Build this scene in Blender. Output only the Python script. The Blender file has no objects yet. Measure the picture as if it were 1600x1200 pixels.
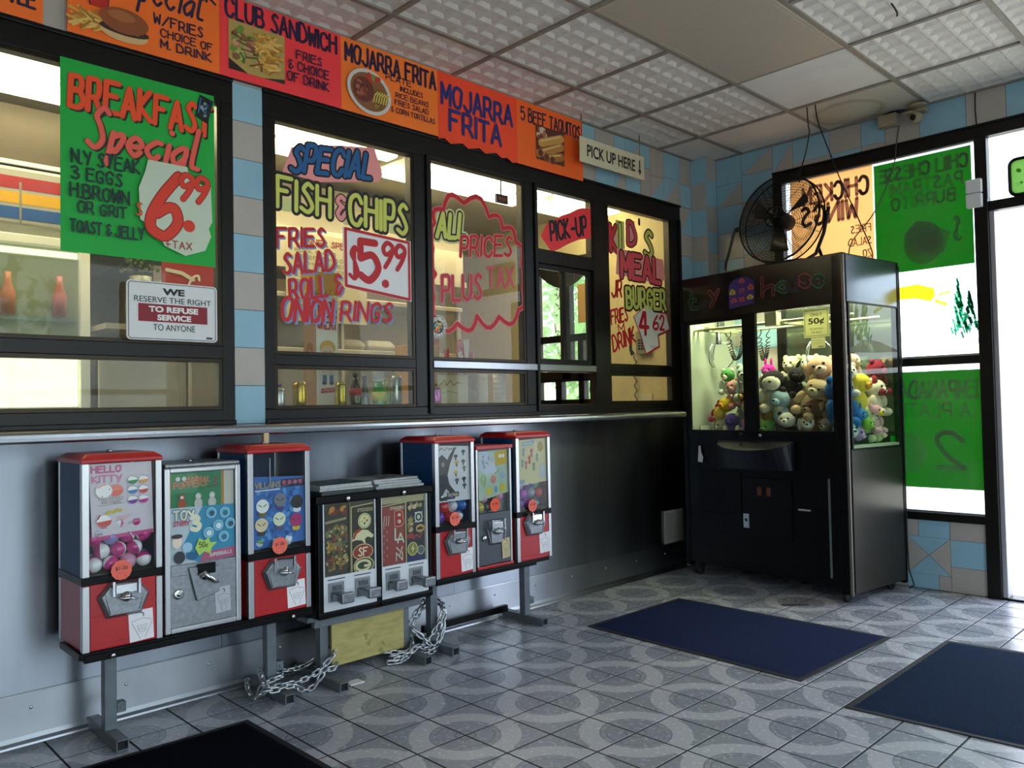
import bpy, math, random
from mathutils import Vector, Matrix
random.seed(7)
PI = math.pi
SC = bpy.context.scene
COL = SC.collection

# ------------------------------------------------------------------ camera, sky, sun, exposure
cam_d = bpy.data.cameras.new('camera')
cam_d.sensor_fit = 'HORIZONTAL'; cam_d.sensor_width = 36.0
cam_d.lens = 1252.5462861812366 / 1600 * 36.0
cam_d.clip_start = 0.05; cam_d.clip_end = 300
cam = bpy.data.objects.new('camera', cam_d); COL.objects.link(cam)
_r = ((0.6969278308074274, 0.7168767843189835, -0.01947497754883268),
      (0.034291365725766035, -0.006187194683434911, 0.9993927260384734),
      (-0.7163209482366935, 0.697172428260343, 0.0288947121609029))
_m = Matrix(((_r[0][0], _r[1][0], -_r[2][0], 3.16725),
             (_r[0][1], _r[1][1], -_r[2][1], 0.0),
             (_r[0][2], _r[1][2], -_r[2][2], 1.11498557),
             (0, 0, 0, 1)))
cam.matrix_world = _m
SC.camera = cam

world = bpy.data.worlds.new('sky'); SC.world = world; world.use_nodes = True
_bg = world.node_tree.nodes['Background']
_bg.inputs[0].default_value = (0.74, 0.83, 1.0, 1)
_bg.inputs[1].default_value = 6.0

sun_d = bpy.data.lights.new('sun', 'SUN'); sun_d.energy = 6.0; sun_d.angle = 0.02; sun_d.color = (1.0, 0.86, 0.62)
sun = bpy.data.objects.new('sun', sun_d); COL.objects.link(sun)
sun.rotation_euler = (math.radians(38), 0, math.radians(-70))

def area(name, loc, rot, sx, sy, power, col=(1, 1, 1), portal=False):
    d = bpy.data.lights.new(name, 'AREA'); d.shape = 'RECTANGLE'; d.size = sx; d.size_y = sy
    d.energy = power; d.color = col
    if portal: d.cycles.is_portal = True
    o = bpy.data.objects.new(name, d); COL.objects.link(o); o.location = loc; o.rotation_euler = rot
    return o
area('portal_right', (4.75, 1.6, 1.6), (0, PI/2, 0), 2.2, 6.6, 1, portal=True)
area('portal_window_wall', (2.3, 5.2, 1.3), (-PI/2, 0, 0), 4.2, 2.7, 1, portal=True)

SC.view_settings.view_transform = 'Standard'
SC.view_settings.look = 'None'
SC.view_settings.gamma = 1
SC.view_settings.use_curve_mapping = False
SC.view_settings.exposure = 0.0
SC.cycles.max_bounces = 10
SC.cycles.diffuse_bounces = 5
SC.cycles.glossy_bounces = 5
SC.cycles.transmission_bounces = 8
SC.cycles.transparent_max_bounces = 24
SC.cycles.sample_clamp_indirect = 6
SC.cycles.caustics_reflective = False
SC.cycles.caustics_refractive = False
SC.cycles.use_denoising = True

# ------------------------------------------------------------------ materials
def lin(h):
    h = h.lstrip('#'); c = [int(h[i:i+2], 16) / 255 for i in (0, 2, 4)]
    return tuple(x / 12.92 if x <= 0.04045 else ((x + 0.055) / 1.055) ** 2.4 for x in c) + (1,)
MATS = {}
def mat(name, col='#808080', rough=0.5, metal=0.0, noise=0.0, nscale=30, bump=0.0, bscale=200, emit=0, trans=0, coat=0, stretch=None, spec=None, aniso=0):
    """principled surface with optional tint noise and fine relief"""
    if name in MATS: return MATS[name]
    m = bpy.data.materials.new(name); m.use_nodes = True; MATS[name] = m
    nt = m.node_tree; b = nt.nodes['Principled BSDF']; c = lin(col)
    b.inputs['Base Color'].default_value = c
    b.inputs['Roughness'].default_value = rough
    b.inputs['Metallic'].default_value = metal
    if aniso:
        b.inputs['Anisotropic'].default_value = aniso; cx = nt.nodes.new('ShaderNodeCombineXYZ'); cx.inputs[2].default_value = 1; nt.links.new(cx.outputs[0], b.inputs['Tangent'])
    if spec is not None: b.inputs['Specular IOR Level'].default_value = spec
    if coat: b.inputs['Coat Weight'].default_value = coat; b.inputs['Coat Roughness'].default_value = 0.08
    if emit: b.inputs['Emission Color'].default_value = c; b.inputs['Emission Strength'].default_value = emit
    if noise or bump:
        tc = nt.nodes.new('ShaderNodeNewGeometry'); mp = nt.nodes.new('ShaderNodeMapping')
        nt.links.new(tc.outputs['Position'], mp.inputs['Vector'])
        if stretch: mp.inputs['Scale'].default_value = stretch
    if noise:
        n = nt.nodes.new('ShaderNodeTexNoise'); n.inputs['Scale'].default_value = nscale; n.inputs['Detail'].default_value = 4
        nt.links.new(mp.outputs[0], n.inputs['Vector'])
        r = nt.nodes.new('ShaderNodeMapRange'); r.inputs[1].default_value = 0.3; r.inputs[2].default_value = 0.7
        r.inputs[3].default_value = 1 - noise; r.inputs[4].default_value = 1 + noise
        nt.links.new(n.outputs[0], r.inputs[0])
        v = nt.nodes.new('ShaderNodeVectorMath'); v.operation = 'SCALE'; v.inputs[0].default_value = c[:3]
        nt.links.new(r.outputs[0], v.inputs['Scale']); nt.links.new(v.outputs[0], b.inputs['Base Color'])
    if bump:
        n = nt.nodes.new('ShaderNodeTexNoise'); n.inputs['Scale'].default_value = bscale; n.inputs['Detail'].default_value = 3
        nt.links.new(mp.outputs[0], n.inputs['Vector'])
        bp = nt.nodes.new('ShaderNodeBump'); bp.inputs['Strength'].default_value = bump; bp.inputs['Distance'].default_value = 0.002
        nt.links.new(n.outputs[0], bp.inputs['Height']); nt.links.new(bp.outputs[0], b.inputs['Normal'])
    if trans:
        t = nt.nodes.new('ShaderNodeBsdfTranslucent'); t.inputs[0].default_value = c
        if noise: nt.links.new(v.outputs[0], t.inputs[0])
        mx = nt.nodes.new('ShaderNodeMixShader'); mx.inputs[0].default_value = trans
        nt.links.new(b.outputs[0], mx.inputs[1]); nt.links.new(t.outputs[0], mx.inputs[2])
        nt.links.new(mx.outputs[0], nt.nodes['Material Output'].inputs[0])
    return m
def glass(name, tint='#ffffff', refl=1.45, haze=0.0):
    """thin pane: clear film with fresnel gloss and a little grime haze"""
    if name in MATS: return MATS[name]
    m = bpy.data.materials.new(name); m.use_nodes = True; MATS[name] = m
    nt = m.node_tree; nt.nodes.remove(nt.nodes['Principled BSDF'])
    tr = nt.nodes.new('ShaderNodeBsdfTransparent'); tr.inputs[0].default_value = lin(tint)
    gl = nt.nodes.new('ShaderNodeBsdfGlossy'); gl.inputs['Roughness'].default_value = 0.015
    fr = nt.nodes.new('ShaderNodeFresnel'); fr.inputs[0].default_value = refl
    mx = nt.nodes.new('ShaderNodeMixShader')
    ge = nt.nodes.new('ShaderNodeNewGeometry'); mu = nt.nodes.new('ShaderNodeMath'); mu.operation = 'MULTIPLY_ADD'; nt.links.new(ge.outputs['Backfacing'], mu.inputs[0]); mu.inputs[1].default_value = -1; mu.inputs[2].default_value = 1
    m3 = nt.nodes.new('ShaderNodeMath'); m3.operation = 'MULTIPLY'; nt.links.new(fr.outputs[0], m3.inputs[0]); nt.links.new(mu.outputs[0], m3.inputs[1])
    nt.links.new(m3.outputs[0], mx.inputs[0]); nt.links.new(tr.outputs[0], mx.inputs[1]); nt.links.new(gl.outputs[0], mx.inputs[2])
    last = mx
    if haze:
        df = nt.nodes.new('ShaderNodeBsdfDiffuse'); df.inputs[0].default_value = lin('#d8d4c8')
        g = nt.nodes.new('ShaderNodeNewGeometry'); n = nt.nodes.new('ShaderNodeTexNoise'); n.inputs['Scale'].default_value = 6
        n.inputs['Detail'].default_value = 6
        nt.links.new(g.outputs['Position'], n.inputs['Vector'])
        r = nt.nodes.new('ShaderNodeMapRange'); r.inputs[1].default_value = 0.35; r.inputs[2].default_value = 0.75
        r.inputs[3].default_value = haze * .4; r.inputs[4].default_value = haze
        nt.links.new(n.outputs[0], r.inputs[0])
        m2 = nt.nodes.new('ShaderNodeMixShader'); nt.links.new(r.outputs[0], m2.inputs[0])
        nt.links.new(mx.outputs[0], m2.inputs[1]); nt.links.new(df.outputs[0], m2.inputs[2]); last = m2
    nt.links.new(last.outputs[0], nt.nodes['Material Output'].inputs[0])
    return m

M_BLK = mat('black_aluminium', '#0e0b09', .38, 0, bump=.15, bscale=60, spec=.3)
M_STEEL = mat('brushed_stainless', '#a6adb9', .38, 1, noise=.2, nscale=4, bump=.06, bscale=60, stretch=(1, 1, .12), aniso=.9)
M_STEEL2 = mat('kick_stainless', '#b0b5bd', .38, 1, noise=.12, nscale=4, bump=.15, bscale=40, aniso=.8)
M_GREYST = mat('grey_painted_steel', '#6d757c', .45, .3, noise=.12, nscale=25)
M_CHROME = mat('chrome', '#c9ccd0', .18, 1, bump=.1, bscale=80)
M_CAST = mat('cast_zinc', '#8b9096', .38, .85, noise=.15, nscale=60, bump=.4, bscale=160)
M_ALU = mat('aluminium_trim', '#b9bcc0', .32, .9, bump=.1)
M_RED = mat('red_enamel', '#b3101a', .4, 0, noise=.06, nscale=20, coat=.15)
M_BLUE = mat('blue_panel', '#0f3c6c', .45, 0, noise=.1, nscale=12, spec=.25)
M_RUB = mat('black_rubber', '#0c0c0e', .6, 0, bump=.3)
M_BLACK = mat('black_enamel', '#060709', .38, 0, bump=.1, bscale=60, spec=.16)
M_WHITE = mat('white_paper', '#e9e8ea', .6)
M_GLASS = glass('window_glass', '#f4f7f2', 1.32, .07)
M_GLASS2 = glass('clear_plastic', '#f6f8f8', 1.3, .02)
M_WHITEP = mat('white_plastic', '#dfe0e0', .4)
M_GROUT = mat('dark_grout', '#17181f', .8, 0, noise=.2)
def paint(c, rough=.55): return mat('print_' + c.strip('#'), c, rough)

# ------------------------------------------------------------------ mesh collector
ORG = {}
class Mb:
    def __init__(s): s.v = []; s.f = []; s.mi = []; s.ms = []; s.sm = []
    def m(s, mt):
        if mt is None: return 0
        if mt not in s.ms: s.ms.append(mt)
        return s.ms.index(mt)
    def add(s, vs, fs, mt=None, smooth=False):
        b = len(s.v); k = s.m(mt); s.v += [tuple(p) for p in vs]
        for f in fs: s.f.append([b + i for i in f]); s.mi.append(k); s.sm.append(smooth)
        return s
    def box(s, x0, x1, y0, y1, z0, z1, mt=None):
        vs = [(x, y, z) for x in (x0, x1) for y in (y0, y1) for z in (z0, z1)]
        return s.add(vs, [(0, 1, 3, 2), (4, 6, 7, 5), (0, 4, 5, 1), (2, 3, 7, 6), (0, 2, 6, 4), (1, 5, 7, 3)], mt)
    def prism(s, pts, d, mt=None):
        """extrude a planar loop of 3D points by vector d"""
        n = len(pts); a = [Vector(p) for p in pts]; d = Vector(d)
        vs = a + [p + d for p in a]
        fs = [tuple(reversed(range(n))), tuple(range(n, 2 * n))] + [(i, (i + 1) % n, n + (i + 1) % n, n + i) for i in range(n)]
        return s.add(vs, fs, mt)
    def tube(s, path, r, n=8, mt=None, closed=False, flat=1):
        P = [Vector(p) for p in path]; N = len(P); vs = []; fs = []
        rr = r if isinstance(r, (list, tuple)) else [r] * N
        up = Vector((0, 0, 1)); prev = None
        for i, p in enumerate(P):
            if closed: t = (P[(i + 1) % N] - P[i - 1])
            else: t = (P[min(i + 1, N - 1)] - P[max(i - 1, 0)])
            t = t.normalized()
            if prev is None:
                a = t.cross(up)
                if a.length < 1e-3: a = t.cross(Vector((1, 0, 0)))
            else:
                a = prev - t * prev.dot(t)
                if a.length < 1e-4: a = t.cross(up)
            a.normalize(); prev = a; b = t.cross(a)
            for k in range(n):
                w = 2 * PI * k / n
                vs.append(p + (a * math.cos(w) + b * math.sin(w) * flat) * rr[i])
        for i in range(N if closed else N - 1):
            j = (i + 1) % N
            for k in range(n): fs.append((i * n + k, i * n + (k + 1) % n, j * n + (k + 1) % n, j * n + k))
        s.add(vs, fs, mt, True)
        if not closed:
            s.add(vs[:n], [tuple(reversed(range(n)))], mt); s.add(vs[-n:], [tuple(range(n))], mt)
        return s
    def lathe(s, prof, c, axis='z', n=16, mt=None):
        """prof = [(radius, height)...] turned about an axis through c"""
        vs = []; fs = []
        for r, h in prof:
            for k in range(n):
                w = 2 * PI * k / n; a, b = r * math.cos(w), r * math.sin(w)
                vs.append({'z': (c[0] + a, c[1] + b, c[2] + h), 'x': (c[0] + h, c[1] + a, c[2] + b), 'y': (c[0] + b, c[1] + h, c[2] + a)}[axis])
        for i in range(len(prof) - 1):
            for k in range(n): fs.append((i * n + k, i * n + (k + 1) % n, (i + 1) * n + (k + 1) % n, (i + 1) * n + k))
        fs.append(tuple(reversed(range(n)))); fs.append(tuple(range((len(prof) - 1) * n, len(prof) * n)))
        return s.add(vs, fs, mt, True)
    def ball(s, c, r, mt=None, n=14, rings=9, rot=None):
        rx, ry, rz = r if isinstance(r, (tuple, list)) else (r, r, r)
        vs = [Vector((0, 0, -rz))]; fs = []
        for i in range(1, rings):
            w = PI * i / rings
            for k in range(n):
                a = 2 * PI * k / n; vs.append(Vector((rx * math.sin(w) * math.cos(a), ry * math.sin(w) * math.sin(a), -rz * math.cos(w))))
        vs.append(Vector((0, 0, rz)))
        for k in range(n): fs.append((0, 1 + (k + 1) % n, 1 + k))
        for i in range(rings - 2):
            for k in range(n):
                a = 1 + i * n; fs.append((a + k, a + (k + 1) % n, a + n + (k + 1) % n, a + n + k))
        a = 1 + (rings - 2) * n
        for k in range(n): fs.append((a + k, a + (k + 1) % n, len(vs) - 1))
        if rot is not None: vs = [rot @ v for v in vs]
        c = Vector(c)
        return s.add([v + c for v in vs], fs, mt, True)
    def frame(s, x0, x1, y0, y1, z0, z1, w, axis, mt=None):
        """rectangular ring; axis = the thin direction"""
        if axis == 'x':
            s.box(x0, x1, y0, y0 + w, z0, z1, mt); s.box(x0, x1, y1 - w, y1, z0, z1, mt)
            s.box(x0, x1, y0 + w, y1 - w, z0, z0 + w, mt); s.box(x0, x1, y0 + w, y1 - w, z1 - w, z1, mt)
        else:
            s.box(x0, x0 + w, y0, y1, z0, z1, mt); s.box(x1 - w, x1, y0, y1, z0, z1, mt)
            s.box(x0 + w, x1 - w, y0, y1, z0, z0 + w, mt); s.box(x0 + w, x1 - w, y0, y1, z1 - w, z1, mt)
        return s
    def mesh(s, name, off=(0, 0, 0), xf=None):
        me = bpy.data.meshes.new(name)
        vs = s.v
        if xf is not None: vs = [tuple(xf @ Vector(p)) for p in vs]
        me.from_pydata([(p[0] - off[0], p[1] - off[1], p[2] - off[2]) for p in vs], [], s.f)
        for mt in s.ms: me.materials.append(mt)
        me.polygons.foreach_set('material_index', s.mi)
        me.polygons.foreach_set('use_smooth', s.sm)
        me.update(); return me
def props(o, label=None, cat=None, group=None, kind=None):
    if label: o['label'] = label
    if cat: o['category'] = cat
    if group: o['group'] = group
    if kind: o['kind'] = kind
    return o
def obj(name, mb, mt=None, parent=None, bevel=0, label=None, xf=None, kind=None):
    off = ORG.get(parent.name, (0, 0, 0)) if parent else (0, 0, 0)
    if mt is not None and not mb.ms: mb.ms = [mt]
    me = mb.mesh(name, off, xf)
    o = bpy.data.objects.new(name, me); COL.objects.link(o)
    if parent: o.parent = parent; ORG[o.name] = off
    if bevel:
        b = o.modifiers.new('bevel', 'BEVEL'); b.width = bevel; b.segments = 2; b.limit_method = 'ANGLE'
    if label: o['label'] = label
    if kind: o['kind'] = kind
    return o
def thing(name, label, cat, loc, group=None):
    o = bpy.data.objects.new(name, None); COL.objects.link(o); o.location = loc; o.empty_display_size = .05
    ORG[o.name] = tuple(loc); return props(o, label, cat, group)
def single(name, mb, mt, label, cat, group=None, bevel=0, xf=None):
    return props(obj(name, mb, mt, None, bevel, xf=xf), label, cat, group)
def struct(name, mb, mt=None, bevel=0):
    return props(obj(name, mb, mt, None, bevel), kind='structure')

# ------------------------------------------------------------------ brush lettering
GL = {'A': '003960|1353', 'B': '0900|~0949574505|~0545624000', 'C': '~67491805114062', 'D': '0900|~0939656230 00'.replace(' ', ''),
 'E': '69090060|0555', 'F': '690900|0545', 'G': '~67491805114052|525434', 'H': '0900|6960|0565', 'I': '0900', 'J': '~5952301102',
 'K': '0900|590450'.replace('0450', '0460'), 'L': '090050', 'M': '0009336960', 'N': '00096069', 'O': '~3918051130516568 39'.replace(' ', ''),
 'P': '0900|~0949574404', 'Q': '~391805113051656839|4260', 'R': '0900|~0949574404|3460', 'S': '~58391735523001', 'T': '0969|3930',
 'U': '~09031130516369', 'V': '093069', 'W': '0910365069', 'X': '0960|6900', 'Y': '0935|6930', 'Z': '09690060',
 '0': '~391805113051656839', '1': '173930', '2': '~072949573300|0050', '3': '~08395725|~25634001', '4': '390363|4940',
 '5': '590905|~0546633001', '6': '~59260301204062543413', '7': '096920', '9': '~10436668492907153556', '.': '0000', '/': '0069',
 '-': '1454', "'": '0907', '+': '2721|0454', '$': '~58391735523001|3930', '&': '~5839173512305263|3545', '8': '~391735523012355739',
 '\u2193': '3930|133053', ':': '0505|0202', '(': '~290421', '!': '0903|0000',
 'p': '1710|~1647563314', 'e': '~05455627053354', 'c': '~5737053354', 'i': '1713|1a1a', 'a': '~573705235557|5753', 'l': '~1c143343',
 't': '~1b143343|0737', 'y': '0733|5710', 'h': '0c03|~05275753', 'o': '~3705335356 37'.replace(' ', ''), 's': '~56270635543304', 'u': '~07043353|5753',
 'r': '0703|~052757', 'n': '0703|~05275753', 'k': '0c03|470543'}
def smooth(P, k=5):
    out = []; n = len(P)
    for i in range(n - 1):
        a = P[max(i - 1, 0)]; b = P[i]; c = P[i + 1]; d = P[min(i + 2, n - 1)]
        for j in range(k):
            t = j / k; t2 = t * t; t3 = t2 * t
            out.append(tuple(.5 * (2 * b[q] + (c[q] - a[q]) * t + (2 * a[q] - 5 * b[q] + 4 * c[q] - d[q]) * t2 + (3 * b[q] - a[q] - 3 * c[q] + d[q]) * t3) for q in (0, 1)))
    out.append(P[-1]); return out
def glyph(ch):
    low = ch in 'peciaoltyhsurnk'; G = GL.get(ch, '0060'); res = []; w = 0
    for st in G.split('|'):
        sm = st.startswith('~'); st = st.lstrip('~')
        P = [(int(st[i], 16), (int(st[i + 1], 16) - (3 if low else 0)) / 9) for i in range(0, len(st) - 1, 2)]
        w = max(w, max(p[0] for p in P)); res.append((P, sm))
    return [smooth(P) if sm and len(P) > 2 else P for P, sm in res], w
class Ink:
    """flat print on a plane: origin o, right u, up v; every layer sits a hair above the last"""
    def __init__(s, o, u, v, lift=0.0006, step=0.00003, mirror=0):
        s.o = Vector(o); s.u = Vector(u).normalized(); s.v = Vector(v).normalized(); s.n = s.u.cross(s.v); s.h = lift; s.st = step
        s.mb = Mb(); s.mirror = mirror; s.tr = 0
    def pm(s, c): return mat('ink_' + c.strip('#'), c, .9, trans=s.tr) if s.tr else paint(c)
    def P(s, x, y, h): 
        if s.mirror: x = s.mirror - x
        return s.o + s.u * x + s.v * y + s.n * h
    def poly(s, pts, c, mt=None):
        s.h += s.st; n = len(pts); m = mt or s.pm(c)
        s.mb.add([s.P(x, y, s.h) for x, y in pts], [tuple(range(n))] if not s.mirror else [tuple(reversed(range(n)))], m); return s
    def rect(s, x0, y0, x1, y1, c, mt=None): return s.poly([(x0, y0), (x1, y0), (x1, y1), (x0, y1)], c, mt)
    def oval(s, x, y, rx, ry, c, n=20, rot=0):
        cr, sr = math.cos(rot), math.sin(rot)
        return s.poly([(x + rx * math.cos(a) * cr - ry * math.sin(a) * sr, y + rx * math.cos(a) * sr + ry * math.sin(a) * cr) for a in [2 * PI * i / n for i in range(n)]], c)
    def stroke(s, pts, w, c):
        m = s.pm(c); s.h += s.st; r = w / 2; h = s.h; k = 0
        if len(pts) == 1 or (len(pts) == 2 and pts[0] == pts[1]): return s.oval(pts[0][0], pts[0][1], r * 1.15, r * 1.15, c, 10)
        fl = (lambda f: tuple(reversed(f))) if s.mirror else (lambda f: f)
        for i, p in enumerate(pts):
            k += 1; hh = h + k * 3e-6
            s.mb.add([s.P(p[0] + r * math.cos(a), p[1] + r * math.sin(a), hh) for a in [2 * PI * q / 10 for q in range(10)]], [fl(tuple(range(10)))], m)
            if i:
                o = pts[i - 1]; dx, dy = p[0] - o[0], p[1] - o[1]; L = math.hypot(dx, dy) or 1; nx, ny = -dy / L * r, dx / L * r; k += 1; hh = h + k * 3e-6
                s.mb.add([s.P(o[0] - nx, o[1] - ny, hh), s.P(p[0] - nx, p[1] - ny, hh), s.P(p[0] + nx, p[1] + ny, hh), s.P(o[0] + nx, o[1] + ny, hh)], [fl((0, 1, 2, 3))], m)
        s.h = h + k * 3e-6; return s
    def text(s, T, x, y, w, h, c, t=.14, slant=0, rot=0, out=None, ow=.09, sh=None, sd=(.03, -.03), jit=.03, gap=2.2, back=None):
        """brush letters filling a box w x h from lower-left x,y; t = stroke width / height"""
        gl = []; X = 0
        for ch in T:
            if ch == ' ': X += 4.2; continue
            g, gw = glyph(ch); gl.append((g, X, gw)); X += gw + gap
        X -= gap; sx = w / max(X, 1); cr, sr = math.cos(rot), math.sin(rot)
        strokes = []
        for g, gx, gw in gl:
            jy = random.uniform(-jit, jit); js = 1 + random.uniform(-jit, jit)
            for P in g:
                Q = []
                for px, py in P:
                    a = (gx + px) * sx + slant * py * h; b = (py * js + jy) * h
                    Q.append((x + a * cr - b * sr, y + a * sr + b * cr))
                strokes.append(Q)
        T_ = t * h
        if back:
            for Q in strokes: s.stroke(Q, T_ * 2.6, back)
        if sh:
            for Q in strokes: s.stroke([(p[0] + sd[0] * h, p[1] + sd[1] * h) for p in Q], T_ * 1.05, sh)
        if out:
            for Q in strokes: s.stroke(Q, T_ + 2 * ow * h, out)
        for Q in strokes: s.stroke(Q, T_, c)
        return s
    def obj(s, parent, name='lettering', label=None): return obj(name, s.mb, None, parent, label=label)
def font_text(T, o, u, v, h, w, mt, parent, name='lettering', bold=0.0, label=None):
    """printed sans lettering as real outline type, height h, fitted to width w"""
    cu = bpy.data.curves.new(name, 'FONT'); cu.body = T; cu.size = 1; cu.offset = bold; cu.materials.append(mt)
    ob = bpy.data.objects.new(name, cu); COL.objects.link(ob)
    bpy.context.view_layer.update()
    bb = ob.bound_box; x0 = min(b[0] for b in bb); x1 = max(b[0] for b in bb); y0 = min(b[1] for b in bb); y1 = max(b[1] for b in bb)
    u = Vector(u).normalized(); v = Vector(v).normalized(); n = u.cross(v)
    sx = w / (x1 - x0); sy = h / (y1 - y0)
    off = Vector(ORG.get(parent.name, (0, 0, 0))) if parent else Vector((0, 0, 0))
    O = Vector(o) - off - u * x0 * sx - v * y0 * sy
    me = bpy.data.meshes.new_from_object(ob); bpy.data.objects.remove(ob)
    me.name = name
    for q in me.vertices: q.co = O + u * (q.co.x * sx) + v * (q.co.y * sy) + n * .0008
    o2 = bpy.data.objects.new(name, me); COL.objects.link(o2)
    if parent: o2.parent = parent
    ORG[o2.name] = tuple(off)
    if label: o2['label'] = label
    return o2
def dup(root, delta, label=None, group=None):
    r = root.copy(); COL.objects.link(r); r.location = Vector(root.location) + Vector(delta); ORG[r.name] = tuple(r.location)
    if label: r['label'] = label
    if group: r['group'] = group
    for ch in list(root.children):
        c = ch.copy(); COL.objects.link(c); c.parent = r
        for g in ch.children:
            d = g.copy(); COL.objects.link(d); d.parent = c
    return r
def smooth3(P, k=6):
    out = []; n = len(P)
    for i in range(n - 1):
        a = P[max(i - 1, 0)]; b = P[i]; c = P[i + 1]; d = P[min(i + 2, n - 1)]
        for j in range(k):
            t = j / k
            out.append(tuple(.5 * (2 * b[q] + (c[q] - a[q]) * t + (2 * a[q] - 5 * b[q] + 4 * c[q] - d[q]) * t * t + (3 * b[q] - a[q] - 3 * c[q] + d[q]) * t ** 3) for q in (0, 1, 2)))
    out.append(P[-1]); return out
# ------------------------------------------------------------------ node helper
class N:
    def __init__(s, nt): s.nt = nt
    def val(s, x, i, n):
        if isinstance(x, (int, float)): n.inputs[i].default_value = x
        else: s.nt.links.new(x, n.inputs[i])
    def m(s, op, a, b=0.0, c=None):
        n = s.nt.nodes.new('ShaderNodeMath'); n.operation = op; s.val(a, 0, n); s.val(b, 1, n)
        if c is not None: s.val(c, 2, n)
        return n.outputs[0]
    def mixc(s, f, a, b):
        n = s.nt.nodes.new('ShaderNodeMix'); n.data_type = 'RGBA'; s.val(f, 0, n)
        for i, x in ((6, a), (7, b)):
            if isinstance(x, tuple): n.inputs[i].default_value = x
            else: s.nt.links.new(x, n.inputs[i])
        return n.outputs[2]
def floor_tile_material():
    m = bpy.data.materials.new('medallion_ceramic_tile'); m.use_nodes = True; nt = m.node_tree; b = nt.nodes['Principled BSDF']; q = N(nt)
    g = nt.nodes.new('ShaderNodeNewGeometry'); sp = nt.nodes.new('ShaderNodeSeparateXYZ'); nt.links.new(g.outputs['Position'], sp.inputs[0])
    def fr(o, c):
        t = q.m('DIVIDE', q.m('SUBTRACT', o, c), .41); t = q.m('ADD', t, 100.5); return q.m('SUBTRACT', q.m('FRACT', t), .5)
    x = fr(sp.outputs[0], 1.0566); y = fr(sp.outputs[1], 2.2099)
    r = q.m('SQRT', q.m('ADD', q.m('MULTIPLY', x, x), q.m('MULTIPLY', y, y)))
    xo = q.m('SUBTRACT', .5, q.m('ABSOLUTE', x)); yo = q.m('SUBTRACT', .5, q.m('ABSOLUTE', y))
    ro = q.m('SQRT', q.m('ADD', q.m('MULTIPLY', xo, xo), q.m('MULTIPLY', yo, yo)))
    nz = nt.nodes.new('ShaderNodeTexNoise'); nz.inputs['Scale'].default_value = 38; nz.inputs['Detail'].default_value = 5
    nt.links.new(g.outputs['Position'], nz.inputs['Vector'])
    nz2 = nt.nodes.new('ShaderNodeTexNoise'); nz2.inputs['Scale'].default_value = 3; nt.links.new(g.outputs['Position'], nz2.inputs['Vector'])
    vo = nt.nodes.new('ShaderNodeTexVoronoi'); vo.inputs['Scale'].default_value = 75; nt.links.new(g.outputs['Position'], vo.inputs['Vector'])
    def step(v, e, w=.008):
        n = nt.nodes.new('ShaderNodeMapRange'); n.interpolation_type = 'SMOOTHSTEP'; q.val(v, 0, n); n.inputs[1].default_value = e - w; n.inputs[2].default_value = e + w
        return n.outputs[0]
    med = q.m('SUBTRACT', 1, step(r, .30))
    star = q.m('MULTIPLY', step(r, .47), q.m('SUBTRACT', 1, step(ro, .40)))
    ang = nt.nodes.new('ShaderNodeMath'); ang.operation = 'ARCTAN2'; nt.links.new(y, ang.inputs[0]); nt.links.new(x, ang.inputs[1])
    pet = q.m('MULTIPLY', q.m('ADD', q.m('SINE', q.m('MULTIPLY', ang.outputs[0], 16)), 1), .5)
    nz.inputs['Scale'].default_value = 55; nz3 = nt.nodes.new('ShaderNodeTexNoise'); nz3.inputs['Scale'].default_value = 140; nt.links.new(g.outputs['Position'], nz3.inputs['Vector']); tex = q.m('ADD', q.m('MULTIPLY', nz.outputs[0], .7), q.m('MULTIPLY', nz3.outputs[0], .7))
    dark = q.m('MAXIMUM', med, star)
    def ring(c, w): return q.m('SUBTRACT', 1, step(q.m('ABSOLUTE', q.m('SUBTRACT', r, c)), w, .003))
    lines = q.m('MAXIMUM', q.m('MAXIMUM', ring(.295, .004), ring(.245, .004)), ring(.085, .006))
    band = q.m('MULTIPLY', q.m('MULTIPLY', step(r, .25), q.m('SUBTRACT', 1, step(r, .29))), pet)
    c1 = q.mixc(nz2.outputs[0], lin('#bbbdc6'), lin('#afb2bc'))
    c2 = q.mixc(q.m('MULTIPLY_ADD', q.m('SUBTRACT', tex, .70), 1.1, .4), lin('#727988'), lin('#9096a2'))
    col = q.mixc(q.m('MULTIPLY', dark, .72), c1, c2)
    col = q.mixc(q.m('MULTIPLY', band, .35), col, lin('#a9adb4'))
    col = q.mixc(q.m('MULTIPLY', lines, .45), col, lin('#4d5262'))
    nt.links.new(col, b.inputs['Base Color'])
    rr = q.m('MULTIPLY_ADD', nz.outputs[0], .12, .20); nt.links.new(rr, b.inputs['Roughness'])
    bp = nt.nodes.new('ShaderNodeBump'); bp.inputs['Strength'].default_value = .15; bp.inputs['Distance'].default_value = .001
    nt.links.new(q.m('ADD', tex, q.m('MULTIPLY', lines, -1)), bp.inputs['Height']); nt.links.new(bp.outputs[0], b.inputs['Normal'])
    return m
M_FT = floor_tile_material()
YW = 5.04; RX = 4.6; BY = -3.5; H = 2.85

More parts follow.
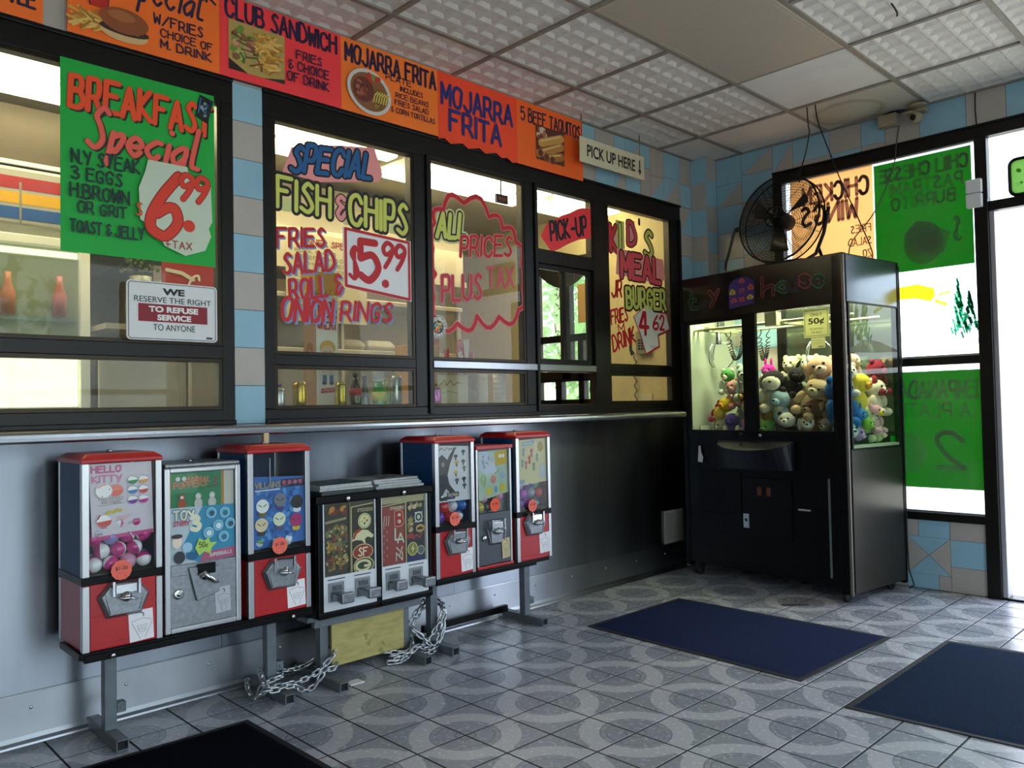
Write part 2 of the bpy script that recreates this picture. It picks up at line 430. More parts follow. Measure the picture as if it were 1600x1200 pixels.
# ------------------------------------------------------------------ floor
floor = struct('floor', Mb().box(0, RX, BY, YW + .12, -.1, -.0012), M_GROUT)
T = .205
cells = []
for i in range(-6, 20):
    for j in range(-30, 16):
        x0 = 1.0566 + i * T; y0 = 2.2099 + j * T
        a, b_, c_, d = max(x0, 0.0), min(x0 + T, RX), max(y0, BY), min(y0 + T, YW + .0)
        if b_ - a > .02 and d - c_ > .02: cells.append((a, b_, c_, d))
def seen(c):
    x, y = (c[0] + c[1]) / 2 - 3.16725, (c[2] + c[3]) / 2
    u = x * _r[0][0] + y * _r[0][1]; w = x * _r[2][0] + y * _r[2][1]
    if w < .3: return 1e9
    px = abs(u / w); py = 1.115 / w
    return w if px < .75 and py < .60 else 1e6 + w
cells.sort(key=seen)
TCACHE = {}
def tile_mesh(w, d):
    k = (round(w, 3), round(d, 3))
    if k not in TCACHE:
        g = .0037; e = .0008; mb = Mb(); x1, y1 = w - g, d - g
        vs = [(g, g, -.006), (x1, g, -.006), (x1, y1, -.006), (g, y1, -.006), (g, g, -e), (x1, g, -e), (x1, y1, -e), (g, y1, -e),
              (g + e, g + e, 0), (x1 - e, g + e, 0), (x1 - e, y1 - e, 0), (g + e, y1 - e, 0)]
        mb.add(vs, [(0, 1, 5, 4), (1, 2, 6, 5), (2, 3, 7, 6), (3, 0, 4, 7), (4, 5, 9, 8), (5, 6, 10, 9), (6, 7, 11, 10), (7, 4, 8, 11), (8, 9, 10, 11)])
        me = mb.mesh('tile'); me.materials.append(M_FT); me.materials.append(M_GROUT)
        for q_ in range(4): me.polygons[q_].material_index = 1; TCACHE[k] = (me, mb)
    return TCACHE[k]
rest = Mb()
for n, (a, b_, c_, d) in enumerate(cells):
    me, mb = tile_mesh(b_ - a, d - c_)
    if n < 300:
        o = bpy.data.objects.new('tile', me); COL.objects.link(o); o.location = (a, c_, 0); o.parent = floor
    else: rest.add([(p[0] + a, p[1] + c_, p[2]) for p in mb.v], mb.f, M_FT)
o = obj('tiles_beyond', rest, M_FT, floor); o['kind'] = 'stuff'

# ------------------------------------------------------------------ ceiling
M_CP = mat('ceiling_panel', '#e2dcd6', .85, noise=.05, nscale=60, bump=.4, bscale=500)
M_CPL = mat('plain_ceiling_panel', '#e0dcd7', .9, noise=.03, nscale=8)
M_TB = mat('ceiling_grid_bars', '#8d857c', .5, noise=.1)
ceiling = struct('ceiling', Mb().box(-.12, RX + .1, BY - .1, YW + .12, H + .06, H + .16), mat('ceiling_void', '#3a3632', .9))
gx = [.335 + .61 * k for k in range(0, 7)]; gy = [3.90 + .61 * k for k in range(-12, 2)]
bars = Mb()
for x in gx: bars.box(x - .012, x + .012, BY, YW, H - .006, H + .012)
for y in gy: bars.box(0, RX, y - .012, y + .012, H - .0055, H + .0115)
bars.box(0, .02, BY, YW, H - .004, H + .01); bars.box(0, RX, YW - .02, YW, H - .0045, H + .0105)
obj('grid_bars', bars, M_TB, ceiling)
PC = {}
def panel_mesh(w, d, plain):
    k = (round(w, 3), round(d, 3), plain)
    if k in PC: return PC[k]
    mb = Mb(); z = .004
    if plain: mb.box(0, w, 0, d, z, z + .012, M_CPL)
    else:
        s = .61 / 6; nx = max(1, round(w / s)); ny = max(1, round(d / s)); sx, sy = w / nx, d / ny
        mb.ms = [M_CP]
        for i in range(nx):
            for j in range(ny):
                x0, y0 = i * sx, j * sy; x1, y1 = x0 + sx, y0 + sy; r = .006
                q0 = [(x0, y0, z), (x1, y0, z), (x1, y1, z), (x0, y1, z)]
                q1 = [(x0 + r, y0 + r, z), (x1 - r, y0 + r, z), (x1 - r, y1 - r, z), (x0 + r, y1 - r, z)]
                ax, ay = x0 + .34 * sx, y0 + .28 * sy; bx, by = x1 - .05 * sx, y1 - .28 * sy
                q2 = [(x0 + .30 * sx, y0 + .16 * sy, z + .008), (x1 - .16 * sx, y0 + .16 * sy, z + .008), (x1 - .16 * sx, y1 - .34 * sy, z + .008), (x0 + .30 * sx, y1 - .34 * sy, z + .008)]
                vs = q0 + q1 + q2; fs = []
                for a in range(4):
                    b_ = (a + 1) % 4; fs += [(a, a + 4, b_ + 4, b_), (a + 4, a + 8, b_ + 8, b_ + 4)]
                fs.append((11, 10, 9, 8)); mb.add(vs, fs)
    PC[k] = mb.mesh('ceiling_panel'); return PC[k]
xs = [0] + gx + [RX]; ys = [BY] + gy + [YW]
for i in range(len(xs) - 1):
    for j in range(len(ys) - 1):
        x0, x1, y0, y1 = xs[i], xs[i + 1], ys[j], ys[j + 1]
        if x1 - x0 < .05 or y1 - y0 < .05: continue
        if abs(x0 - .945) < .02 and 2.6 < y0 < 3.8: continue       # light fitting
        plain = (abs(x0 - .945) < .02 and y0 > 3.8) or (y0 > 4.4 and x0 < 1.4)
        if x0 > .9 and x0 < 1. and y0 > 4.4: continue
        o = bpy.data.objects.new('panel', panel_mesh(x1 - x0 - .02, y1 - y0 - .02, plain)); COL.objects.link(o)
        o.location = (x0 + .01, y0 + .01, H + random.uniform(-.001, .002)); o.parent = ceiling
# sagging stained panel by the window wall
sg = Mb(); n = 16; vs = []; fs = []
for i in range(n + 1):
    for j in range(n + 1):
        x, y = .955 + .59 * i / n, 4.52 + .52 * j / n
        r = math.hypot((x - 1.17) / .20, (y - 4.82) / .20)
        z = H + .004 - .028 * max(0, 1 - r * r) - .006 * math.sin(x * 9)
        vs.append((x, y, z))
for i in range(n):
    for j in range(n): a = i * (n + 1) + j; fs.append((a, a + 1, a + n + 2, a + n + 1))
sg.add(vs, fs, None, True)
def stain_material():
    m = bpy.data.materials.new('stained_panel'); m.use_nodes = True; nt = m.node_tree; q = N(nt); b = nt.nodes['Principled BSDF']
    g = nt.nodes.new('ShaderNodeNewGeometry'); sp = nt.nodes.new('ShaderNodeSeparateXYZ'); nt.links.new(g.outputs['Position'], sp.inputs[0])
    dx = q.m('DIVIDE', q.m('SUBTRACT', sp.outputs[0], 1.17), .2); dy = q.m('DIVIDE', q.m('SUBTRACT', sp.outputs[1], 4.82), .2)
    r = q.m('SQRT', q.m('ADD', q.m('MULTIPLY', dx, dx), q.m('MULTIPLY', dy, dy)))
    nz = nt.nodes.new('ShaderNodeTexNoise'); nz.inputs['Scale'].default_value = 7; nt.links.new(g.outputs['Position'], nz.inputs['Vector'])
    r = q.m('ADD', r, q.m('MULTIPLY', nz.outputs[0], .3))
    e = q.m('SUBTRACT', 1, q.m('MULTIPLY', q.m('ABSOLUTE', q.m('SUBTRACT', r, 1.1)), 7)); e = q.m('MAXIMUM', e, 0)
    inn = q.m('LESS_THAN', r, 1.1)
    c = q.mixc(q.m('MULTIPLY', inn, .5), lin('#c4c1b6'), lin('#b3ab92')); c = q.mixc(q.m('MULTIPLY', e, .5), c, lin('#8a7c58'))
    nt.links.new(c, b.inputs['Base Color']); b.inputs['Roughness'].default_value = .9; return m
obj('sagging_panel', sg, stain_material(), ceiling, label='sagging ceiling panel with a round water stain')
lf = thing('ceiling_light', 'unlit recessed rectangular fluorescent fitting with amber prismatic lens', 'light', (1.25, 3.29, H))
fm = Mb(); fm.frame(.957, 1.543, 2.692, 3.888, H - .008, H + .02, .022, 'z'); obj('frame', fm, mat('fitting_frame', '#b5aa9c', .5), lf, .002)
obj('lens', Mb().box(.98, 1.52, 2.715, 3.865, H + .002, H + .01), mat('aged_prismatic_lens', '#5d5545', .35, noise=.12, nscale=2.2, bump=.5, bscale=300), lf)

# ------------------------------------------------------------------ service wall (left)
M_WB = mat('wall_plaster', '#9c9a94', .8, noise=.05)
wl = Mb(); wl.box(-.12, -.004, BY, YW + .12, 0, 1.035); wl.box(-.12, -.004, BY, YW + .12, 2.5, H + .06); wl.box(-.12, -.004, 4.757, YW + .12, 1.035, 2.5)
wl.box(-.12, -.004, 1.487, 1.621, 1.035, 2.5); wl.box(-.12, -.004, BY, -.6, 1.035, 2.5)
wall_left = struct('wall_left', wl, mat('left_wall_grout', '#5c5c5c', .9))
# brushed stainless sheets below the counter, three sheets with seams
for y0, y1 in ((BY, .2), (.202, 1.42), (1.422, 2.64), (2.642, 3.86), (3.862, YW - .01)):
    obj('steel_sheet', Mb().box(-.004, 0, y0, y1, .16, 1.035), M_STEEL, wall_left)
kp = [(.002, .17), (.012, .172), (.014, .168), (.014, .03), (.02, .016), (.034, .008), (.036, .001), (.0, .001)]
kk = Mb(); kk.prism([(x, BY, z) for x, z in kp], (0, 4.7 - BY, 0)); obj('baseboard_cove', kk, M_STEEL2, wall_left)
rv = Mb()
for k in range(18): rv.lathe([(.006, 0), (.006, .002), (.003, .004)], (.013, -.5 + .31 * k, .12), 'x', 8)
obj('screw_heads', rv, M_CHROME, wall_left)
M_TBL = mat('blue_wall_tile', '#93bccf', .3, noise=.05, nscale=5, bump=.1); M_TGR = mat('grey_wall_tile', '#b3aca5', .35, noise=.05, nscale=6, bump=.1)
def wtile(par, o, u, v, pts, m, d=.004):
    """ceramic wall tile: loop pts (u,v) raised d above the wall"""
    o = Vector(o); u = Vector(u); v = Vector(v); n = u.cross(v); c = [sum(p[k] for p in pts) / len(pts) for k in (0, 1)]
    q = []
    for p in pts:
        dx, dy = p[0] - c[0], p[1] - c[1]; l = math.hypot(dx, dy) or 1; s = 1 - .0018 / l
        q.append(o + u * (c[0] + dx * s) + v * (c[1] + dy * s) - n * d)
    obj('tile', Mb().prism(q, n * d), m, par)
def rtile(par, o, u, v, a, b_, c_, d, m): wtile(par, o, u, v, [(a, c_), (b_, c_), (b_, d), (a, d)], m)
UL, UV, UW = (0, 1, 0), (0, 0, 1), (1, 0, 0)
z = 1.068; k = 0
while z < 2.5:
    z1 = min(z + .1585, 2.502); rtile(wall_left, (0, 0, 0), UL, UV, 1.487, 1.621, z, z1, M_TBL if k % 2 == 0 else M_TGR); z = z1; k += 1
def band(par, o, u, v, a, b_, c_, d, pitch=.155, off=0):
    x = a; i = off
    while x < b_ - .01:
        x1 = min(x + pitch * random.choice((.72, 1, 1, 1.25)), b_); y = d; j = 0
        if b_ - x1 < .05: x1 = b_
        while y > c_ + .005:
            y0 = max(y - random.choice((.155, .175, .19)), c_)
            if y0 - c_ < .04: y0 = c_
            m = (M_TBL, M_TGR)[(i + j) % 2]
            if random.random() < .12 and y - y0 > .1 and x1 - x > .1:
                m2 = (M_TGR, M_TBL)[(i + j) % 2]
                wtile(par, o, u, v, [(x, y0), (x1, y0), (x1, y)], m); wtile(par, o, u, v, [(x, y0), (x1, y), (x, y)], m2)
            else: rtile(par, o, u, v, x, x1, y0, y, m)
            y = y0; j += 1
        x = x1; i += 1
band(wall_left, (0, 0, 0), UL, UV, 3.65, 4.905, 2.502, H); band(wall_left, (0, 0, 0), UL, UV, .2, 1.0, 2.5, H)
band(wall_left, (0, 0, 0), UL, UV, 4.76, 4.905, 1.07, 2.5)
# corner pilaster
pil = struct('wall_pilaster', Mb().box(-.02, .122, 4.909, YW + .05, 0, H + .02), M_WB)
band(pil, (0, 4.905, 0), UW, UV, 0, .126, 1.2, H, .126); band(pil, (.126, 0, 0), UL, UV, 4.905, YW, 1.2, H, .14, 1)

def fr_bar(mb, y0, y1, z0, z1, x0=-.055, x1=0.0, st=.010):
    mb.box(x0, x1, y0, y1, z0, z1)
def window_bay(par, y0, y1, z0, z1):
    f = Mb(); f.frame(-.05, -.004, y0 - .001, y1 + .001, z0 - .001, z1 + .001, .016, 'x'); obj('glazing_bead', f, mat('bronze_bead', '#2c241a', .35, .6, bump=.15), par, .0015)
    obj('pane', Mb().box(-.013, -.009, y0 + .01, y1 - .01, z0 + .01, z1 - .01), M_GLASS, par)
w1 = props(obj('window_1', Mb(), M_BLK), kind='structure')
f = Mb(); fr_bar(f, -.6, 1.487, 2.405, 2.502); fr_bar(f, 1.437, 1.487, 1.067, 2.405); fr_bar(f, -.6, 1.437, 1.067, 1.128); fr_bar(f, -.6, 1.437, 1.335, 1.388)
fr_bar(f, -.6, -.55, 1.128, 2.405); f.box(-.055, .012, -.6, 1.487, 2.49, 2.506); f.box(-.055, .016, -.6, 1.487, 1.066, 1.085)
obj('window_frame', f, M_BLK, w1, .003)
for a in ((-.55, 1.437, 1.128, 1.335), (-.55, 1.437, 1.388, 2.405)): window_bay(w1, *a)
w2 = props(obj('window_2', Mb(), M_BLK), kind='structure')
f = Mb(); fr_bar(f, 1.621, 4.757, 2.395, 2.502); fr_bar(f, 1.621, 4.757, 1.067, 1.126)
for a, b_ in ((1.621, 1.668), (2.425, 2.527), (3.205, 3.305), (3.808, 3.948), (4.638, 4.757)): fr_bar(f, a, b_, 1.126, 2.395)
for a, b_ in ((1.668, 2.425), (2.527, 3.205), (3.305, 3.808), (3.948, 4.638)): fr_bar(f, a, b_, 1.316, 1.363)
fr_bar(f, 3.305, 3.808, 1.945, 2.012); f.box(-.055, .012, 1.621, 4.757, 2.488, 2.505); f.box(-.055, .016, 1.621, 4.757, 1.066, 1.085)
obj('window_frame', f, M_BLK, w2, .003)
e = Mb()
for y in (2.5, 3.28, 4.73): e.box(.0005, .012, y, y + .022, 1.09, 2.40)
obj('mullion_cover', e, M_BLK, w2, .003)
for a in ((1.668, 2.425), (2.527, 3.205), (3.948, 4.638)):
    window_bay(w2, a[0], a[1], 1.126, 1.316); window_bay(w2, a[0], a[1], 1.363, 2.395)
window_bay(w2, 3.305, 3.808, 2.012, 2.395)
sl = Mb(); sl.frame(-.045, -.02, 3.31, 3.80, 1.363, 1.945, .03, 'x'); sl.box(-.045, -.02, 3.535, 3.565, 1.393, 1.915); obj('sliding_sash', sl, M_BLK, w2, .002)
obj('hanging_pane', Mb().box(-.034, -.030, 3.56, 3.80, 1.39, 1.92), M_GLASS, w2)
sb = Mb(); sb.box(.001, .009, 2.53, 3.80, 1.322, 1.357); obj('steel_rail_cover', sb, M_STEEL2, w2, .002)

counter = Mb(); counter.prism([(.018, BY, 1.036), (.20, BY, 1.036), (.20, BY, 1.026), (.214, BY, 1.026), (.222, BY, 1.032), (.224, BY, 1.045), (.222, BY, 1.056), (.214, BY, 1.064), (.20, BY, 1.066), (.018, BY, 1.066)], (0, 4.44 - BY, 0))
counter_o = single('service_counter', counter, mat('counter_stainless', '#b4b8bd', .22, .95, noise=.06, nscale=5, bump=.1, bscale=50), 'long stainless steel counter ledge running under the service windows', 'counter', bevel=.002)

# ------------------------------------------------------------------ window wall (back)
wb = Mb(); wb.box(-2.9, -1.72, YW, YW + .12, 0, H); wb.box(-1.72, -.96, YW, YW + .12, 2.34, H); wb.box(-1.72, -.96, YW, YW + .12, 0, .95); wb.box(-.96, -.05, YW, YW + .12, 0, H)
struct('wall_kitchen_end', wb, mat('cream_wall', '#d0bf8a', .7, noise=.04))
wb = Mb(); wb.box(-.05, .56, YW + .001, YW + .12, 0, H); wb.box(.56, RX + .12, YW + .004, YW + .12, 2.65, H + .06); wb.box(.56, 1.785, YW + .004, YW + .12, 0, .405)
wb.box(2.86, RX + .12, YW + .004, YW + .12, 0, .405)
wall_back = struct('wall_back', wb, mat('wall_grout', '#33363c', .9))
O = (0, YW, 0)
band(wall_back, O, UW, UV, .126, .56, 1.2, H, .2); band(wall_back, O, UW, UV, .56, 3.2, 2.652, H, .2, 1)
R_ = lambda a, b_, c_, d, m: rtile(wall_back, O, UW, UV, a, b_, c_, d, m)
for c in ((1.586, 1.783, .30, .404, M_TGR), (1.586, 1.783, .146, .30, M_TBL), (1.586, 1.783, .002, .146, M_TGR), (1.415, 1.586, .305, .404, M_TBL), (1.31, 1.415, .305, .404, M_TGR),
          (1.345, 1.52, .002, .088, M_TBL), (1.52, 1.586, .002, .088, M_TGR), (1.2, 1.345, .002, .088, M_TGR), (1.15, 1.31, .305, .404, M_TBL), (1.15, 1.35, .088, .305, M_TGR)): R_(*c)
cx, cy = 1.468, .2
for p, m in (([(1.35, .305), (cx, cy), (1.586, .305)], M_TBL), ([(1.35, .088), (1.586, .088), (cx, cy)], M_TBL), ([(1.35, .088), (cx, cy), (1.35, .305)], M_TGR), ([(1.586, .088), (1.586, .305), (cx, cy)], M_TGR)):
    wtile(wall_back, O, UW, UV, list(p) if p[0][1] < .2 or len(p) else p, m)
w3 = props(obj('window_3', Mb(), M_BLK), kind='structure')
def yb(f, x0, x1, z0, z1, d0=-.012, d1=.05): f.box(x0, x1, YW + d0, YW + d1, z0, z1)
f = Mb(); yb(f, .56, 3.9, 2.583, 2.652); yb(f, .56, .625, .45, 2.583); yb(f, 1.783, 1.845, 2.23, 2.583); yb(f, 1.775, 1.845, 0, 2.23, -.02); yb(f, .625, 1.78, 1.312, 1.36); yb(f, .56, 1.78, .405, .452)
yb(f, .56, RX, 2.645, 2.66, -.02)
obj('window_frame', f, M_BLK, w3, .003)
obj('pane', Mb().box(.625, 1.78, YW + .02, YW + .024, 1.36, 2.583), M_GLASS, w3); obj('pane', Mb().box(.625, 1.78, YW + .02, YW + .024, .452, 1.312), M_GLASS, w3)
bd = Mb(); yb(bd, .625, 1.78, 2.572, 2.583, .004, .03); yb(bd, .625, 1.775, .452, .462, .004, .03); yb(bd, .625, 1.775, 1.36, 1.37, .004, .03); obj('glazing_bead', bd, M_ALU, w3)
# doorway with transom light
d1 = props(obj('door_1', Mb(), M_BLK), kind='structure')
f = Mb(); yb(f, 1.845, 2.86, 2.16, 2.215); yb(f, 2.80, 2.86, 0, 2.583); f.box(1.845, 2.80, YW - .01, YW + .1, -.004, .012); obj('door_frame', f, M_BLK, d1, .003)
f = Mb(); yb(f, 1.845, 1.872, .01, 2.16, .0, .09); obj('door_jamb', f, mat('pale_aluminium', '#b9b7bd', .4, .6), d1, .003)
obj('pane', Mb().box(1.845, 2.80, YW + .02, YW + .024, 2.215, 2.583), M_GLASS, d1)
w4 = props(obj('window_4', Mb(), M_BLK), kind='structure')
f = Mb(); yb(f, 2.86, 2.9, 0, 2.583); yb(f, 4.5, RX, .4, 2.583); yb(f, 2.86, RX, .405, .452); yb(f, 2.86, RX, 1.312, 1.36); obj('window_frame', f, M_BLK, w4)
obj('pane', Mb().box(2.9, 4.5, YW + .02, YW + .024, .452, 2.583), M_GLASS, w4)

# ------------------------------------------------------------------ right and rear walls (behind the camera)
wr = Mb(); wr.box(RX, RX + .12, BY, -.3, 0, .42); wr.box(RX, RX + .12, 2.45, YW + .12, 0, .42); wr.box(RX, RX + .12, BY, YW + .12, 2.5, H + .06); wr.box(RX, RX + .12, BY, -2.2, .42, 2.5); wr.box(RX, RX + .12, 3.05, YW + .12, .42, 2.5)
struct('wall_right', wr, mat('right_wall_tile', '#9aa3aa', .4))
w5 = props(obj('window_5', Mb(), M_BLK), kind='structure')
f = Mb()
for y in (-2.2, -.9, .4, 1.7, 3.02): f.box(RX, RX + .05, y - .03, y + .03, .42, 2.5)
f.box(RX, RX + .05, -2.2, 3.02, 1.3, 1.35); obj('window_frame', f, M_BLK, w5)
obj('pane', Mb().box(RX + .02, RX + .024, -2.2, 3.02, .42, 2.5), M_GLASS, w5); obj('pane', Mb().box(RX + .02, RX + .024, -.3, 2.45, .03, .42), M_GLASS, w5)
struct('wall_front', Mb().box(-2.9, RX + .12, BY - .12, BY, 0, H + .06), mat('beige_wall', '#b9ab94', .8))

# ------------------------------------------------------------------ outdoors
M_CONC = mat('sunlit_concrete', '#c9c5bc', .9, noise=.12, nscale=3, bump=.3, bscale=80)
struct('ground_outside', Mb().box(-14, 30, YW + .12, 40, -.14, -.02).box(RX + .12, 30, -14, YW + .12, -.14, -.02), M_CONC)
bl = thing('building', 'pale distant shop building with a red fascia band seen through the doorway', 'building', (2.5, 17, -.02))
obj('wall', Mb().box(-1, 7, 17, 19, -.02, 4.2), mat('pale_render', '#e6dfd2', .9), bl)
obj('fascia', Mb().box(2.0, 7.1, 16.9, 17.0, 2.3, 2.55), mat('red_fascia', '#b8333c', .6), bl)
# ------------------------------------------------------------------ hand-painted signs on the service wall
OR, CO, INKC = '#ff7420', '#fb3c42', '#241339'
def poster(name, label, y0, z0, w, h, col, ragged=False, x=.018, cat='sign', th=.0015, tr=0):
    t = thing(name, label, cat, (x, y0, z0), None)
    mb = Mb(); pts = [(0, 0)]
    if ragged:
        pts = [(w * i / 14, .012 * math.sin(i * 2.1) - (.03 if i == 13 else 0) + .006) for i in range(15)]
        mb.prism([(x - th, y0 + a, z0 + b) for a, b in pts + [(w, h), (0, h)]], (th, 0, 0))
    else: mb.box(x - th, x, y0, y0 + w, z0, z0 + h)
    m = mat('poster_' + col.strip('#'), col, .6, 0, noise=.05, nscale=4)
    obj('board', mb, m, t)
    return t, Ink((x, y0, z0), (0, 1, 0), (0, 0, 1))
def fries(k, x0, y0, x1, y1, n=40, L=.07, cs=('#d9a545', '#c48a2c', '#e6be6a', '#a9752a')):
    for i in range(n):
        x = random.uniform(x0, x1); y = random.uniform(y0, y1); a = random.uniform(-.7, .9)
        k.stroke([(x - math.cos(a) * L / 2, y - math.sin(a) * L / 2), (x + math.cos(a) * L / 2, y + math.sin(a) * L / 2)], .009, random.choice(cs))
def blobs(k, x0, y0, x1, y1, n, r, cs):
    for i in range(n): k.oval(random.uniform(x0, x1), random.uniform(y0, y1), r * random.uniform(.6, 1.3), r * random.uniform(.5, 1), random.choice(cs), 9, random.uniform(0, 3))

t, k = poster('menu_sign', 'orange hand-painted sign ending in STYLE, cut off at the upper left corner', .215, 2.505, .566, .345, OR)
k.text('STYLE', .40, .05, .14, .055, INKC, .2, rot=-.03); k.obj(t)
t, k = poster('menu_sign', 'orange menu sign with burger photo reading Special W/FRIES CHOICE OF M. DRINK', .859, 2.505, .568, .345, OR)
k.text('OLK', .42, .285, .13, .06, INKC, .17); k.text('Special', .195, .20, .30, .135, INKC, .085, slant=.2, jit=.0)
k.text('W/FRIES', .305, .128, .19, .038, INKC, .18); k.text('CHOICE OF', .33, .083, .205, .030, INKC, .18); k.text('M. DRINK', .33, .038, .2, .032, INKC, .2)
fries(k, .03, .045, .13, .085, 46); k.poly([(.075, .12), (.135, .12), (.15, .26), (.06, .26)], '#c22a22'); k.stroke([(.075, .12), (.06, .26)], .004, '#3a1414'); k.stroke([(.135, .12), (.15, .26)], .004, '#3a1414')
k.oval(.195, .045, .085, .03, '#d8b27c'); k.oval(.195, .06, .09, .02, '#3b2012'); blobs(k, .13, .055, .25, .07, 10, .012, ('#d9b33a', '#6b8a2a')); k.oval(.195, .095, .088, .048, '#94502a', 26)
k.oval(.185, .112, .05, .02, '#ab6738', 16); k.obj(t)
t, k = poster('menu_sign', 'red menu sign reading CLUB SANDWICH with a photo of sandwiches and fries', 1.428, 2.505, .576, .345, CO)
k.text('CLUB SANDWICH', .025, .252, .525, .078, INKC, .17, rot=-.01)
k.rect(.036, .035, .29, .245, '#b79b55'); k.poly([(.036, .035), (.036, .08), (.12, .035)], '#2c1c1a'); k.poly([(.19, .035), (.29, .035), (.29, .055)], '#3a2a22')
def clip(k, x0, y0, x1, y1, n, r, cs): blobs(k, x0 + r, y0 + r, x1 - r, y1 - r, n, r, cs)
clip(k, .04, .07, .18, .235, 46, .020, ('#6f8f35', '#9cb04e', '#b77b57', '#8a5a3c', '#d8bd83', '#4f6e2a', '#c9a06e')); fries(k, .17, .07, .26, .215, 70, .05)
for q in range(5): k.stroke([(.05 + .02 * q, .19 - .03 * q), (.10 + .02 * q, .17 - .02 * q), (.14 + .01 * q, .18 - .03 * q)], .007, '#7b4a3a')
k.text('FRIES', .345, .165, .125, .036, INKC, .18); k.text('& CHOICE', .305, .112, .2, .038, INKC, .18); k.text('OF DRINK', .30, .058, .205, .038, INKC, .18); k.obj(t)
t, k = poster('menu_sign', 'orange menu sign reading MOJARRA FRITA PLATE with an oval plate photo', 2.004, 2.504, .572, .346, '#ff7c24')
k.text('MOJARRA FRITA', .025, .237, .53, .082, INKC, .18, rot=-.005); k.text('PLATE', .25, .208, .15, .028, INKC, .18)
for q, (s_, a, b_, w) in enumerate((('INCLUDES', .335, .170, .135), ('RICE BEANS', .305, .132, .2), ('FRIES SALAD', .30, .095, .205), ('& CORN TORTILLAS', .275, .055, .268))): k.text(s_, a, b_, w, .024, INKC, .18)
k.oval(.15, .115, .125, .105, '#cfcfc9', 30, -.25); k.oval(.15, .115, .108, .088, '#8c5a34', 28, -.25); k.oval(.115, .12, .06, .06, '#6d2f22', 18); clip(k, .06, .08, .15, .17, 20, .012, ('#8a4632', '#5d241a', '#a8644a'))
clip(k, .13, .16, .22, .21, 16, .016, ('#c0392b', '#6d8f3a', '#d9a545', '#b94c30')); clip(k, .17, .04, .25, .15, 14, .018, ('#7a5a22', '#5f4a1c', '#9a7b35'))
for q in range(6): k.stroke([(.17 + .014 * q, .075), (.18 + .014 * q, .11), (.195 + .014 * q, .125)], .007, '#d8c05a')
k.obj(t)
t, k = poster('menu_sign', 'torn red-orange sign reading MOJARRA FRITA in blue brush letters', 2.577, 2.487, .566, .363, '#fb4c24', True)
for o_ in (('MOJARRA', .025, .195, .50, .10), ('FRITA', .075, .065, .36, .10)): k.text(o_[0], o_[1], o_[2], o_[3], o_[4] * 1.05, '#1d2a78', .16, out='#7a1c3a', ow=.02, rot=-.01)
k.obj(t)
t, k = poster('menu_sign', 'orange menu sign reading 5 BEEF TAQUITOS with a photo of rolled taquitos', 3.143, 2.48, .56, .37, '#fd6a20')
k.text('5 BEEF TAQUITOS', .035, .255, .50, .072, INKC, .15, rot=.0)
k.rect(.15, .055, .39, .255, '#5e2a1c'); clip(k, .15, .17, .25, .255, 20, .015, ('#c9a887', '#a86a4a', '#7d3a28', '#d8c3a4'))
for a, b_, c_, d, cc in ((.19, .155, .385, .215, '#cf9a4c'), (.17, .09, .385, .165, '#b97f3c'), (.24, .075, .385, .105, '#a86e30')):
    k.stroke([(a, b_), (c_ - .02, d)], .048, cc); k.stroke([(a, b_ + .010), (c_ - .03, d + .010)], .010, '#e3bd7a')
for a, b_ in ((.185, .095), (.235, .08), (.285, .072)): k.oval(a, b_, .023, .026, '#8c4a24', 14); k.oval(a, b_, .015, .017, '#5a2814', 12)
k.obj(t)

# hanging pick-up board on two strings
t = thing('hanging_sign', 'small cream PICK UP HERE board with arrow hanging from ceiling on strings', 'sign', (.1, 3.58, 2.56))
obj('board', Mb().box(.096, .102, 3.58, 4.212, 2.56, 2.712), mat('cream_board', '#d8cfae', .55, noise=.04), t, .001)
font_text('PICK UP HERE', (.1025, 3.645, 2.60), (0, 1, -.004), (0, 0, 1), .075, .47, mat('black_print', '#131215', .5), t, bold=.02)
k = Ink((.1025, 3.58, 2.56), (0, 1, 0), (0, 0, 1)); k.stroke([(.583, .115), (.583, .045)], .012, '#131215'); k.poly([(.566, .058), (.600, .058), (.583, .022)], '#131215'); k.obj(t, 'arrow')
for y, zt in ((3.60, 2.85), (4.17, 2.85)):
    s_ = Mb(); s_.tube([(.1, y, 2.70), (.101, y, 2.80), (.1, y + .002, zt)], .0012, 5); s_.tube([(.1, y - .006, 2.81), (.1, y + .004, 2.82), (.1, y + .004, 2.845), (.1, y - .004, 2.845), (.1, y - .006, 2.81)], .0018, 5); obj('string', s_, M_RUB, t)

# breakfast special on the first window
G1 = '#0eab3c'
t, k = poster('breakfast_sign', 'green BREAKFAST SPECIAL 6.99 poster taped to the first service window', .837, 1.706, .567, .703, G1, x=.010)
k.text('BREAKFAST', .03, .535, .515, .112, '#f4501e', .165, slant=.05, out='#c03a18', ow=.015, sh='#10240f', sd=(.07, -.06), rot=-.0, jit=.05)
k.text('Special', .085, .395, .41, .155, '#ee6050', .12, slant=.2, out='#c83a2a', ow=.01, sh='#16240f', sd=(.05, -.03), rot=-.02, jit=0)
DK = '#0c2b2c'
for s_, a, b_, w, h in (('N.Y STEAK', .035, .325, .235, .048), ('3 EGGS', .035, .265, .17, .045), ('H.BROWN', .03, .20, .2, .048), ('OR GRIT', .055, .145, .165, .04), ('TOAST & JELLY', .03, .072, .25, .042)): k.text(s_, a, b_, w, h, DK, .17)
k.poly([(.29, .34), (.3, .385), (.45, .385), (.46, .33), (.545, .32), (.55, .18), (.535, .15), (.545, .12), (.52, .06), (.44, .03), (.36, .06), (.33, .12), (.27, .15), (.265, .27)], '#c9d6c0')
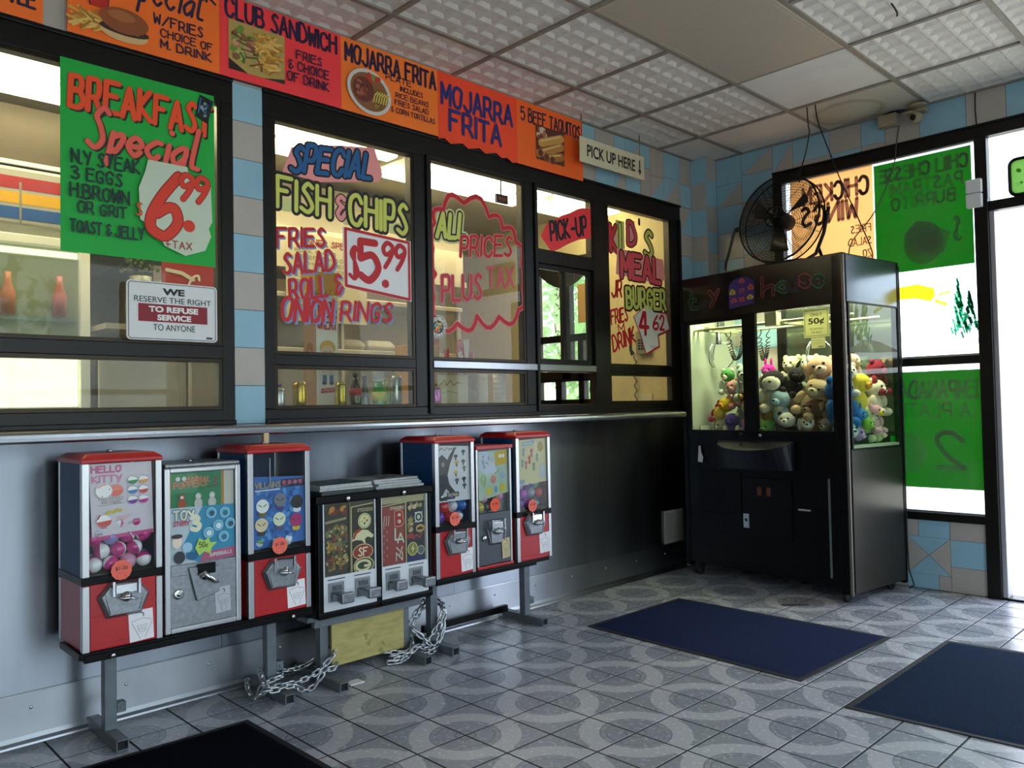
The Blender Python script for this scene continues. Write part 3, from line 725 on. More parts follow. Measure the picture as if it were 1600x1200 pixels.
k.text('6', .305, .105, .10, .235, '#e03a20', .15, out='#9c2014', ow=.02, slant=.12); k.text('99', .425, .255, .105, .095, '#e03a20', .2, out='#9c2014', ow=.03); k.oval(.455, .15, .024, .024, '#e03a20'); k.text('+TAX', .365, .055, .1, .028, '#b0281c', .14)
k.text('$', .255, .165, .020, .05, '#c85a20', .12); k.obj(t)
st = thing('window_sticker', 'small blue and black peeling sticker over the corner of BREAKFAST', 'sticker', (.013, 1.335, 2.30))
obj('sticker_sheet', Mb().prism([(.0125, 1.325, 2.31), (.0125, 1.375, 2.285), (.0125, 1.40, 2.385), (.0125, 1.345, 2.40)], (.002, 0, 0)), mat('sticker_dark', '#20252b', .3), st)
k = Ink((.0147, 1.325, 2.285), (0, 1, 0), (0, 0, 1)); clip(k, .015, .02, .06, .09, 14, .008, ('#8f9aa3', '#3d4a55', '#1e5a8a', '#0c0c0e')); k.stroke([(.012, .04), (.022, .1)], .006, '#2a6aa8'); k.obj(st, 'print')

t = thing('refusal_sign', 'white and maroon WE RESERVE THE RIGHT TO REFUSE SERVICE sign', 'sign', (.03, 1.05, 1.393))
mb = Mb(); q = []
for cxx, cyy, a0 in ((.335, .02, -90), (.335, .213, 0), (.018, .213, 90), (.018, .02, 180)):
    for s_ in range(5): a = math.radians(a0 + s_ * 22.5); q.append((.026, 1.05 + cxx + .016 * math.cos(a), 1.393 + cyy + .016 * math.sin(a)))
mb.prism(q, (.004, 0, 0)); obj('board', mb, M_WHITEP, t, .001)
k = Ink((.0302, 1.05, 1.393), (0, 1, 0), (0, 0, 1))
k.stroke([(.016, .01), (.336, .01), (.343, .018), (.343, .215), (.336, .223), (.016, .223), (.010, .215), (.010, .018), (.016, .01)], .0025, '#141414')
k.rect(.045, .075, .31, .143, '#8c1526'); k.rect(.305, .016, .33, .024, '#333333'); k.obj(t, 'border')
MB_, MW_ = mat('black_print'), mat('white_print', '#f0eeec', .5)
for s_, a, b_, w, h, m, bo in (('WE', .135, .180, .085, .026, MB_, .045), ('RESERVE THE RIGHT', .03, .149, .295, .022, MB_, .0), ('TO REFUSE', .083, .112, .19, .023, MW_, .045), ('SERVICE', .115, .081, .13, .023, MW_, .045), ('TO ANYONE', .10, .042, .16, .024, MB_, .0)):
    font_text(s_, (.0307, 1.05 + a, 1.393 + b_), (0, 1, 0), (0, 0, 1), h, w, m, t, bold=bo)

# painted lettering on the glass of window 2 (paint lies on the room side of the panes)
def glass_ink(x=-.0075): return Ink((x, 0, 0), (0, 1, 0), (0, 0, 1))
RD, YL_, PK = '#c21a24', '#d2d462', '#ef9a98'
k = glass_ink(); k.poly([(1.715, 2.16), (1.76, 2.28), (2.0, 2.34), (2.20, 2.37), (2.245, 2.25), (2.22, 2.21), (1.9, 2.15)], PK)
k.text('SPECIAL', 1.755, 2.175, .42, .115, '#1b5c96', .18, slant=.3, out='#101318', ow=.075, rot=.10); k.obj(w2, label='blue painted SPECIAL on a pink smear')
k = glass_ink(); k.rect(1.70, 1.99, 1.76, 2.05, '#d9d890'); k.rect(2.02, 1.975, 2.10, 2.02, '#d9d890'); k.rect(2.28, 1.97, 2.36, 2.03, '#d9d890'); k.text('FISH', 1.69, 2.005, .26, .13, YL_, .15, out='#15130f', ow=.105, rot=-.02); k.text('&', 1.982, 2.0, .055, .10, PK, .2, out='#3c1614', ow=.06); k.text('CHIPS', 2.055, 1.985, .325, .14, YL_, .15, out='#15130f', ow=.105, rot=-.02)
k.obj(w2, label='yellow painted FISH & CHIPS with black outline')
k = glass_ink()
for s_, a, b_, w, h, r in (('FRIES', 1.685, 1.83, .235, .078, .14), ('SALAD', 1.715, 1.715, .255, .085, .16), ('ROLL &', 1.745, 1.60, .27, .085, .20), ('ONION', 1.70, 1.51, .25, .095, .04), ('RINGS', 1.995, 1.53, .28, .085, .03)):
    k.text(s_, a, b_, w, h, RD, .19, slant=.15, sh='#6d8fc0', sd=(.09, -.07), rot=r, jit=.03)
k.obj(w2, label='red painted FRIES SALAD ROLL & ONION RINGS')
c = thing('price_card', 'white $5.99 price card with a red border taped to the second window', 'sign', (-.024, 2.024, 1.655))
obj('card', Mb().prism([(-.0065, 2.022, 1.685), (-.0065, 2.405, 1.645), (-.0065, 2.405, 1.945), (-.0065, 2.015, 1.965)], (.002, 0, 0)), M_WHITE, c)
k = glass_ink(-.0035); k.stroke([(2.03, 1.957), (2.393, 1.937), (2.393, 1.655), (2.03, 1.692), (2.03, 1.957)], .014, RD)
k.text('$', 2.05, 1.73, .045, .15, RD, .12); k.text('5', 2.11, 1.73, .10, .18, RD, .2); k.text('99', 2.24, 1.80, .125, .115, RD, .2); k.oval(2.25, 1.72, .02, .02, RD); k.obj(c)
# all prices plus tax cloud
k = glass_ink(); cl = []
P_ = [(2.545, 1.93), (2.56, 2.06), (2.62, 2.14), (2.76, 2.195), (2.94, 2.15), (3.04, 2.10), (3.14, 2.04), (3.185, 1.92), (3.19, 1.78), (3.15, 1.66), (3.0, 1.61), (2.84, 1.605), (2.70, 1.555), (2.57, 1.57), (2.545, 1.68), (2.56, 1.80), (2.545, 1.93)]
for a, b_ in zip(P_[:-1], P_[1:]):
    mx, my = (a[0] + b_[0]) / 2, (a[1] + b_[1]) / 2; dx, dy = b_[0] - a[0], b_[1] - a[1]; L = math.hypot(dx, dy); nx, ny = -dy / L, dx / L
    cl += [(a[0] + dx * t_ + nx * .40 * L * math.sin(PI * t_), a[1] + dy * t_ + ny * .40 * L * math.sin(PI * t_)) for t_ in (0, .2, .4, .6, .8)]
cl = [(min(max(a, 2.54), 3.195), b_) for a, b_ in cl]
k.stroke(cl + [cl[0]], .030, '#e0868a'); k.stroke(cl + [cl[0]], .022, RD); k.obj(w2, label='red painted cloud outline')
k = glass_ink(); k.text('ALL', 2.575, 1.99, .19, .12, YL_, .2, slant=.25, out='#1a1712', ow=.08, rot=.12, back='#d5d490')
k.text('PRICES', 2.73, 1.91, .37, .105, RD, .16, slant=.2, out='#e5a5a2', ow=.03, rot=.12); k.text('PLUS', 2.60, 1.665, .27, .125, '#c33a48', .17, slant=.15, out='#e0a0a4', ow=.02, rot=.13); k.text('TAX', 2.92, 1.765, .19, .105, '#c85060', .17, slant=.1, rot=.1)
k.obj(w2, label='painted ALL PRICES PLUS TAX inside the cloud')
s_ = thing('round_sticker', 'round white sticker with dark ring and painted globe on second window', 'sticker', (-.026, 2.572, 1.53))
obj('disc', Mb().lathe([(.06, 0), (.06, .0015)], (-.0075, 2.572, 1.53), 'x', 28), M_WHITE, s_)
k = Ink((-.0058, 2.572, 1.53), (0, 1, 0), (0, 0, 1)); k.oval(0, 0, .055, .055, '#16161a', 28); k.oval(0, 0, .052, .052, '#e8e4da', 28); k.oval(0, 0, .034, .034, '#1c3f56', 24); clip(k, -.03, -.03, .03, .03, 26, .008, ('#e0a92f', '#3f8fb5', '#d86a2a', '#e8d35a', '#2c5a3a'))
for i, ch in enumerate('AMERICAN'): a = PI * (.95 - .9 * i / 7); k.text(ch, .042 * math.cos(a) - .005, .042 * math.sin(a) - .006, .010, .012, '#16161a', .18)
for i, ch in enumerate('CHALLEN'): a = PI * (1.1 + .8 * i / 6); k.text(ch, .042 * math.cos(a) - .005, .042 * math.sin(a) - .006, .010, .012, '#16161a', .18)
k.obj(s_, 'print')
# torn PICK-UP slip
t = thing('pickup_sign', 'torn slanted coral paper reading PICK-UP above the pick-up hatch', 'sign', (-.025, 3.33, 2.0))
pts = [(3.345, 2.10), (3.43, 2.02), (3.50, 2.045), (3.58, 2.085), (3.68, 2.125), (3.78, 2.145), (3.823, 2.15), (3.812, 2.33), (3.72, 2.325), (3.65, 2.30), (3.60, 2.275), (3.52, 2.245), (3.45, 2.20), (3.40, 2.185)]
obj('paper', Mb().prism([(-.0068, a, b_) for a, b_ in pts], (.0015, 0, 0)), mat('poster_' + CO.strip('#'), CO, .6), t)
k = glass_ink(-.0045); k.text('PICK-UP', 3.43, 2.085, .33, .105, '#16101c', .17, slant=.15, rot=.24); k.obj(t)
# kids meal
k = glass_ink()
k.rect(4.04, 2.12, 4.13, 2.30, '#c9cc74'); k.poly([(3.955, 2.1), (4.03, 2.08), (4.05, 2.2), (3.96, 2.3)], PK); k.poly([(4.14, 2.16), (4.26, 2.16), (4.24, 2.32), (4.15, 2.32)], PK)
k.text('K', 3.985, 2.10, .065, .16, '#d8343c', .18, out='#15130f', ow=.05); k.text('I', 4.085, 2.11, .01, .16, YL_, .16, out='#15130f', ow=.05); k.text('D', 4.165, 2.16, .08, .14, '#e0525a', .18, out='#15130f', ow=.06); k.text("'", 4.29, 2.22, .02, .12, '#15130f', .2); k.text('S', 4.345, 2.11, .08, .16, YL_, .18, out='#15130f', ow=.07)
k.poly([(4.03, 1.95), (4.5, 1.93), (4.57, 1.97), (4.55, 2.10), (4.05, 2.12)], '#f09a92'); k.text('MEAL', 4.09, 1.945, .42, .15, '#e2525c', .22, out='#15130f', ow=.07, rot=-.01)
k.obj(w2, label="painted KID'S MEAL in red and yellow")
k = glass_ink(); k.text('JR', 3.985, 1.80, .10, .10, RD, .18, slant=.2, rot=.08); k.oval(4.115, 1.83, .01, .01, RD); k.text('BURGER', 4.135, 1.745, .43, .125, YL_, .19, out='#15130f', ow=.10, rot=.03); k.obj(w2, label='painted JR. BURGER')
k = glass_ink(); k.text('FRIES', 3.975, 1.625, .17, .085, RD, .18, slant=.15, rot=.2); k.text('M', 4.05, 1.575, .06, .05, RD, .2, rot=.2); k.text('DRINK', 3.99, 1.455, .24, .095, RD, .18, slant=.15, rot=.3)
k.poly([(4.2, 1.69), (4.375, 1.80), (4.43, 1.745), (4.58, 1.74), (4.62, 1.62), (4.48, 1.575), (4.49, 1.50), (4.33, 1.44), (4.27, 1.57)], '#b02430'); k.poly([(4.21, 1.69), (4.375, 1.788), (4.43, 1.733), (4.57, 1.728), (4.605, 1.63), (4.465, 1.585), (4.475, 1.51), (4.335, 1.455), (4.28, 1.575)], '#dcdccc')
k.text('4', 4.27, 1.58, .09, .14, RD, .2); k.text('62', 4.42, 1.62, .12, .09, RD, .2); k.text('TAX', 4.38, 1.485, .06, .02, RD, .15); k.obj(w2, label='painted FRIES M DRINK 4.62 with white price shape')

# posters taped outside on the window wall: seen from behind, lit through
def back_poster(label, x0, z0, x1, z1, col, items, name='window_poster', dark='#0b4a1c', blobs_=None):
    t = thing(name, label, 'poster', (x0, YW + .03, z0))
    m = mat('backlit_' + col.strip('#'), col, .8, 0, noise=.03, nscale=5, trans=.85)
    obj('paper', Mb().box(x0, x1, YW + .030, YW + .0305, z0, z1), m, t)
    k = Ink((x0, YW + .0295, z0), (1, 0, 0), (0, 0, 1), mirror=x1 - x0); k.tr = .9
    for s_, a, b_, w, h, c_, tk in items: k.text(s_, a, b_, w, h, c_, tk, jit=.02)
    if blobs_: blobs_(k)
    k.obj(t)
def gburr(k):
    k.oval(.27, .16, .11, .13, '#a5b5a5', 18); k.poly([(.12, .20), (.30, .30), (.38, .22), (.34, .10), (.16, .08)], '#b9c5b9'); k.oval(.24, .17, .06, .07, '#b4c4b4', 14)
def chk(k): k.oval(.50, .14, .09, .08, '#d88a78', 18); k.oval(.42, .12, .08, .07, '#e0a090', 18); k.oval(.47, .08, .1, .05, '#d08070', 18)
back_poster('backlit orange CHICKEN WINGS poster seen reversed through window', .665, 1.85, 1.205, 2.575, '#eec79a', (('CHICKEN', .03, .56, .42, .11, '#8a7484', .2), ('WINGS', .1, .42, .36, .12, '#8a7484', .2), ('FRIES', .02, .32, .12, .045, '#95827a', .16), ('SALAD', .02, .24, .14, .045, '#95827a', .16), ('ZO', .02, .16, .05, .045, '#95827a', .16)), blobs_=chk)
back_poster('backlit green CHILI CHESSE PASTRAMI BURRITO poster seen reversed', 1.212, 1.885, 1.757, 2.565, '#068a28', (('CHILI CHESSE', .02, .565, .49, .075, '#93a596', .2), ('PASTRAMI', .05, .47, .40, .07, '#adbdae', .18), ('BURRITO', .09, .38, .35, .07, '#adbdae', .18), ('$', .06, .14, .04, .14, '#a9b5a9', .08)), blobs_=gburr)
back_poster('backlit green lower poster reading EMPANADA PLATE and 2, seen reversed', 1.13, .592, 1.765, 1.28, '#068a28', (('EMPANADA', .02, .53, .42, .095, '#c2cec2', .18), ('A PLATE', .06, .42, .4, .075, '#c8d2c8', .16), ('2', .1, .12, .14, .2, '#c2cec2', .14)), blobs_=lambda k: k.oval(.4, .2, .1, .12, '#e0e6e0', 16))
# winter scene painted on the glass between the two green posters
k = Ink((0, YW + .019, 0), (1, 0, 0), (0, 0, 1)); k.tr = .9; S_ = lambda *a: k.stroke(*a)
k.poly([(1.3, 1.79), (1.45, 1.80), (1.54, 1.765), (1.545, 1.72), (1.52, 1.69), (1.44, 1.715), (1.3, 1.72)], '#e2c41c'); S_([(1.55, 1.69), (1.60, 1.665)], .02, '#e8dc3a'); S_([(1.57, 1.725), (1.62, 1.735)], .012, '#e8dc3a')
for cxx, zb, ht, w, c_ in ((1.665, 1.51, .30, .045, '#2fa37a'), (1.725, 1.49, .24, .05, '#3f8f72')):
    for q in range(60):
        a = random.random(); x = cxx + random.uniform(-1, 1) * w * (1 - a); zz = zb + ht * a; S_([(x, zz), (x + .008, zz - .03)], .010, c_)
k.poly([(1.43, 1.405), (1.5, 1.44), (1.58, 1.48), (1.68, 1.50), (1.775, 1.45), (1.775, 1.425), (1.6, 1.41)], '#c9cbc9'); k.obj(w3, 'painted_scene', 'painted yellow streak, two green trees and grey snow')
# round-cornered green sign in the transom
t = thing('transom_sign', 'round-cornered dark framed sign with green face in the light above the doorway', 'sign', (2.07, YW, 2.23))
q = []
for cxx, czz, a0 in ((2.22, 2.262, -90), (2.22, 2.39, 0), (1.985, 2.39, 90), (1.985, 2.262, 180)):
    for i in range(5): a = math.radians(a0 + 22.5 * i); q.append((cxx + .035 * math.cos(a), YW + .015, czz + .035 * math.sin(a)))
obj('rim', Mb().tube(q, .010, 8, closed=True), M_BLK, t)
k = Ink((1.95, YW + .012, 2.228), (1, 0, 0), (0, 0, 1)); k.tr = .9; k.rect(.005, .005, .30, .19, '#56803a'); clip(k, .02, .02, .28, .17, 30, .012, ('#6f9050', '#98b86a', '#f4f8f0', '#809868')); k.obj(t, 'face')
# ------------------------------------------------------------------ vending machine racks
def rack(label, y0, y1, posts, feet, bar, xf_=.33, extra=None):
    t = thing('machine_rack', label, 'rack', (.19, (y0 + y1) / 2, 0))
    for y in posts:
        a = .045 if not extra else .045
        obj('post', Mb().box(.17, .21, y - .02, y + .02, .038, bar[0]), M_GREYST, t, .003)
        b = Mb(); b.box(.176, .21, y + .0205, y + .05, .09, .125); b.lathe([(.007, 0), (.007, .004)], (.21, y + .036, .107), 'x', 10); obj('bracket', b, M_GREYST, t, .002)
    for y, xa, xb in feet:
        f = Mb(); f.frame(xa, xb, y - .02, y + .02, .001, .038, .004, 'x'); f.box(xa + .01, xb - .012, y - .012, y + .012, .008, .030, M_RUB)
        f.ms = [M_GREYST, M_RUB]; f.mi = [0] * 24 + [1] * 6; obj('foot', f, None, t, .0015)
    return t
r1 = rack('grey steel rack under the three leftmost vending machines', .77, 1.65, (.935, 1.53), ((.935, .01, .325), (1.53, -.0 + .02, .352)), (.325,))
b = Mb(); b.box(.12, .335, .80, 1.64, .327, .349); b.box(.30, .342, .815, 1.635, .317, .340); obj('shelf_bar', b, M_BLACK, r1, .003)
for y in (.90, 1.55): obj('bolt', Mb().lathe([(.008, 0), (.008, .006), (.004, .008)], (.342, y, .328), 'x', 10), M_CHROME, r1)
r2 = rack('grey steel rack with plywood front under the black sticker machine', 1.66, 2.24, (1.765, 2.18), ((1.745, .03, .392), (2.18, .03, .375)), (.27,))
b = Mb(); b.box(.17, .26, 1.66, 2.235, .262, .284); b.box(.235, .262, 1.69, 2.23, .235, .284); obj('top_rail', b, M_GREYST, r2, .003)
def ply_material():
    m = bpy.data.materials.new('yellowed_plywood'); m.use_nodes = True; nt = m.node_tree; q = N(nt); b = nt.nodes['Principled BSDF']
    g = nt.nodes.new('ShaderNodeNewGeometry'); mp = nt.nodes.new('ShaderNodeMapping'); mp.inputs['Scale'].default_value = (1, .25, 1); nt.links.new(g.outputs['Position'], mp.inputs[0])
    w = nt.nodes.new('ShaderNodeTexNoise'); w.inputs['Scale'].default_value = 60; w.inputs['Detail'].default_value = 6; nt.links.new(mp.outputs[0], w.inputs[0])
    w2_ = nt.nodes.new('ShaderNodeTexNoise'); w2_.inputs['Scale'].default_value = 14; nt.links.new(g.outputs['Position'], w2_.inputs[0])
    c = q.mixc(w.outputs[0], lin('#8f8346'), lin('#c6ba78')); c = q.mixc(q.m('MULTIPLY', q.m('GREATER_THAN', w2_.outputs[0], .66), .5), c, lin('#6b6030'))
    nt.links.new(c, b.inputs['Base Color']); b.inputs['Roughness'].default_value = .6; return m
obj('plywood_front', Mb().box(.214, .226, 1.79, 2.158, .052, .234), ply_material(), r2, .001, label='yellowed plywood board')
r3 = rack('grey steel rack under the three vending machines nearest the crane game', 2.25, 3.02, (2.345, 2.96), ((2.345, .04, .365), (2.97, .03, .325)), (.325,))
b = Mb(); b.box(.09, .335, 2.252, 3.0, .332, .351); b.box(.30, .342, 2.26, 2.90, .322, .345); obj('shelf_bar', b, M_BLACK, r3, .003)
obj('brace_bar', Mb().box(.06, .085, 2.38, 2.94, .04, .075), M_BLACK, r3, .003)

# ------------------------------------------------------------------ vending machines
def coin_mech(par, y, z, s=1.0, X=.346, tall=False):
    """cast hexagonal coin mechanism with turn handle"""
    m = Mb()
    if not tall: pts = [(-.083, .0), (-.042, .045), (.045, .042), (.083, -.006), (.055, -.072), (-.055, -.072)]
    else: pts = [(-.055, .052), (.055, .052), (.038, -.072), (-.038, -.072)]
    P = [(X, y + a * s, z + b * s) for a, b in pts]; cP = [(X + .014, y + a * s * .86, z + b * s * .86) for a, b in pts]
    n = len(P); m.add(P + cP, [tuple(range(n, 2 * n))] + [(i, (i + 1) % n, n + (i + 1) % n, n + i) for i in range(n)])
    o = obj('coin_mechanism', m, M_CAST, par, .002)
    g = Mb(); g.box(X + .012, X + .024, y - .032 * s, y + .034 * s, z + .008 * s, z + .036 * s); g.box(X + .014, X + .03, y - .044 * s, y - .036 * s, z + .0 * s, z + .05 * s); g.box(X + .014, X + .03, y + .036 * s, y + .044 * s, z + .0 * s, z + .05 * s)
    c = obj('coin_slot', g, M_CHROME, par, .001); c.parent = o
    k = Mb(); k.lathe([(.017 * s, 0), (.017 * s, .012), (.012 * s, .016), (.010 * s, .022)], (X + .014, y, z - .004), 'x', 14)
    k.tube([(X + .034, y - .026 * s, z - .004), (X + .04, y - .012 * s, z - .006), (X + .042, y, z - .006), (X + .04, y + .014 * s, z - .010), (X + .034, y + .028 * s, z - .014)], [.005 * s, .007 * s, .009 * s, .007 * s, .005 * s], 8, None, flat=.7)
    c = obj('turn_handle', k, M_CHROME, par); c.parent = o
    r = Mb(); r.tube([(X + .012, y - .062 * s, z + .01), (X + .016, y - .045 * s, z - .055 * s)], .003, 6); r.tube([(X + .012, y + .062 * s, z + .006), (X + .016, y + .045 * s, z - .055 * s)], .003, 6); c = obj('rib', r, M_CAST, par); c.parent = o
def sticker_round(par, y, z, r=.03, X=.349, txt='$1.00', col='#ef6a58'):
    m = Mb(); n = 26; m.prism([(X, y + (r + (.0014 if i % 2 else 0)) * math.cos(2 * PI * i / n), z + (r + (.0014 if i % 2 else 0)) * math.sin(2 * PI * i / n)) for i in range(n)], (.001, 0, 0))
    o = obj('price_sticker', m, paint(col), par, label='round coral price sticker')
    font_text(txt, (X + .0012, y - r * .6, z - r * .05), (0, 1, 0), (0, 0, 1), r * .42, r * 1.2, mat('black_print'), par, 'price_lettering', .0)
    k = Ink((X + .001, y - r, z - r), (0, 1, 0), (0, 0, 1)); k.stroke([(r * .55, r * .5), (r * .55, r * .25)], .001, '#5a1c18'); k.stroke([(r * 1.4, r * .5), (r * 1.4, r * .25)], .001, '#5a1c18'); k.stroke([(r * .55, r * 1.5), (r * 1.45, r * 1.5)], .0012, '#c2463a'); k.stroke([(r * .5, r * .72), (r * 1.5, r * .72)], .001, '#b04036'); k.obj(par, 'print')
def info_sticker(par, y, z, w=.078, h=.10, X=.3415, col='#ece9ee'):
    o = obj('instruction_sticker', Mb().prism([(X, y, z), (X, y + w, z + .004), (X, y + w - .004, z + h + .002), (X, y - .005, z + h)], (.0008, 0, 0)), paint(col), par, label='pale instruction sticker with line drawing')
    k = Ink((X + .0009, y, z), (0, 1, 0), (0, 0, 1)); L = '#6b6d78'
    k.stroke([(.004, h * .66), (w * .5, h * .74), (w * .92, h * .66)], .0012, L); k.stroke([(.006, h * .62), (w * .42, h * .08)], .0014, L); k.stroke([(w * .92, h * .6), (w * .62, h * .1)], .0012, L)
    k.stroke([(w * .3, h * .5), (w * .7, h * .52), (w * .62, h * .3), (w * .38, h * .3), (w * .3, h * .5)], .001, L); k.stroke([(w * .45, h * .92), (w * .56, h * .9), (w * .56, h * .8)], .003, '#3f4150')
    for q in range(3): k.stroke([(w * .36, h * (.44 - .04 * q)), (w * .62, h * (.45 - .04 * q))], .0008, L)
    k.obj(par, 'print')
def lid(par, x0, x1, y0, y1, z0, z1, m):
    b = Mb(); e = .022
    vs = [(x0, y0, z0), (x1, y0, z0), (x1, y1, z0), (x0, y1, z0), (x0, y0, z0 + .014), (x1, y0, z0 + .014), (x1, y1, z0 + .014), (x0, y1, z0 + .014), (x0 + e, y0 + e, z1), (x1 - e, y0 + e, z1), (x1 - e, y1 - e, z1), (x0 + e, y1 - e, z1)]
    b.add(vs, [(3, 2, 1, 0), (0, 1, 5, 4), (1, 2, 6, 5), (2, 3, 7, 6), (3, 0, 4, 7), (4, 5, 9, 8), (5, 6, 10, 9), (6, 7, 11, 10), (7, 4, 8, 11), (8, 9, 10, 11)])
    o = obj('lid', b, m, par, .004)
    c = obj('lid_lock', Mb().lathe([(.011, 0), (.011, .006), (.006, .008)], ((x0 + x1) / 2, (y0 + y1) / 2, z1), 'z', 12), M_CHROME, par); c.parent = o
def capsule_machine(label, y0, y1, zt, zmid=.585):
    """red based capsule machine: red cabinet, clear head, coin mechanism"""
    t = thing('capsule_machine', label, 'vending machine', (.21, (y0 + y1) / 2, .351)); x0, x1 = .085, .335; zb = .351
    c = Mb(); c.box(x0, x1, y0 + .004, y1 - .004, zb, zmid - .018); obj('lower_cabinet', c, M_RED, t, .002)
    d = Mb(); d.box(x1, x1 + .005, y0 + .024, y1 - .022, zb + .005, zmid - .020); d.box(x1 + .004, x1 + .0065, y0 + .024, y1 - .022, zb + .02, zb + .11); obj('coin_door', d, M_RED, t, .002)
    b = Mb(); b.box(x0 - .003, x1 + .006, y0 - .001, y1 + .001, zmid - .020, zmid + .006); obj('band', b, M_BLACK, t, .002)
    p = Mb()
    for za, zb_ in ((zb, zmid - .022), (zmid + .006, zt - .03)):
        for ya, yb_ in ((y0, y0 + .022), (y1 - .020, y1)):
            for q_ in ((x1 - .014, x1 + .008), (x0 - .002, x0 + .012)): obj('corner_post', Mb().box(q_[0], q_[1], ya, yb_, za, zb_), M_ALU, t, .002)
    for q_ in ((x0 + .012, x1 - .014, y0 + .002, y0 + .006), (x0 + .012, x1 - .014, y1 - .006, y1 - .002), (x0, x0 + .004, y0 + .02, y1 - .02)): obj('blue_panel', Mb().box(*q_, zmid, zt - .03), M_BLUE, t)
    obj('front_pane', Mb().box(x1 + .0, x1 + .002, y0 + .022, y1 - .02, zmid + .006, zt - .03), M_GLASS2, t)
    lid(t, x0 - .006, x1 + .012, y0 - .004, y1 + .004, zt - .03, zt, M_RED)
    f = Mb(); f.box(x0 + .005, x1 - .002, y0 + .01, y1 - .01, zmid - .01, zmid + .012); obj('hopper_floor', f, M_BLACK, t)
    return t
def CN(cc):
    def one(h):
        h = h.strip('#'); r, g, b = [int(h[i:i + 2], 16) for i in (0, 2, 4)]; mx, mn = max(r, g, b), min(r, g, b)
        if mx - mn < 28: return 'white' if mx > 190 else 'grey'
        if r == mx: return 'pink' if b > g + 20 and b > 90 else ('yellow' if g > .8 * r else ('orange' if g > .42 * r else 'red'))
        if g == mx: return 'green' if r < .9 * g or b < .5 * g else 'olive'
        return 'purple' if r > .62 * b and g < .8 * b else 'blue'
    a, b = one(cc[0]), one(cc[1]); return a if a == b else a + ' and ' + b
def capsules(n, y0, y1, z0, z1, cols, label, group, r=.029, X=.305, rows=2):
    """toy capsules heaped against the front pane: each its own two-coloured shell"""
    protos = []
    for c1, c2 in cols:
        m = Mb(); m.ball((0, 0, 0), r, mat('shell_' + c1.strip('#'), c1, .22, coat=.5), 16, 10)
        mm = mat('shell_' + c2.strip('#'), c2, .18, coat=.5); m.ms.append(mm)
        for i, f in enumerate(m.f):
            if sum(m.v[a][2] for a in f) / len(f) > .0: m.mi[i] = 1
        m.tube([(r * 1.02 * math.cos(a), r * 1.02 * math.sin(a), 0) for a in [2 * PI * q / 18 for q in range(18)]], .0015, 5, m.ms[0], closed=True)
        protos.append(m.mesh('toy_capsule'))
    k = 0; z = z0 + r; row = 0; pos = []; tags = []; nm = ['first', 'second', 'third', 'fourth', 'fifth', 'sixth', 'seventh']; rn = ['bottom', 'second', 'third', 'fourth', 'top']; mc = label
    while k < n and z < z1 + r:
        y = y0 + r + (row % 2) * r * .9; ci = 0
        while y < y1 - r + .004 and k < n:
            for d in range(rows):
                if k < n: pos.append((X - d * r * 1.9 + random.uniform(-.002, .002), min(y + (d % 2) * r * .5, y1 - r), z + (d % 2) * .004)); k += 1; tags.append('%s in the %s %s row' % (nm[min(ci, 6)], rn[min(row, 4)], ('front', 'rear')[d]))
            y += 2 * r * 1.02; ci += 1
        z += r * 1.72; row += 1
    for i, p in enumerate(pos):
        o = bpy.data.objects.new('toy_capsule', protos[(i * 7 + i // 3) % len(protos)]); COL.objects.link(o); o.location = p
        o.rotation_euler = (random.uniform(0, 6), random.uniform(0, 6), random.uniform(0, 6)); props(o, '%s toy capsule, %s of %s' % (CN(cols[(i * 7 + i // 3) % len(cols)]), tags[i], mc), 'toy capsule', group)
def card(par, X, pts, col, name='display_card', label=None):
    return obj(name, Mb().prism([(X, a, b) for a, b in pts], (.0008, 0, 0)), paint(col), par, label=label)

# machine 1: pink and white capsules
Y0, Y1 = .808, 1.060
m1 = capsule_machine('leftmost red-lidded capsule machine with a pink and white card and round sticker', Y0, Y1, .988)
coin_mech(m1, .934, .522); sticker_round(m1, .925, .603, .032, X=.351); info_sticker(m1, .953, .356, .078, .102, X=.342)
card(m1, .330, [(.842, .705), (1.036, .712), (1.030, .955), (.832, .955)], '#e6dbe6', label='pale pink display card')
k = Ink((.3309, .832, .705), (0, 1, 0), (0, 0, 1)); PKK = '#d9669a'
k.poly([(.010, .0), (.203, .007), (.202, .02), (.010, .012)], '#d0408c'); k.text('HELLO', .008, .222, .09, .020, PKK, .3); k.text('KITTY', .01, .190, .09, .020, '#e08cb4', .3)
k.text('COIN CAPSULE', .03, .130, .075, .009, '#a8a0a0', .16); k.text('AND CHARM', .036, .118, .06, .009, '#a8a0a0', .16); k.stroke([(.028, .112), (.105, .117)], .001, '#555060')
def cap2(k, x, y, r, c, top='#f6f4f4'):
    k.oval(x, y, r, r * .86, '#b8b0b8', 18); k.oval(x, y + .0005, r * .94, r * .8, top, 18); k.poly([(x + r * .95 * math.cos(a), y + r * .8 * math.sin(a)) for a in [PI + PI * q / 9 + .12 for q in range(10)]], c)
cap2(k, .082, .160, .024, '#e26a58', '#ec8474'); k.oval(.045, .160, .027, .024, '#d5d0d4'); k.oval(.045, .161, .025, .022, '#f6f4f5'); k.stroke([(.028, .172), (.04, .180), (.05, .181)], .004, '#e38a7c'); k.oval(.04, .142, .002, .002, '#333333', 8); k.oval(.062, .165, .002, .002, '#333333', 8)
k.stroke([(.085, .21), (.09, .195), (.088, .184)], .003, '#e08cb4')
for i, c_ in enumerate(('#1f8a48', '#e0a058', '#1f78b8', '#c9303c', '#7a2f9a', '#c2308c')): cap2(k, .135 + .035 * (i % 2), .19 - .033 * (i // 2), .0165, c_); k.stroke([(.13 + .035 * (i % 2), .205 - .033 * (i // 2)), (.15 + .035 * (i % 2), .20 - .033 * (i // 2))], .0014, '#6a6070')
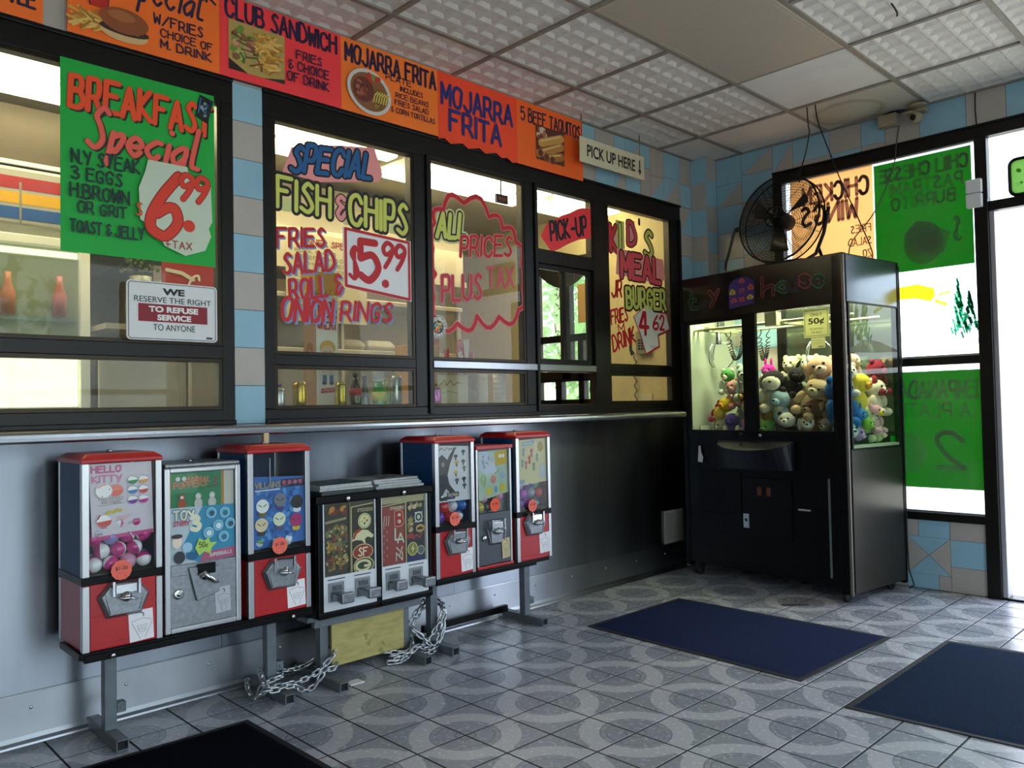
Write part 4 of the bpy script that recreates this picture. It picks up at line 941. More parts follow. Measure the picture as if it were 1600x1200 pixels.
cap2(k, .045, .062, .024, '#d0443c'); k.stroke([(.026, .07), (.032, .082)], .004, '#c23a4a')
for q in range(5): k.oval(.055 + q * .010, .085 + .004 * (q % 2) + q * .002, .006, .006, '#c9b93a', 10)
for q in range(3): k.stroke([(.085, .072 - q * .006), (.13 - q * .006, .076 - q * .006)], .0016, '#d9889c')
k.stroke([(.07, .035), (.12, .04)], .0008, '#a8a0a8'); k.text('CE', .12, .045, .014, .008, '#777070', .14); k.stroke([(.012, .028), (.022, .034), (.036, .026)], .001, '#5f8fb0'); k.text('TOMY', .015, .017, .025, .006, '#50506a', .2); k.obj(m1, 'card_print')
capsules(34, Y0 + .02, Y1 - .018, .598, .74, (('#cc2088', '#f4f2f6'), ('#f2f0f4', '#d4308e'), ('#d4308e', '#f0eef2'), ('#9a92d0', '#b8b2e0'), ('#f0eef2', '#c82a84'), ('#8f9068', '#e098bc')), 'leftmost machine', 'capsules in the leftmost machine', .0255, .308)

# machine 2: all-metal machine
def metal_machine(label, y0, y1, zb, zt, trim, lidm, fr=.016):
    t = thing('capsule_machine', label, 'vending machine', (.21, (y0 + y1) / 2, zb)); x0, x1 = .10, .335
    obj('cabinet', Mb().box(x0, x1 - .03, y0 + .004, y1 - .004, zb + .004, zt - .006), M_GREYST, t, .003)
    f = Mb(); f.frame(x1 - .03, x1, y0, y1, zb, zt, fr, 'x'); obj('front_frame', f, trim, t, .005)
    return t
m2 = metal_machine('all-silver vending machine second from the left with green and blue cards', 1.072, 1.348, .351, .926, M_ALU, None, .020)
lid(m2, .09, .335, 1.075, 1.345, .926, .938, M_CAST)
b = Mb(); b.box(.30, .331, 1.092, 1.328, .371, .588); b.box(.331, .334, 1.093, 1.327, .548, .586); obj('coin_door', b, M_CAST, m2, .003)
b = Mb(); b.prism([(.332, 1.150, .575), (.332, 1.262, .568), (.332, 1.262, .475), (.332, 1.180, .452)], (.012, 0, 0)); o = obj('coin_mechanism', b, M_CAST, m2, .003)
c = obj('coin_chute', Mb().box(.343, .350, 1.182, 1.245, .545, .582), M_BLACK, m2, .002); c.parent = o
b = Mb(); b.tube([(.352, 1.185, .545), (.362, 1.2, .552), (.368, 1.21, .538), (.366, 1.235, .520), (.356, 1.25, .512)], [.006, .010, .010, .009, .006], 8); b.lathe([(.016, 0), (.014, .014)], (.344, 1.205, .54), 'x', 14); c = obj('turn_handle', b, M_CHROME, m2); c.parent = o
b = Mb(); b.lathe([(.018, 0), (.018, .006), (.012, .009), (.007, .006), (.006, .010)], (.331, 1.118, .487), 'x', 18); obj('door_lock', b, M_CHROME, m2)
info_sticker(m2, 1.252, .394, .056, .092, X=.332, col='#b9bcc4')
card(m2, .322, [(1.094, .75), (1.326, .75), (1.326, .905), (1.094, .905)], '#d9d2c6')
k = Ink((.3229, 1.094, .58), (0, 1, 0), (0, 0, 1)); k.rect(.0, .17, .185, .325, '#2f8a5c'); k.rect(.185, .17, .195, .325, '#c08a42'); k.rect(.0, .17, .004, .325, '#c08a42')
k.text('ANIMAL', .06, .295, .085, .018, '#d98a68', .22, rot=-.06); k.text('POPPERS', .015, .272, .115, .020, '#d98a68', .24, rot=.04); k.oval(.028, .305, .008, .008, '#e8e8e8', 12); k.oval(.05, .305, .008, .008, '#e8e8e8', 12); k.text('2', .155, .285, .012, .02, '#a04a6a', .2); k.stroke([(.14, .27), (.17, .276)], .004, '#8a3a5a')
for x_, c_ in ((.042, '#b5502c'), (.1, '#d8d4ce'), (.15, '#d8d4ce')): k.oval(x_, .215, .015, .018, c_, 14); k.oval(x_, .24, .011, .012, c_, 12); k.oval(x_, .24, .006, .006, '#f0eeea', 10); k.oval(x_, .19, .012, .010, '#d8d4ce', 12)
k.obj(m2, 'card_print')
card(m2, .326, [(1.093, .582), (1.327, .590), (1.325, .782), (1.093, .786)], '#2f9cc8')
k = Ink((.3269, 1.093, .582), (0, 1, 0), (0, 0, 1)); k.poly([(0, 0), (.0, .203), (.115, .202), (.075, .13), (.045, .07), (.06, .02), (.1, .005)], '#cfdde6'); k.poly([(.10, .002), (.234, .009), (.234, .045), (.12, .038)], '#c65f86')
k.text('SUPERBALLS', .14, .018, .08, .011, '#f0e8ee', .2, rot=.05); k.text('TOY', .012, .16, .07, .030, '#f2eec8', .26, out='#2f7fb0', ow=.1); k.text('3', .075, .12, .028, .048, '#f0ecc0', .24, out='#e6f0f4', ow=.05); k.text('STORY', .01, .140, .055, .014, '#c85c74', .3)
for a, b_ in ((.145, .175), (.195, .172), (.17, .128), (.215, .13), (.135, .105), (.19, .085)): k.oval(a, b_, .019, .019, '#bfe2ee', 18); k.oval(a, b_, .017, .017, '#5fb6d6', 16); k.oval(a + .002, b_ - .002, .010, .010, random.choice(('#2f6f8a', '#e6f0f2', '#3d4f66')), 12)
k.oval(.022, .085, .017, .022, '#e6d3c6', 16); k.oval(.022, .104, .02, .008, '#3a2c28', 14); k.oval(.058, .062, .018, .018, '#9cc3dc', 16); k.oval(.03, .03, .02, .022, '#27323a', 14); k.oval(.075, .03, .022, .014, '#1d5f88', 14)
k.poly([(.085, .055), (.10, .09), (.118, .078), (.135, .088), (.14, .07), (.165, .068), (.145, .05), (.14, .03), (.118, .04), (.1, .028)], '#a9cf5a'); k.text('50\u00a2'.replace('\u00a2', 'c'), .10, .056, .03, .018, '#2c3320', .16); k.obj(m2, 'card_print')

# machine 3: tall machine with deep blue card
m3 = capsule_machine('red-lidded capsule machine with blue card of round heads, third from the left', 1.372, 1.630, .990, .582)
coin_mech(m3, 1.505, .515); sticker_round(m3, 1.494, .607, .031, X=.351); info_sticker(m3, 1.53, .362, .076, .102, X=.342)
card(m3, .330, [(1.394, .600), (1.612, .612), (1.612, .862), (1.402, .872)], '#2f6fc0')
k = Ink((.3309, 1.394, .600), (0, 1, 0), (0, 0, 1)); clip(k, .01, .02, .21, .255, 70, .012, ('#2a62b4', '#3f86d2', '#5fa2e0', '#24509c')); k.rect(.118, .225, .216, .256, '#2a2a4a')
for q in range(4): k.oval(.130 + .023 * q, .243, .008, .009, '#c84a78', 12)
k.stroke([(.008, .2), (.216, .262 - .01)], .0006, '#a8cbea'); k.text('VILLAINS', .012, .228, .1, .020, '#9a9690', .26, out='#5a4a48', ow=.05); k.stroke([(.012, .218), (.11, .22)], .005, '#cfdcea')
for a, b_, c1, c2 in ((.04, .16, '#e6ede6', '#7a6a30'), (.112, .178, '#6f7684', '#4a3f78'), (.183, .165, '#16181c', '#d8dde2'), (.035, .09, '#d9cda6', '#2a2a30'), (.108, .105, '#d8e2c6', '#5a5070'), (.178, .095, '#a8286a', '#c9b13a')):
    k.oval(a, b_ - .030, .017, .011, c2, 14); k.oval(a, b_, .026, .026, c1, 20); k.stroke([(a - .016, b_ + .006), (a - .004, b_ - .002)], .003, '#23262c'); k.stroke([(a + .016, b_ + .006), (a + .004, b_ - .002)], .003, '#23262c')
k.obj(m3, 'card_print')
capsules(8, 1.395, 1.61, .595, .62, (('#2f8a4a', '#dfe6e0'), ('#3a6fb8', '#e6e8ee')), 'third machine', 'capsules in the third machine')
obj('price_tag_hook', Mb().box(.336, .338, 1.462, 1.466, .84, .94), M_CHROME, m3)
single('ceiling_post', Mb().box(.20, .222, 1.50, 1.522, .991, 1.034), mat('beige_post', '#c9b98e', .5), 'short beige post between third capsule machine lid and the counter', 'post', bevel=.002)

# sticker machine
ms = thing('sticker_machine', 'wide black sticker vending machine with four coin slides', 'vending machine', (.21, 1.95, .286))
obj('body', Mb().box(.09, .322, 1.664, 2.236, .2865, .752), M_BLACK, ms, .004)
b = Mb(); b.box(.08, .345, 1.655, 2.243, .742, .775); b.box(.322, .34, 1.664, 1.690, .2865, .745); b.box(.322, .34, 2.220, 2.238, .2865, .745); b.box(.322, .342, 1.945, 1.968, .288, .745); b.box(.322, .342, 1.664, 2.238, .2865, .312); obj('trim_frame', b, M_BLACK, ms, .006)
for y in (1.80, 2.08):
    b = Mb(); b.lathe([(.010, 0), (.010, .006), (.006, .009)], (.345, y, .757), 'x', 14); obj('lock', b, M_CHROME, ms)
def stick_panel(y0, y1, idx):
    f = Mb(); f.box(.322, .332, y0, y1, .312, .45); f.box(.322, .332, y0, y0 + .008, .45, .74); f.box(.322, .332, y1 - .008, y1, .45, .74); obj('white_fascia', f, mat('white_enamel', '#d3d9e0', .35), ms, .001)
    obj('sticker_sheet', Mb().box(.323, .3245, y0 + .008, y1 - .008, .45, .74), paint('#4b4232'), ms)
    k = Ink((.3246, y0 + .008, .45), (0, 1, 0), (0, 0, 1)); W = y1 - y0 - .016; h = .29; R = random.uniform
    if idx == 0:
        k.rect(.002, .002, W * .5, h * .98, '#3a3a2c'); clip(k, .006, .01, W * .49, h * .72, 60, .018, ('#6a6a3c', '#7f7a4a', '#4f5a34', '#8a6a2e', '#a8802f', '#59604a', '#6f3c2a', '#3c4a3a')); clip(k, .006, .01, W * .49, h * .7, 60, .007, ('#b59a4a', '#94422c', '#b9b27a', '#2a2c20'))
        clip(k, .004, .235, .11, .285, 16, .012, ('#b56a22', '#c98a30', '#7a3020')); k.stroke([(.01, .215), (.1, .225)], .010, '#a39a70')
        k.rect(W * .52, .002, W * .995, h * .93, '#2c2a1c'); k.stroke([(W * .535, .004), (W * .535, h * .92), (W * .99, h * .95)], .004, '#cfc58a'); k.rect(W * .50, .0, W * .52, h, '#8a8256')
        k.text('STICKERS', W * .66, .245, W * .31, .012, '#c6bc84', .2)
        cx = W * .80; k.oval(cx, .205, .032, .032, '#d8d29a', 26); k.oval(cx, .205, .028, .028, '#3a382a', 26); k.oval(cx, .205, .026, .026, '#d8d2a0', 26)
        for dx, dy, c_ in ((0, .011, '#c49a2a'), (.012, 0, '#a8442a'), (0, -.011, '#3c5a4a')): k.poly([(cx + dx - .006, .205 + dy), (cx + dx, .205 + dy - .007), (cx + dx + .006, .205 + dy), (cx + dx, .205 + dy + .007)], c_)
        k.stroke([(cx - .02, .203), (cx - .008, .203)], .002, '#2c2a22')
        k.poly([(W * .54, .125), (W * .58, .16), (W * .68, .172), (W * .86, .165), (W * .99, .14), (W * .95, .13), (W * .86, .138), (W * .80, .13), (W * .82, .105), (W * .74, .125), (W * .62, .13)], '#d8d2a6'); k.poly([(W * .56, .14), (W * .60, .166), (W * .7, .176), (W * .76, .170), (W * .64, .155), (W * .58, .13)], '#9a3222')
        cx = W * .76; k.oval(cx, .078, .05, .033, '#d8cda0', 28); k.oval(cx, .078, .047, .030, '#8f2f1e', 28); k.text('SF', cx - .022, .062, .044, .032, '#e2d8b0', .18)
        k.oval(cx + .003, .022, .05, .034, '#d8cda0', 28); k.oval(cx + .003, .022, .046, .030, '#2c4028', 28); k.oval(cx, .022, .040, .025, '#d8cda0', 24); k.oval(cx, .022, .028, .015, '#2c4028', 20); k.rect(cx, .012, cx + .035, .019, '#2c4028'); k.rect(cx + .004, .014, cx + .036, .024, '#d8cda0')
    else:
        k.rect(.002, .002, W * .52, h * .86, '#9a4038'); k.stroke([(.004, h * .87), (W * .52, h * .9)], .004, '#cfc58a'); k.rect(.0, h * .9, W, h, '#b5ac84'); k.text('STICKERS', W * .2, .235, W * .30, .011, '#e0d8b8', .22)
        for q in range(3): k.stroke([(.012 + .012 * q, .17), (.016 + .012 * q, .21)], .004, '#c9b8a0')
        cx = W * .40; k.text('B', cx - .018, .17, .034, .050, '#b5282e', .3, out='#d8c8a8', ow=.05); k.oval(cx, .21, .007, .007, '#e0d8b8', 10); k.oval(cx, .18, .007, .007, '#e0d8b8', 10)
        k.text('L', cx - .024, .105, .022, .048, '#d8dac4', .17); k.text('A', cx - .012, .090, .032, .040, '#d8dac4', .17)
        k.text('N', cx - .020, .014, .032, .034, '#d5d0bc', .15); k.text('Y', cx - .018, .036, .030, .034, '#d5d0bc', .17)
        for q in range(9): k.text(random.choice('ATMLO'), .008 + .016 * (q % 2), .02 + .017 * q, .006, .010, '#c99a8a', .2)
        k.rect(W * .55, .002, W * .97, h * .88, '#2e2c3a'); k.stroke([(W * .535, .0), (W * .535, h * .9)], .006, '#c9c08c'); k.rect(W * .97, 0, W, h, '#a8a488')
        clip(k, W * .56, .22, W * .95, .255, 12, .010, ('#8a3a30', '#b59a5a', '#d0c49a')); k.oval(W * .83, .19, .022, .024, '#d8dac8', 22); k.oval(W * .83, .19, .017, .018, '#22303a', 20); k.oval(W * .83, .19, .009, .010, '#d8dac8', 16); k.rect(W * .74, .207, W * .92, .212, '#d8dac8'); k.rect(W * .74, .168, W * .92, .173, '#d8dac8')
        clip(k, W * .56, .12, W * .72, .20, 22, .011, ('#c9b27a', '#8a7440', '#b59a50', '#3c3426')); k.oval(W * .86, .14, .024, .018, '#c7a05a', 20); k.poly([(W * .78, .14), (W * .86, .148), (W * .94, .14), (W * .89, .132), (W * .86, .136), (W * .82, .132)], '#1a1a20')
        k.text('W', W * .66, .098, .055, .022, '#a83a30', .3); k.oval(W * .63, .112, .02, .012, '#a8322a', 14); k.oval(W * .68, .055, .028, .030, '#cfc884', 20); k.oval(W * .68, .055, .023, .025, '#8f8a3c', 18); k.poly([(W * .70, .078), (W * .64, .052), (W * .68, .054), (W * .66, .034), (W * .73, .060), (W * .69, .058)], '#e0dca0')
        k.oval(W * .87, .045, .02, .021, '#a8ac90', 20); k.oval(W * .87, .045, .015, .016, '#5a6a7a', 16); k.rect(W * .56, .002, W * .97, .022, '#2c2a66')
    k.obj(ms, 'sticker_print')
    obj('front_pane', Mb().box(.3305, .3318, y0 + .008, y1 - .008, .45, .74), M_GLASS2, ms)
    for q in range(2):
        y = y0 + .022 + q * (y1 - y0) * .49
        b = Mb(); b.box(.332, .338, y, y + .072, .348, .425); o = obj('coin_slide', b, M_CAST, ms, .004)
        b = Mb(); L = (.07, .075, .05, .085)[idx * 2 + q]; b.box(.338, .338 + L, y + .012, y + .066, .356, .382); b.box(.338, .338 + L * .9, y + .02, y + .058, .382, .388)
        c = obj('slide_drawer', b, M_CAST, ms, .003); c.parent = o
        b = Mb(); b.box(.338 + L - .016, .338 + L + .012, y + .010, y + .068, .352, .394); c = obj('drawer_grip', b, M_CAST, ms, .006); c.parent = o
        b = Mb()
        for i in range(5): b.box(.338, .3395, y + .018 + .009 * i, y + .0205 + .009 * i, .392, .412)
        c = obj('coin_slots', b, M_RUB, ms); c.parent = o
        b = Mb(); b.box(.332, .3335, y - .002, y + .078, .435, .4385); obj('label_line', b, M_RUB, ms)
stick_panel(1.690, 1.945, 0); stick_panel(1.968, 2.220, 1)
npp = mat('newsprint', '#aeb3b4', .85, noise=.1, nscale=60); npc = mat('dark_cover', '#1d2b2c', .5, noise=.5, nscale=18)
def paper(x, y, w, d, z, th, rot, m, label, top=None):
    b = Mb(); b.box(-w / 2, w / 2, -d / 2, d / 2, 0, th); o = single('newspaper', b, m, label, 'newspaper', 'free papers on the sticker machine', .001); o.location = (x, y, z); o.rotation_euler = (0, 0, rot)
    if top:
        k = Ink((-w / 2, -d / 2, th), (0, 1, 0), (-1, 0, 0)); k = Ink((w / 2, -d / 2, th), (0, 1, 0), (-1, 0, 0)); k.rect(.005, .005, d - .005, w - .005, top); clip(k, .01, .01, d - .01, w - .01, 14, .02, ('#3f5a4a', '#6a5a4a', '#22303a', '#8a7a6a')); c = k.obj(None, 'cover'); c.parent = o
z = .7755
for i, (x, y, w, d, th, r, m, tp, lb) in enumerate(((.215, 1.80, .235, .265, .014, .10, npc, None, 'dark folded paper at the bottom of the left stack'), (.21, 1.815, .22, .25, .009, -.02, npp, None, 'grey newspaper in the middle of the left stack'),
        (.205, 1.81, .22, .255, .014, .05, npp, '#24423f', 'newspaper with dark green cover on top of left stack'))):
    paper(x, y, w, d, z, th, r, m, lb, tp); z += th + .0005
z = .7755
for i, (x, y, w, d, th, r, lb) in enumerate(((.20, 2.10, .22, .24, .010, -.08, 'newspaper at the bottom of the right stack'), (.195, 2.095, .21, .235, .010, .03, 'second newspaper of the right stack'), (.19, 2.09, .21, .23, .009, -.05, 'third newspaper of the right stack'), (.185, 2.08, .2, .25, .009, .07, 'topmost newspaper of the right stack'))):
    paper(x, y, w, d, z, th, r, npp, lb, '#9aa0a0' if i == 3 else None); z += th + .0005

# machine 5
m5 = capsule_machine('red-lidded capsule machine with black and white card beside the sticker machine', 2.258, 2.492, .988, .578)
coin_mech(m5, 2.378, .517, .95); sticker_round(m5, 2.362, .612, .031, X=.351); info_sticker(m5, 2.405, .364, .074, .104, X=.342)
card(m5, .330, [(2.279, .690), (2.473, .690), (2.468, .938), (2.279, .948)], '#d5d6dc')
k = Ink((.3309, 2.279, .690), (0, 1, 0), (0, 0, 1)); k.poly([(.004, .01), (.004, .20), (.03, .215), (.06, .19), (.075, .215), (.095, .235), (.115, .252), (.10, .22), (.075, .17), (.06, .12), (.07, .08), (.11, .035), (.10, .01)], '#33343c'); k.poly([(.02, .02), (.05, .06), (.085, .03)], '#b9bcc6'); k.oval(.035, .17, .010, .012, '#8a8c98', 12)
for a in range(8): k.stroke([(.015 + .013 * a, .235 + .006 * (a % 2)), (.022 + .013 * a, .245 - .004 * (a % 3))], .004, '#22232a')
for a, b_, c_ in ((.11, .205, '#2a2b33'), (.115, .175, '#c9a42a'), (.11, .13, '#c9a42a'), (.155, .18, '#3a3c44'), (.16, .15, '#2f8a5c'), (.158, .10, '#2a2b33'), (.155, .225, '#4a4c55'), (.115, .095, '#5a5c66'), (.16, .07, '#3c4a6a')): k.oval(a, b_, .012, .008, c_, 12); k.oval(a, b_ - .012, .005, .008, '#3a3c44', 10)
k.rect(.055, .02, .125, .042, '#22232a'); k.text('BATMAN', .062, .024, .055, .013, '#b5b08a', .24); k.rect(.012, .006, .055, .022, '#23242c'); k.obj(m5, 'card_print')
MIX = (('#6a2fb0', '#8a4ac8'), ('#1f5fb0', '#2f7fd0'), ('#c8242c', '#d84a44'), ('#c8621c', '#e0843a'), ('#c8cbd2', '#dfe2e6'), ('#1f6a9a', '#cfd6dc'))
capsules(22, 2.278, 2.474, .592, .70, MIX, 'machine beside sticker machine', 'capsules in the fifth machine', .027)
# machine 6: grey front with red edges
m6 = metal_machine('narrow grey-fronted vending machine with thin red top and bottom edges', 2.510, 2.742, .352, .925, M_ALU, None, .014)
obj('red_top_edge', Mb().box(.10, .342, 2.506, 2.746, .916, .934), M_RED, m6, .003); obj('red_bottom_edge', Mb().box(.325, .340, 2.508, 2.744, .3525, .366), M_RED, m6, .003)
b = Mb(); b.box(.30, .331, 2.524, 2.728, .368, .612); b.box(.331, .3335, 2.526, 2.726, .575, .610); obj('coin_door', b, mat('grey_hammertone', '#4f555c', .4, .5, bump=.5, bscale=220), m6, .002)
coin_mech(m6, 2.628, .530, 1.0, .332, True)
b = Mb(); b.lathe([(.014, 0), (.014, .008), (.008, .011)], (.3315, 2.555, .497), 'x', 16); obj('door_lock', b, M_CHROME, m6)
sticker_round(m6, 2.625, .648, .031, X=.337, col='#f0542c'); info_sticker(m6, 2.672, .385, .052, .096, X=.334, col='#c9b88a')
card(m6, .322, [(2.536, .672), (2.728, .702), (2.724, .912), (2.530, .905)], '#b5c9b4')
k = Ink((.3229, 2.53, .665), (0, 1, 0), (0, 0, 1)); k.poly([(.01, .16), (.01, .24), (.07, .24), (.13, .14), (.05, .13)], '#c2cbe0'); clip(k, .02, .15, .10, .23, 22, .008, ('#8fa0c8', '#d8d49a', '#9ab0d0')); k.poly([(.12, .17), (.19, .175), (.19, .245), (.11, .235)], '#d8b83a'); k.oval(.145, .215, .010, .010, '#eceae0', 12); k.oval(.165, .215, .010, .010, '#eceae0', 12)
k.stroke([(.03, .09), (.02, .11), (.035, .13), (.05, .115), (.045, .09), (.04, .075)], .006, '#8fb03a'); k.oval(.10, .105, .018, .020, '#d98a86', 16); k.oval(.07, .05, .020, .021, '#cfc43a', 16); k.oval(.16, .06, .022, .022, '#cfc43a', 16); k.oval(.115, .055, .010, .016, '#5f9ac0', 14); k.oval(.16, .12, .018, .016, '#9ab8d0', 14); k.stroke([(.11, .13), (.14, .15)], .003, '#6a7a5a'); k.obj(m6, 'card_print')
capsules(14, 2.528, 2.726, .614, .66, (('#c9b83a', '#d8a0c0'), ('#d888b8', '#e0c860'), ('#4a4050', '#6a5a70'), ('#c9c43a', '#e0dca0')), 'narrow grey-fronted machine', 'capsules in the sixth machine', .026, .298)
obj('front_pane', Mb().box(.330, .332, 2.526, 2.728, .612, .912), M_GLASS2, m6)
obj('front_pane', Mb().box(.330, .332, 1.092, 1.328, .588, .906), M_GLASS2, m2)
# machine 7
m7 = capsule_machine('red-lidded capsule machine with a pale yellow card, nearest the crane game', 2.766, 3.012, .990, .590)
coin_mech(m7, 2.885, .542, .95); sticker_round(m7, 2.868, .622, .030, X=.351); info_sticker(m7, 2.925, .375, .074, .102, X=.342)
card(m7, .330, [(2.790, .722), (2.992, .735), (2.990, .955), (2.786, .950)], '#cfc894')
k = Ink((.3309, 2.786, .722), (0, 1, 0), (0, 0, 1)); k.poly([(.035, .195), (.12, .205), (.12, .225), (.035, .215)], '#8fa8bc'); k.stroke([(.045, .203), (.06, .212), (.075, .206), (.09, .214), (.11, .208)], .003, '#dfe6ea'); clip(k, .02, .13, .20, .22, 10, .016, ('#dcd8b0', '#d5cf9c'))
for a, b_, c_ in ((.045, .165, '#7f8fa8'), (.10, .16, '#b5525a'), (.085, .125, '#c2444a'), (.14, .135, '#8a8f98'), (.115, .09, '#5f8a74'), (.035, .11, '#6f9a94'), (.06, .10, '#b0666a')): k.oval(a, b_ + .012, .010, .011, c_, 12); k.oval(a, b_ - .008, .008, .012, c_, 12)
k.rect(.155, .03, .20, .10, '#b9c2c8'); k.rect(.01, .01, .05, .03, '#7fa0b8'); k.oval(.165, .19, .022, .026, '#b59a4a', 16); k.obj(m7, 'card_print')
capsules(26, 2.788, 2.992, .606, .74, (('#4a3a9a', '#5f4fb8'), ('#b0283a', '#c8443c'), ('#8a2f9a', '#a84ab8'), ('#2f5f5a', '#4a8f88'), ('#b0b4c0', '#8a90a8'), ('#1f6a7a', '#3f9aa8')), 'machine nearest crane game', 'capsules in the seventh machine', .027)

# ------------------------------------------------------------------ chains
def link_mesh():
    m = Mb(); p = []
    for i in range(6): a = -PI / 2 + PI * i / 5; p.append((.0115 + .0085 * math.cos(a), .0085 * math.sin(a), 0))
    for i in range(6): a = PI / 2 + PI * i / 5; p.append((-.0115 + .0085 * math.cos(a), .0085 * math.sin(a), 0))
    m.tube(p, .0042, 6, mat('galvanised_chain', '#c2c7cd', .3, .9, noise=.15, nscale=50), closed=True); return m.mesh('link')
LM = link_mesh()
def chain(label, loc, paths):
    t = thing('chain', label, 'chain', loc)
    for P in paths:
        P = [Vector(p) for p in P]; Q = []
        for i in range(len(P) - 1):
            a, b_, c_, d = P[max(i - 1, 0)], P[i], P[i + 1], P[min(i + 2, len(P) - 1)]
            for j in range(20):
                s = j / 20; Q.append(.5 * (2 * b_ + (c_ - a) * s + (2 * a - 5 * b_ + 4 * c_ - d) * s * s + (3 * b_ - a - 3 * c_ + d) * s ** 3))
        acc = 0; last = Q[0]; n = 0
        for i in range(1, len(Q)):
            acc += (Q[i] - Q[i - 1]).length
            if acc >= .0285:
                mid = (Q[i] + last) / 2; d = (Q[i] - last).normalized(); up = Vector((0, 0, 1)) if abs(d.z) < .9 else Vector((1, 0, 0))
                s = d.cross(up).normalized(); u = s.cross(d); 
                if n % 2: s, u = u, -s
                M_ = Matrix((d, s, u)).transposed(); 
                rz = M_.to_4x4() @ Matrix.Rotation(random.uniform(-.35, .35) + .5, 4, 'X')
                o = bpy.data.objects.new('link', LM); COL.objects.link(o); o.parent = t; o.matrix_local = Matrix.Translation(mid - Vector(loc)) @ rz
                last = Q[i]; acc = 0; n += 1
    return t
chain('galvanised chain looped between the left rack foot and the sticker rack post', (.22, 1.6, .02), (
    [(.17, 1.50, .10), (.235, 1.475, .085), (.27, 1.48, .055), (.275, 1.53, .055), (.262, 1.60, .045), (.255, 1.68, .05), (.25, 1.735, .075), (.235, 1.80, .11), (.19, 1.81, .12), (.15, 1.80, .11)],
    [(.15, 1.795, .10), (.14, 1.72, .06), (.15, 1.64, .06), (.16, 1.57, .075), (.235, 1.56, .075), (.25, 1.50, .075), (.24, 1.46, .05), (.275, 1.455, .03)],
    [(.28, 1.455, .05), (.30, 1.51, .05), (.30, 1.57, .05), (.29, 1.62, .016), (.275, 1.68, .014), (.262, 1.73, .055), (.255, 1.79, .06), (.22, 1.81, .085)],
    [(.13, 1.47, .06), (.16, 1.45, .055), (.20, 1.44, .03), (.235, 1.45, .015), (.26, 1.50, .065)]))
chain('galvanised chain heaped on the foot between sticker rack and right rack', (.22, 2.25, .02), (
    [(.235, 2.06, .02), (.26, 2.10, .02), (.27, 2.16, .05), (.25, 2.24, .05), (.245, 2.30, .08), (.235, 2.36, .14), (.235, 2.385, .19), (.19, 2.39, .20), (.15, 2.36, .19)],
    [(.15, 2.35, .20), (.15, 2.29, .15), (.17, 2.24, .10), (.21, 2.21, .07), (.26, 2.18, .06), (.28, 2.12, .018), (.25, 2.05, .014)],
    [(.24, 2.07, .035), (.28, 2.14, .04), (.285, 2.19, .06), (.27, 2.27, .03), (.26, 2.33, .06), (.245, 2.37, .12), (.24, 2.39, .16)],
    [(.22, 2.21, .12), (.24, 2.24, .09), (.265, 2.26, .06), (.26, 2.31, .03), (.25, 2.36, .08), (.23, 2.39, .17), (.2, 2.395, .18)],
    [(.16, 2.24, .14), (.16, 2.30, .19), (.15, 2.34, .22), (.19, 2.385, .22), (.225, 2.38, .21)],
    [(.22, 2.05, .05), (.25, 2.12, .045), (.265, 2.22, .02), (.27, 2.29, .014), (.25, 2.32, .014)]))
# ------------------------------------------------------------------ crane game cabinet (turned a little from the wall)
CO_ = Vector((.145, 4.508, 0)); CA = math.atan2(-.118, .993)
XF = Matrix.Translation(CO_) @ Matrix.Rotation(CA, 4, 'Z')
W_, D_ = 1.17, .60
def cw(u, v, z): return XF @ Vector((u, v, z))
cg = thing('crane_game', 'tall black claw crane game cabinet with toy house header in the corner', 'arcade machine', tuple(cw(.6, .3, 0)))
def co(name, mb, m=None, par=None, bevel=0, label=None):
    o = obj(name, mb, m, cg, bevel, label, xf=XF)
    if par: o.parent = par
    return o
b = Mb(); b.box(.035, 1.09, .01, D_, .085, .925); base = co('base_cabinet', b, M_BLACK, bevel=.006)
b = Mb(); b.box(.13, .45, -.001, .012, .42, .69); co('coin_door', b, mat('black_door', '#060709', .42, spec=.15), bevel=.003)
b = Mb(); b.box(.46, .80, -.002, .012, .30, .66); cd = co('cash_door', b, M_BLACK, bevel=.003)
for u in (.57, .635): co('coin_return_button', Mb().box(u, u + .03, -.006, .0, .555, .605), mat('amber_button', '#5a2c16', .4), bevel=.002)
b = Mb(); b.box(.468, .508, -.008, .0, .352, .437); b.lathe([(.011, 0), (.011, .004)], (.488, -.0085, .40), 'y', 12, M_RUB); b.ms = [M_ALU, M_RUB]; b.mi = [0] * 6 + [1] * (len(b.f) - 6); co('lock_plate', b, None, bevel=.001)
b = Mb(); b.box(.845, .925, -.006, .0, .488, .498); co('door_handle', b, M_ALU, bevel=.002)
b = Mb(); b.box(1.035, 1.042, -.002, .01, .13, .68); co('door_edge', b, M_GREYST)
# half-round control console
b = Mb(); n = 18; top = []; bot = []
for i in range(n + 1):
    a = PI * i / n; u = .565 - .265 * math.cos(a); v = -.115 * math.sin(a) ** .8; top.append((u, v, .885 - .055 * math.sin(a))); bot.append((u, v * .75 + .0, .715))
vs = top + bot; m_ = n + 1; fs = [(i, m_ + i, m_ + i + 1, i + 1) for i in range(n)] + [tuple(range(m_))] + [tuple(reversed(range(m_, 2 * m_)))]
b.add(vs, fs, None, False); con = co('control_console', b, mat('console_dark', '#10121c', .3, spec=.3), bevel=.003)
b = Mb(); b.lathe([(.016, 0), (.012, .008), (.005, .012), (.005, .05), (.014, .056), (.016, .068), (.010, .08)], (.50, -.055, .852), 'z', 14); co('joystick', b, M_BLACK, con)
b = Mb(); b.lathe([(.010, 0), (.010, .006), (.006, .009)], (.60, -.005, .915), 'y', 12); co('start_button', b, M_ALU, con)
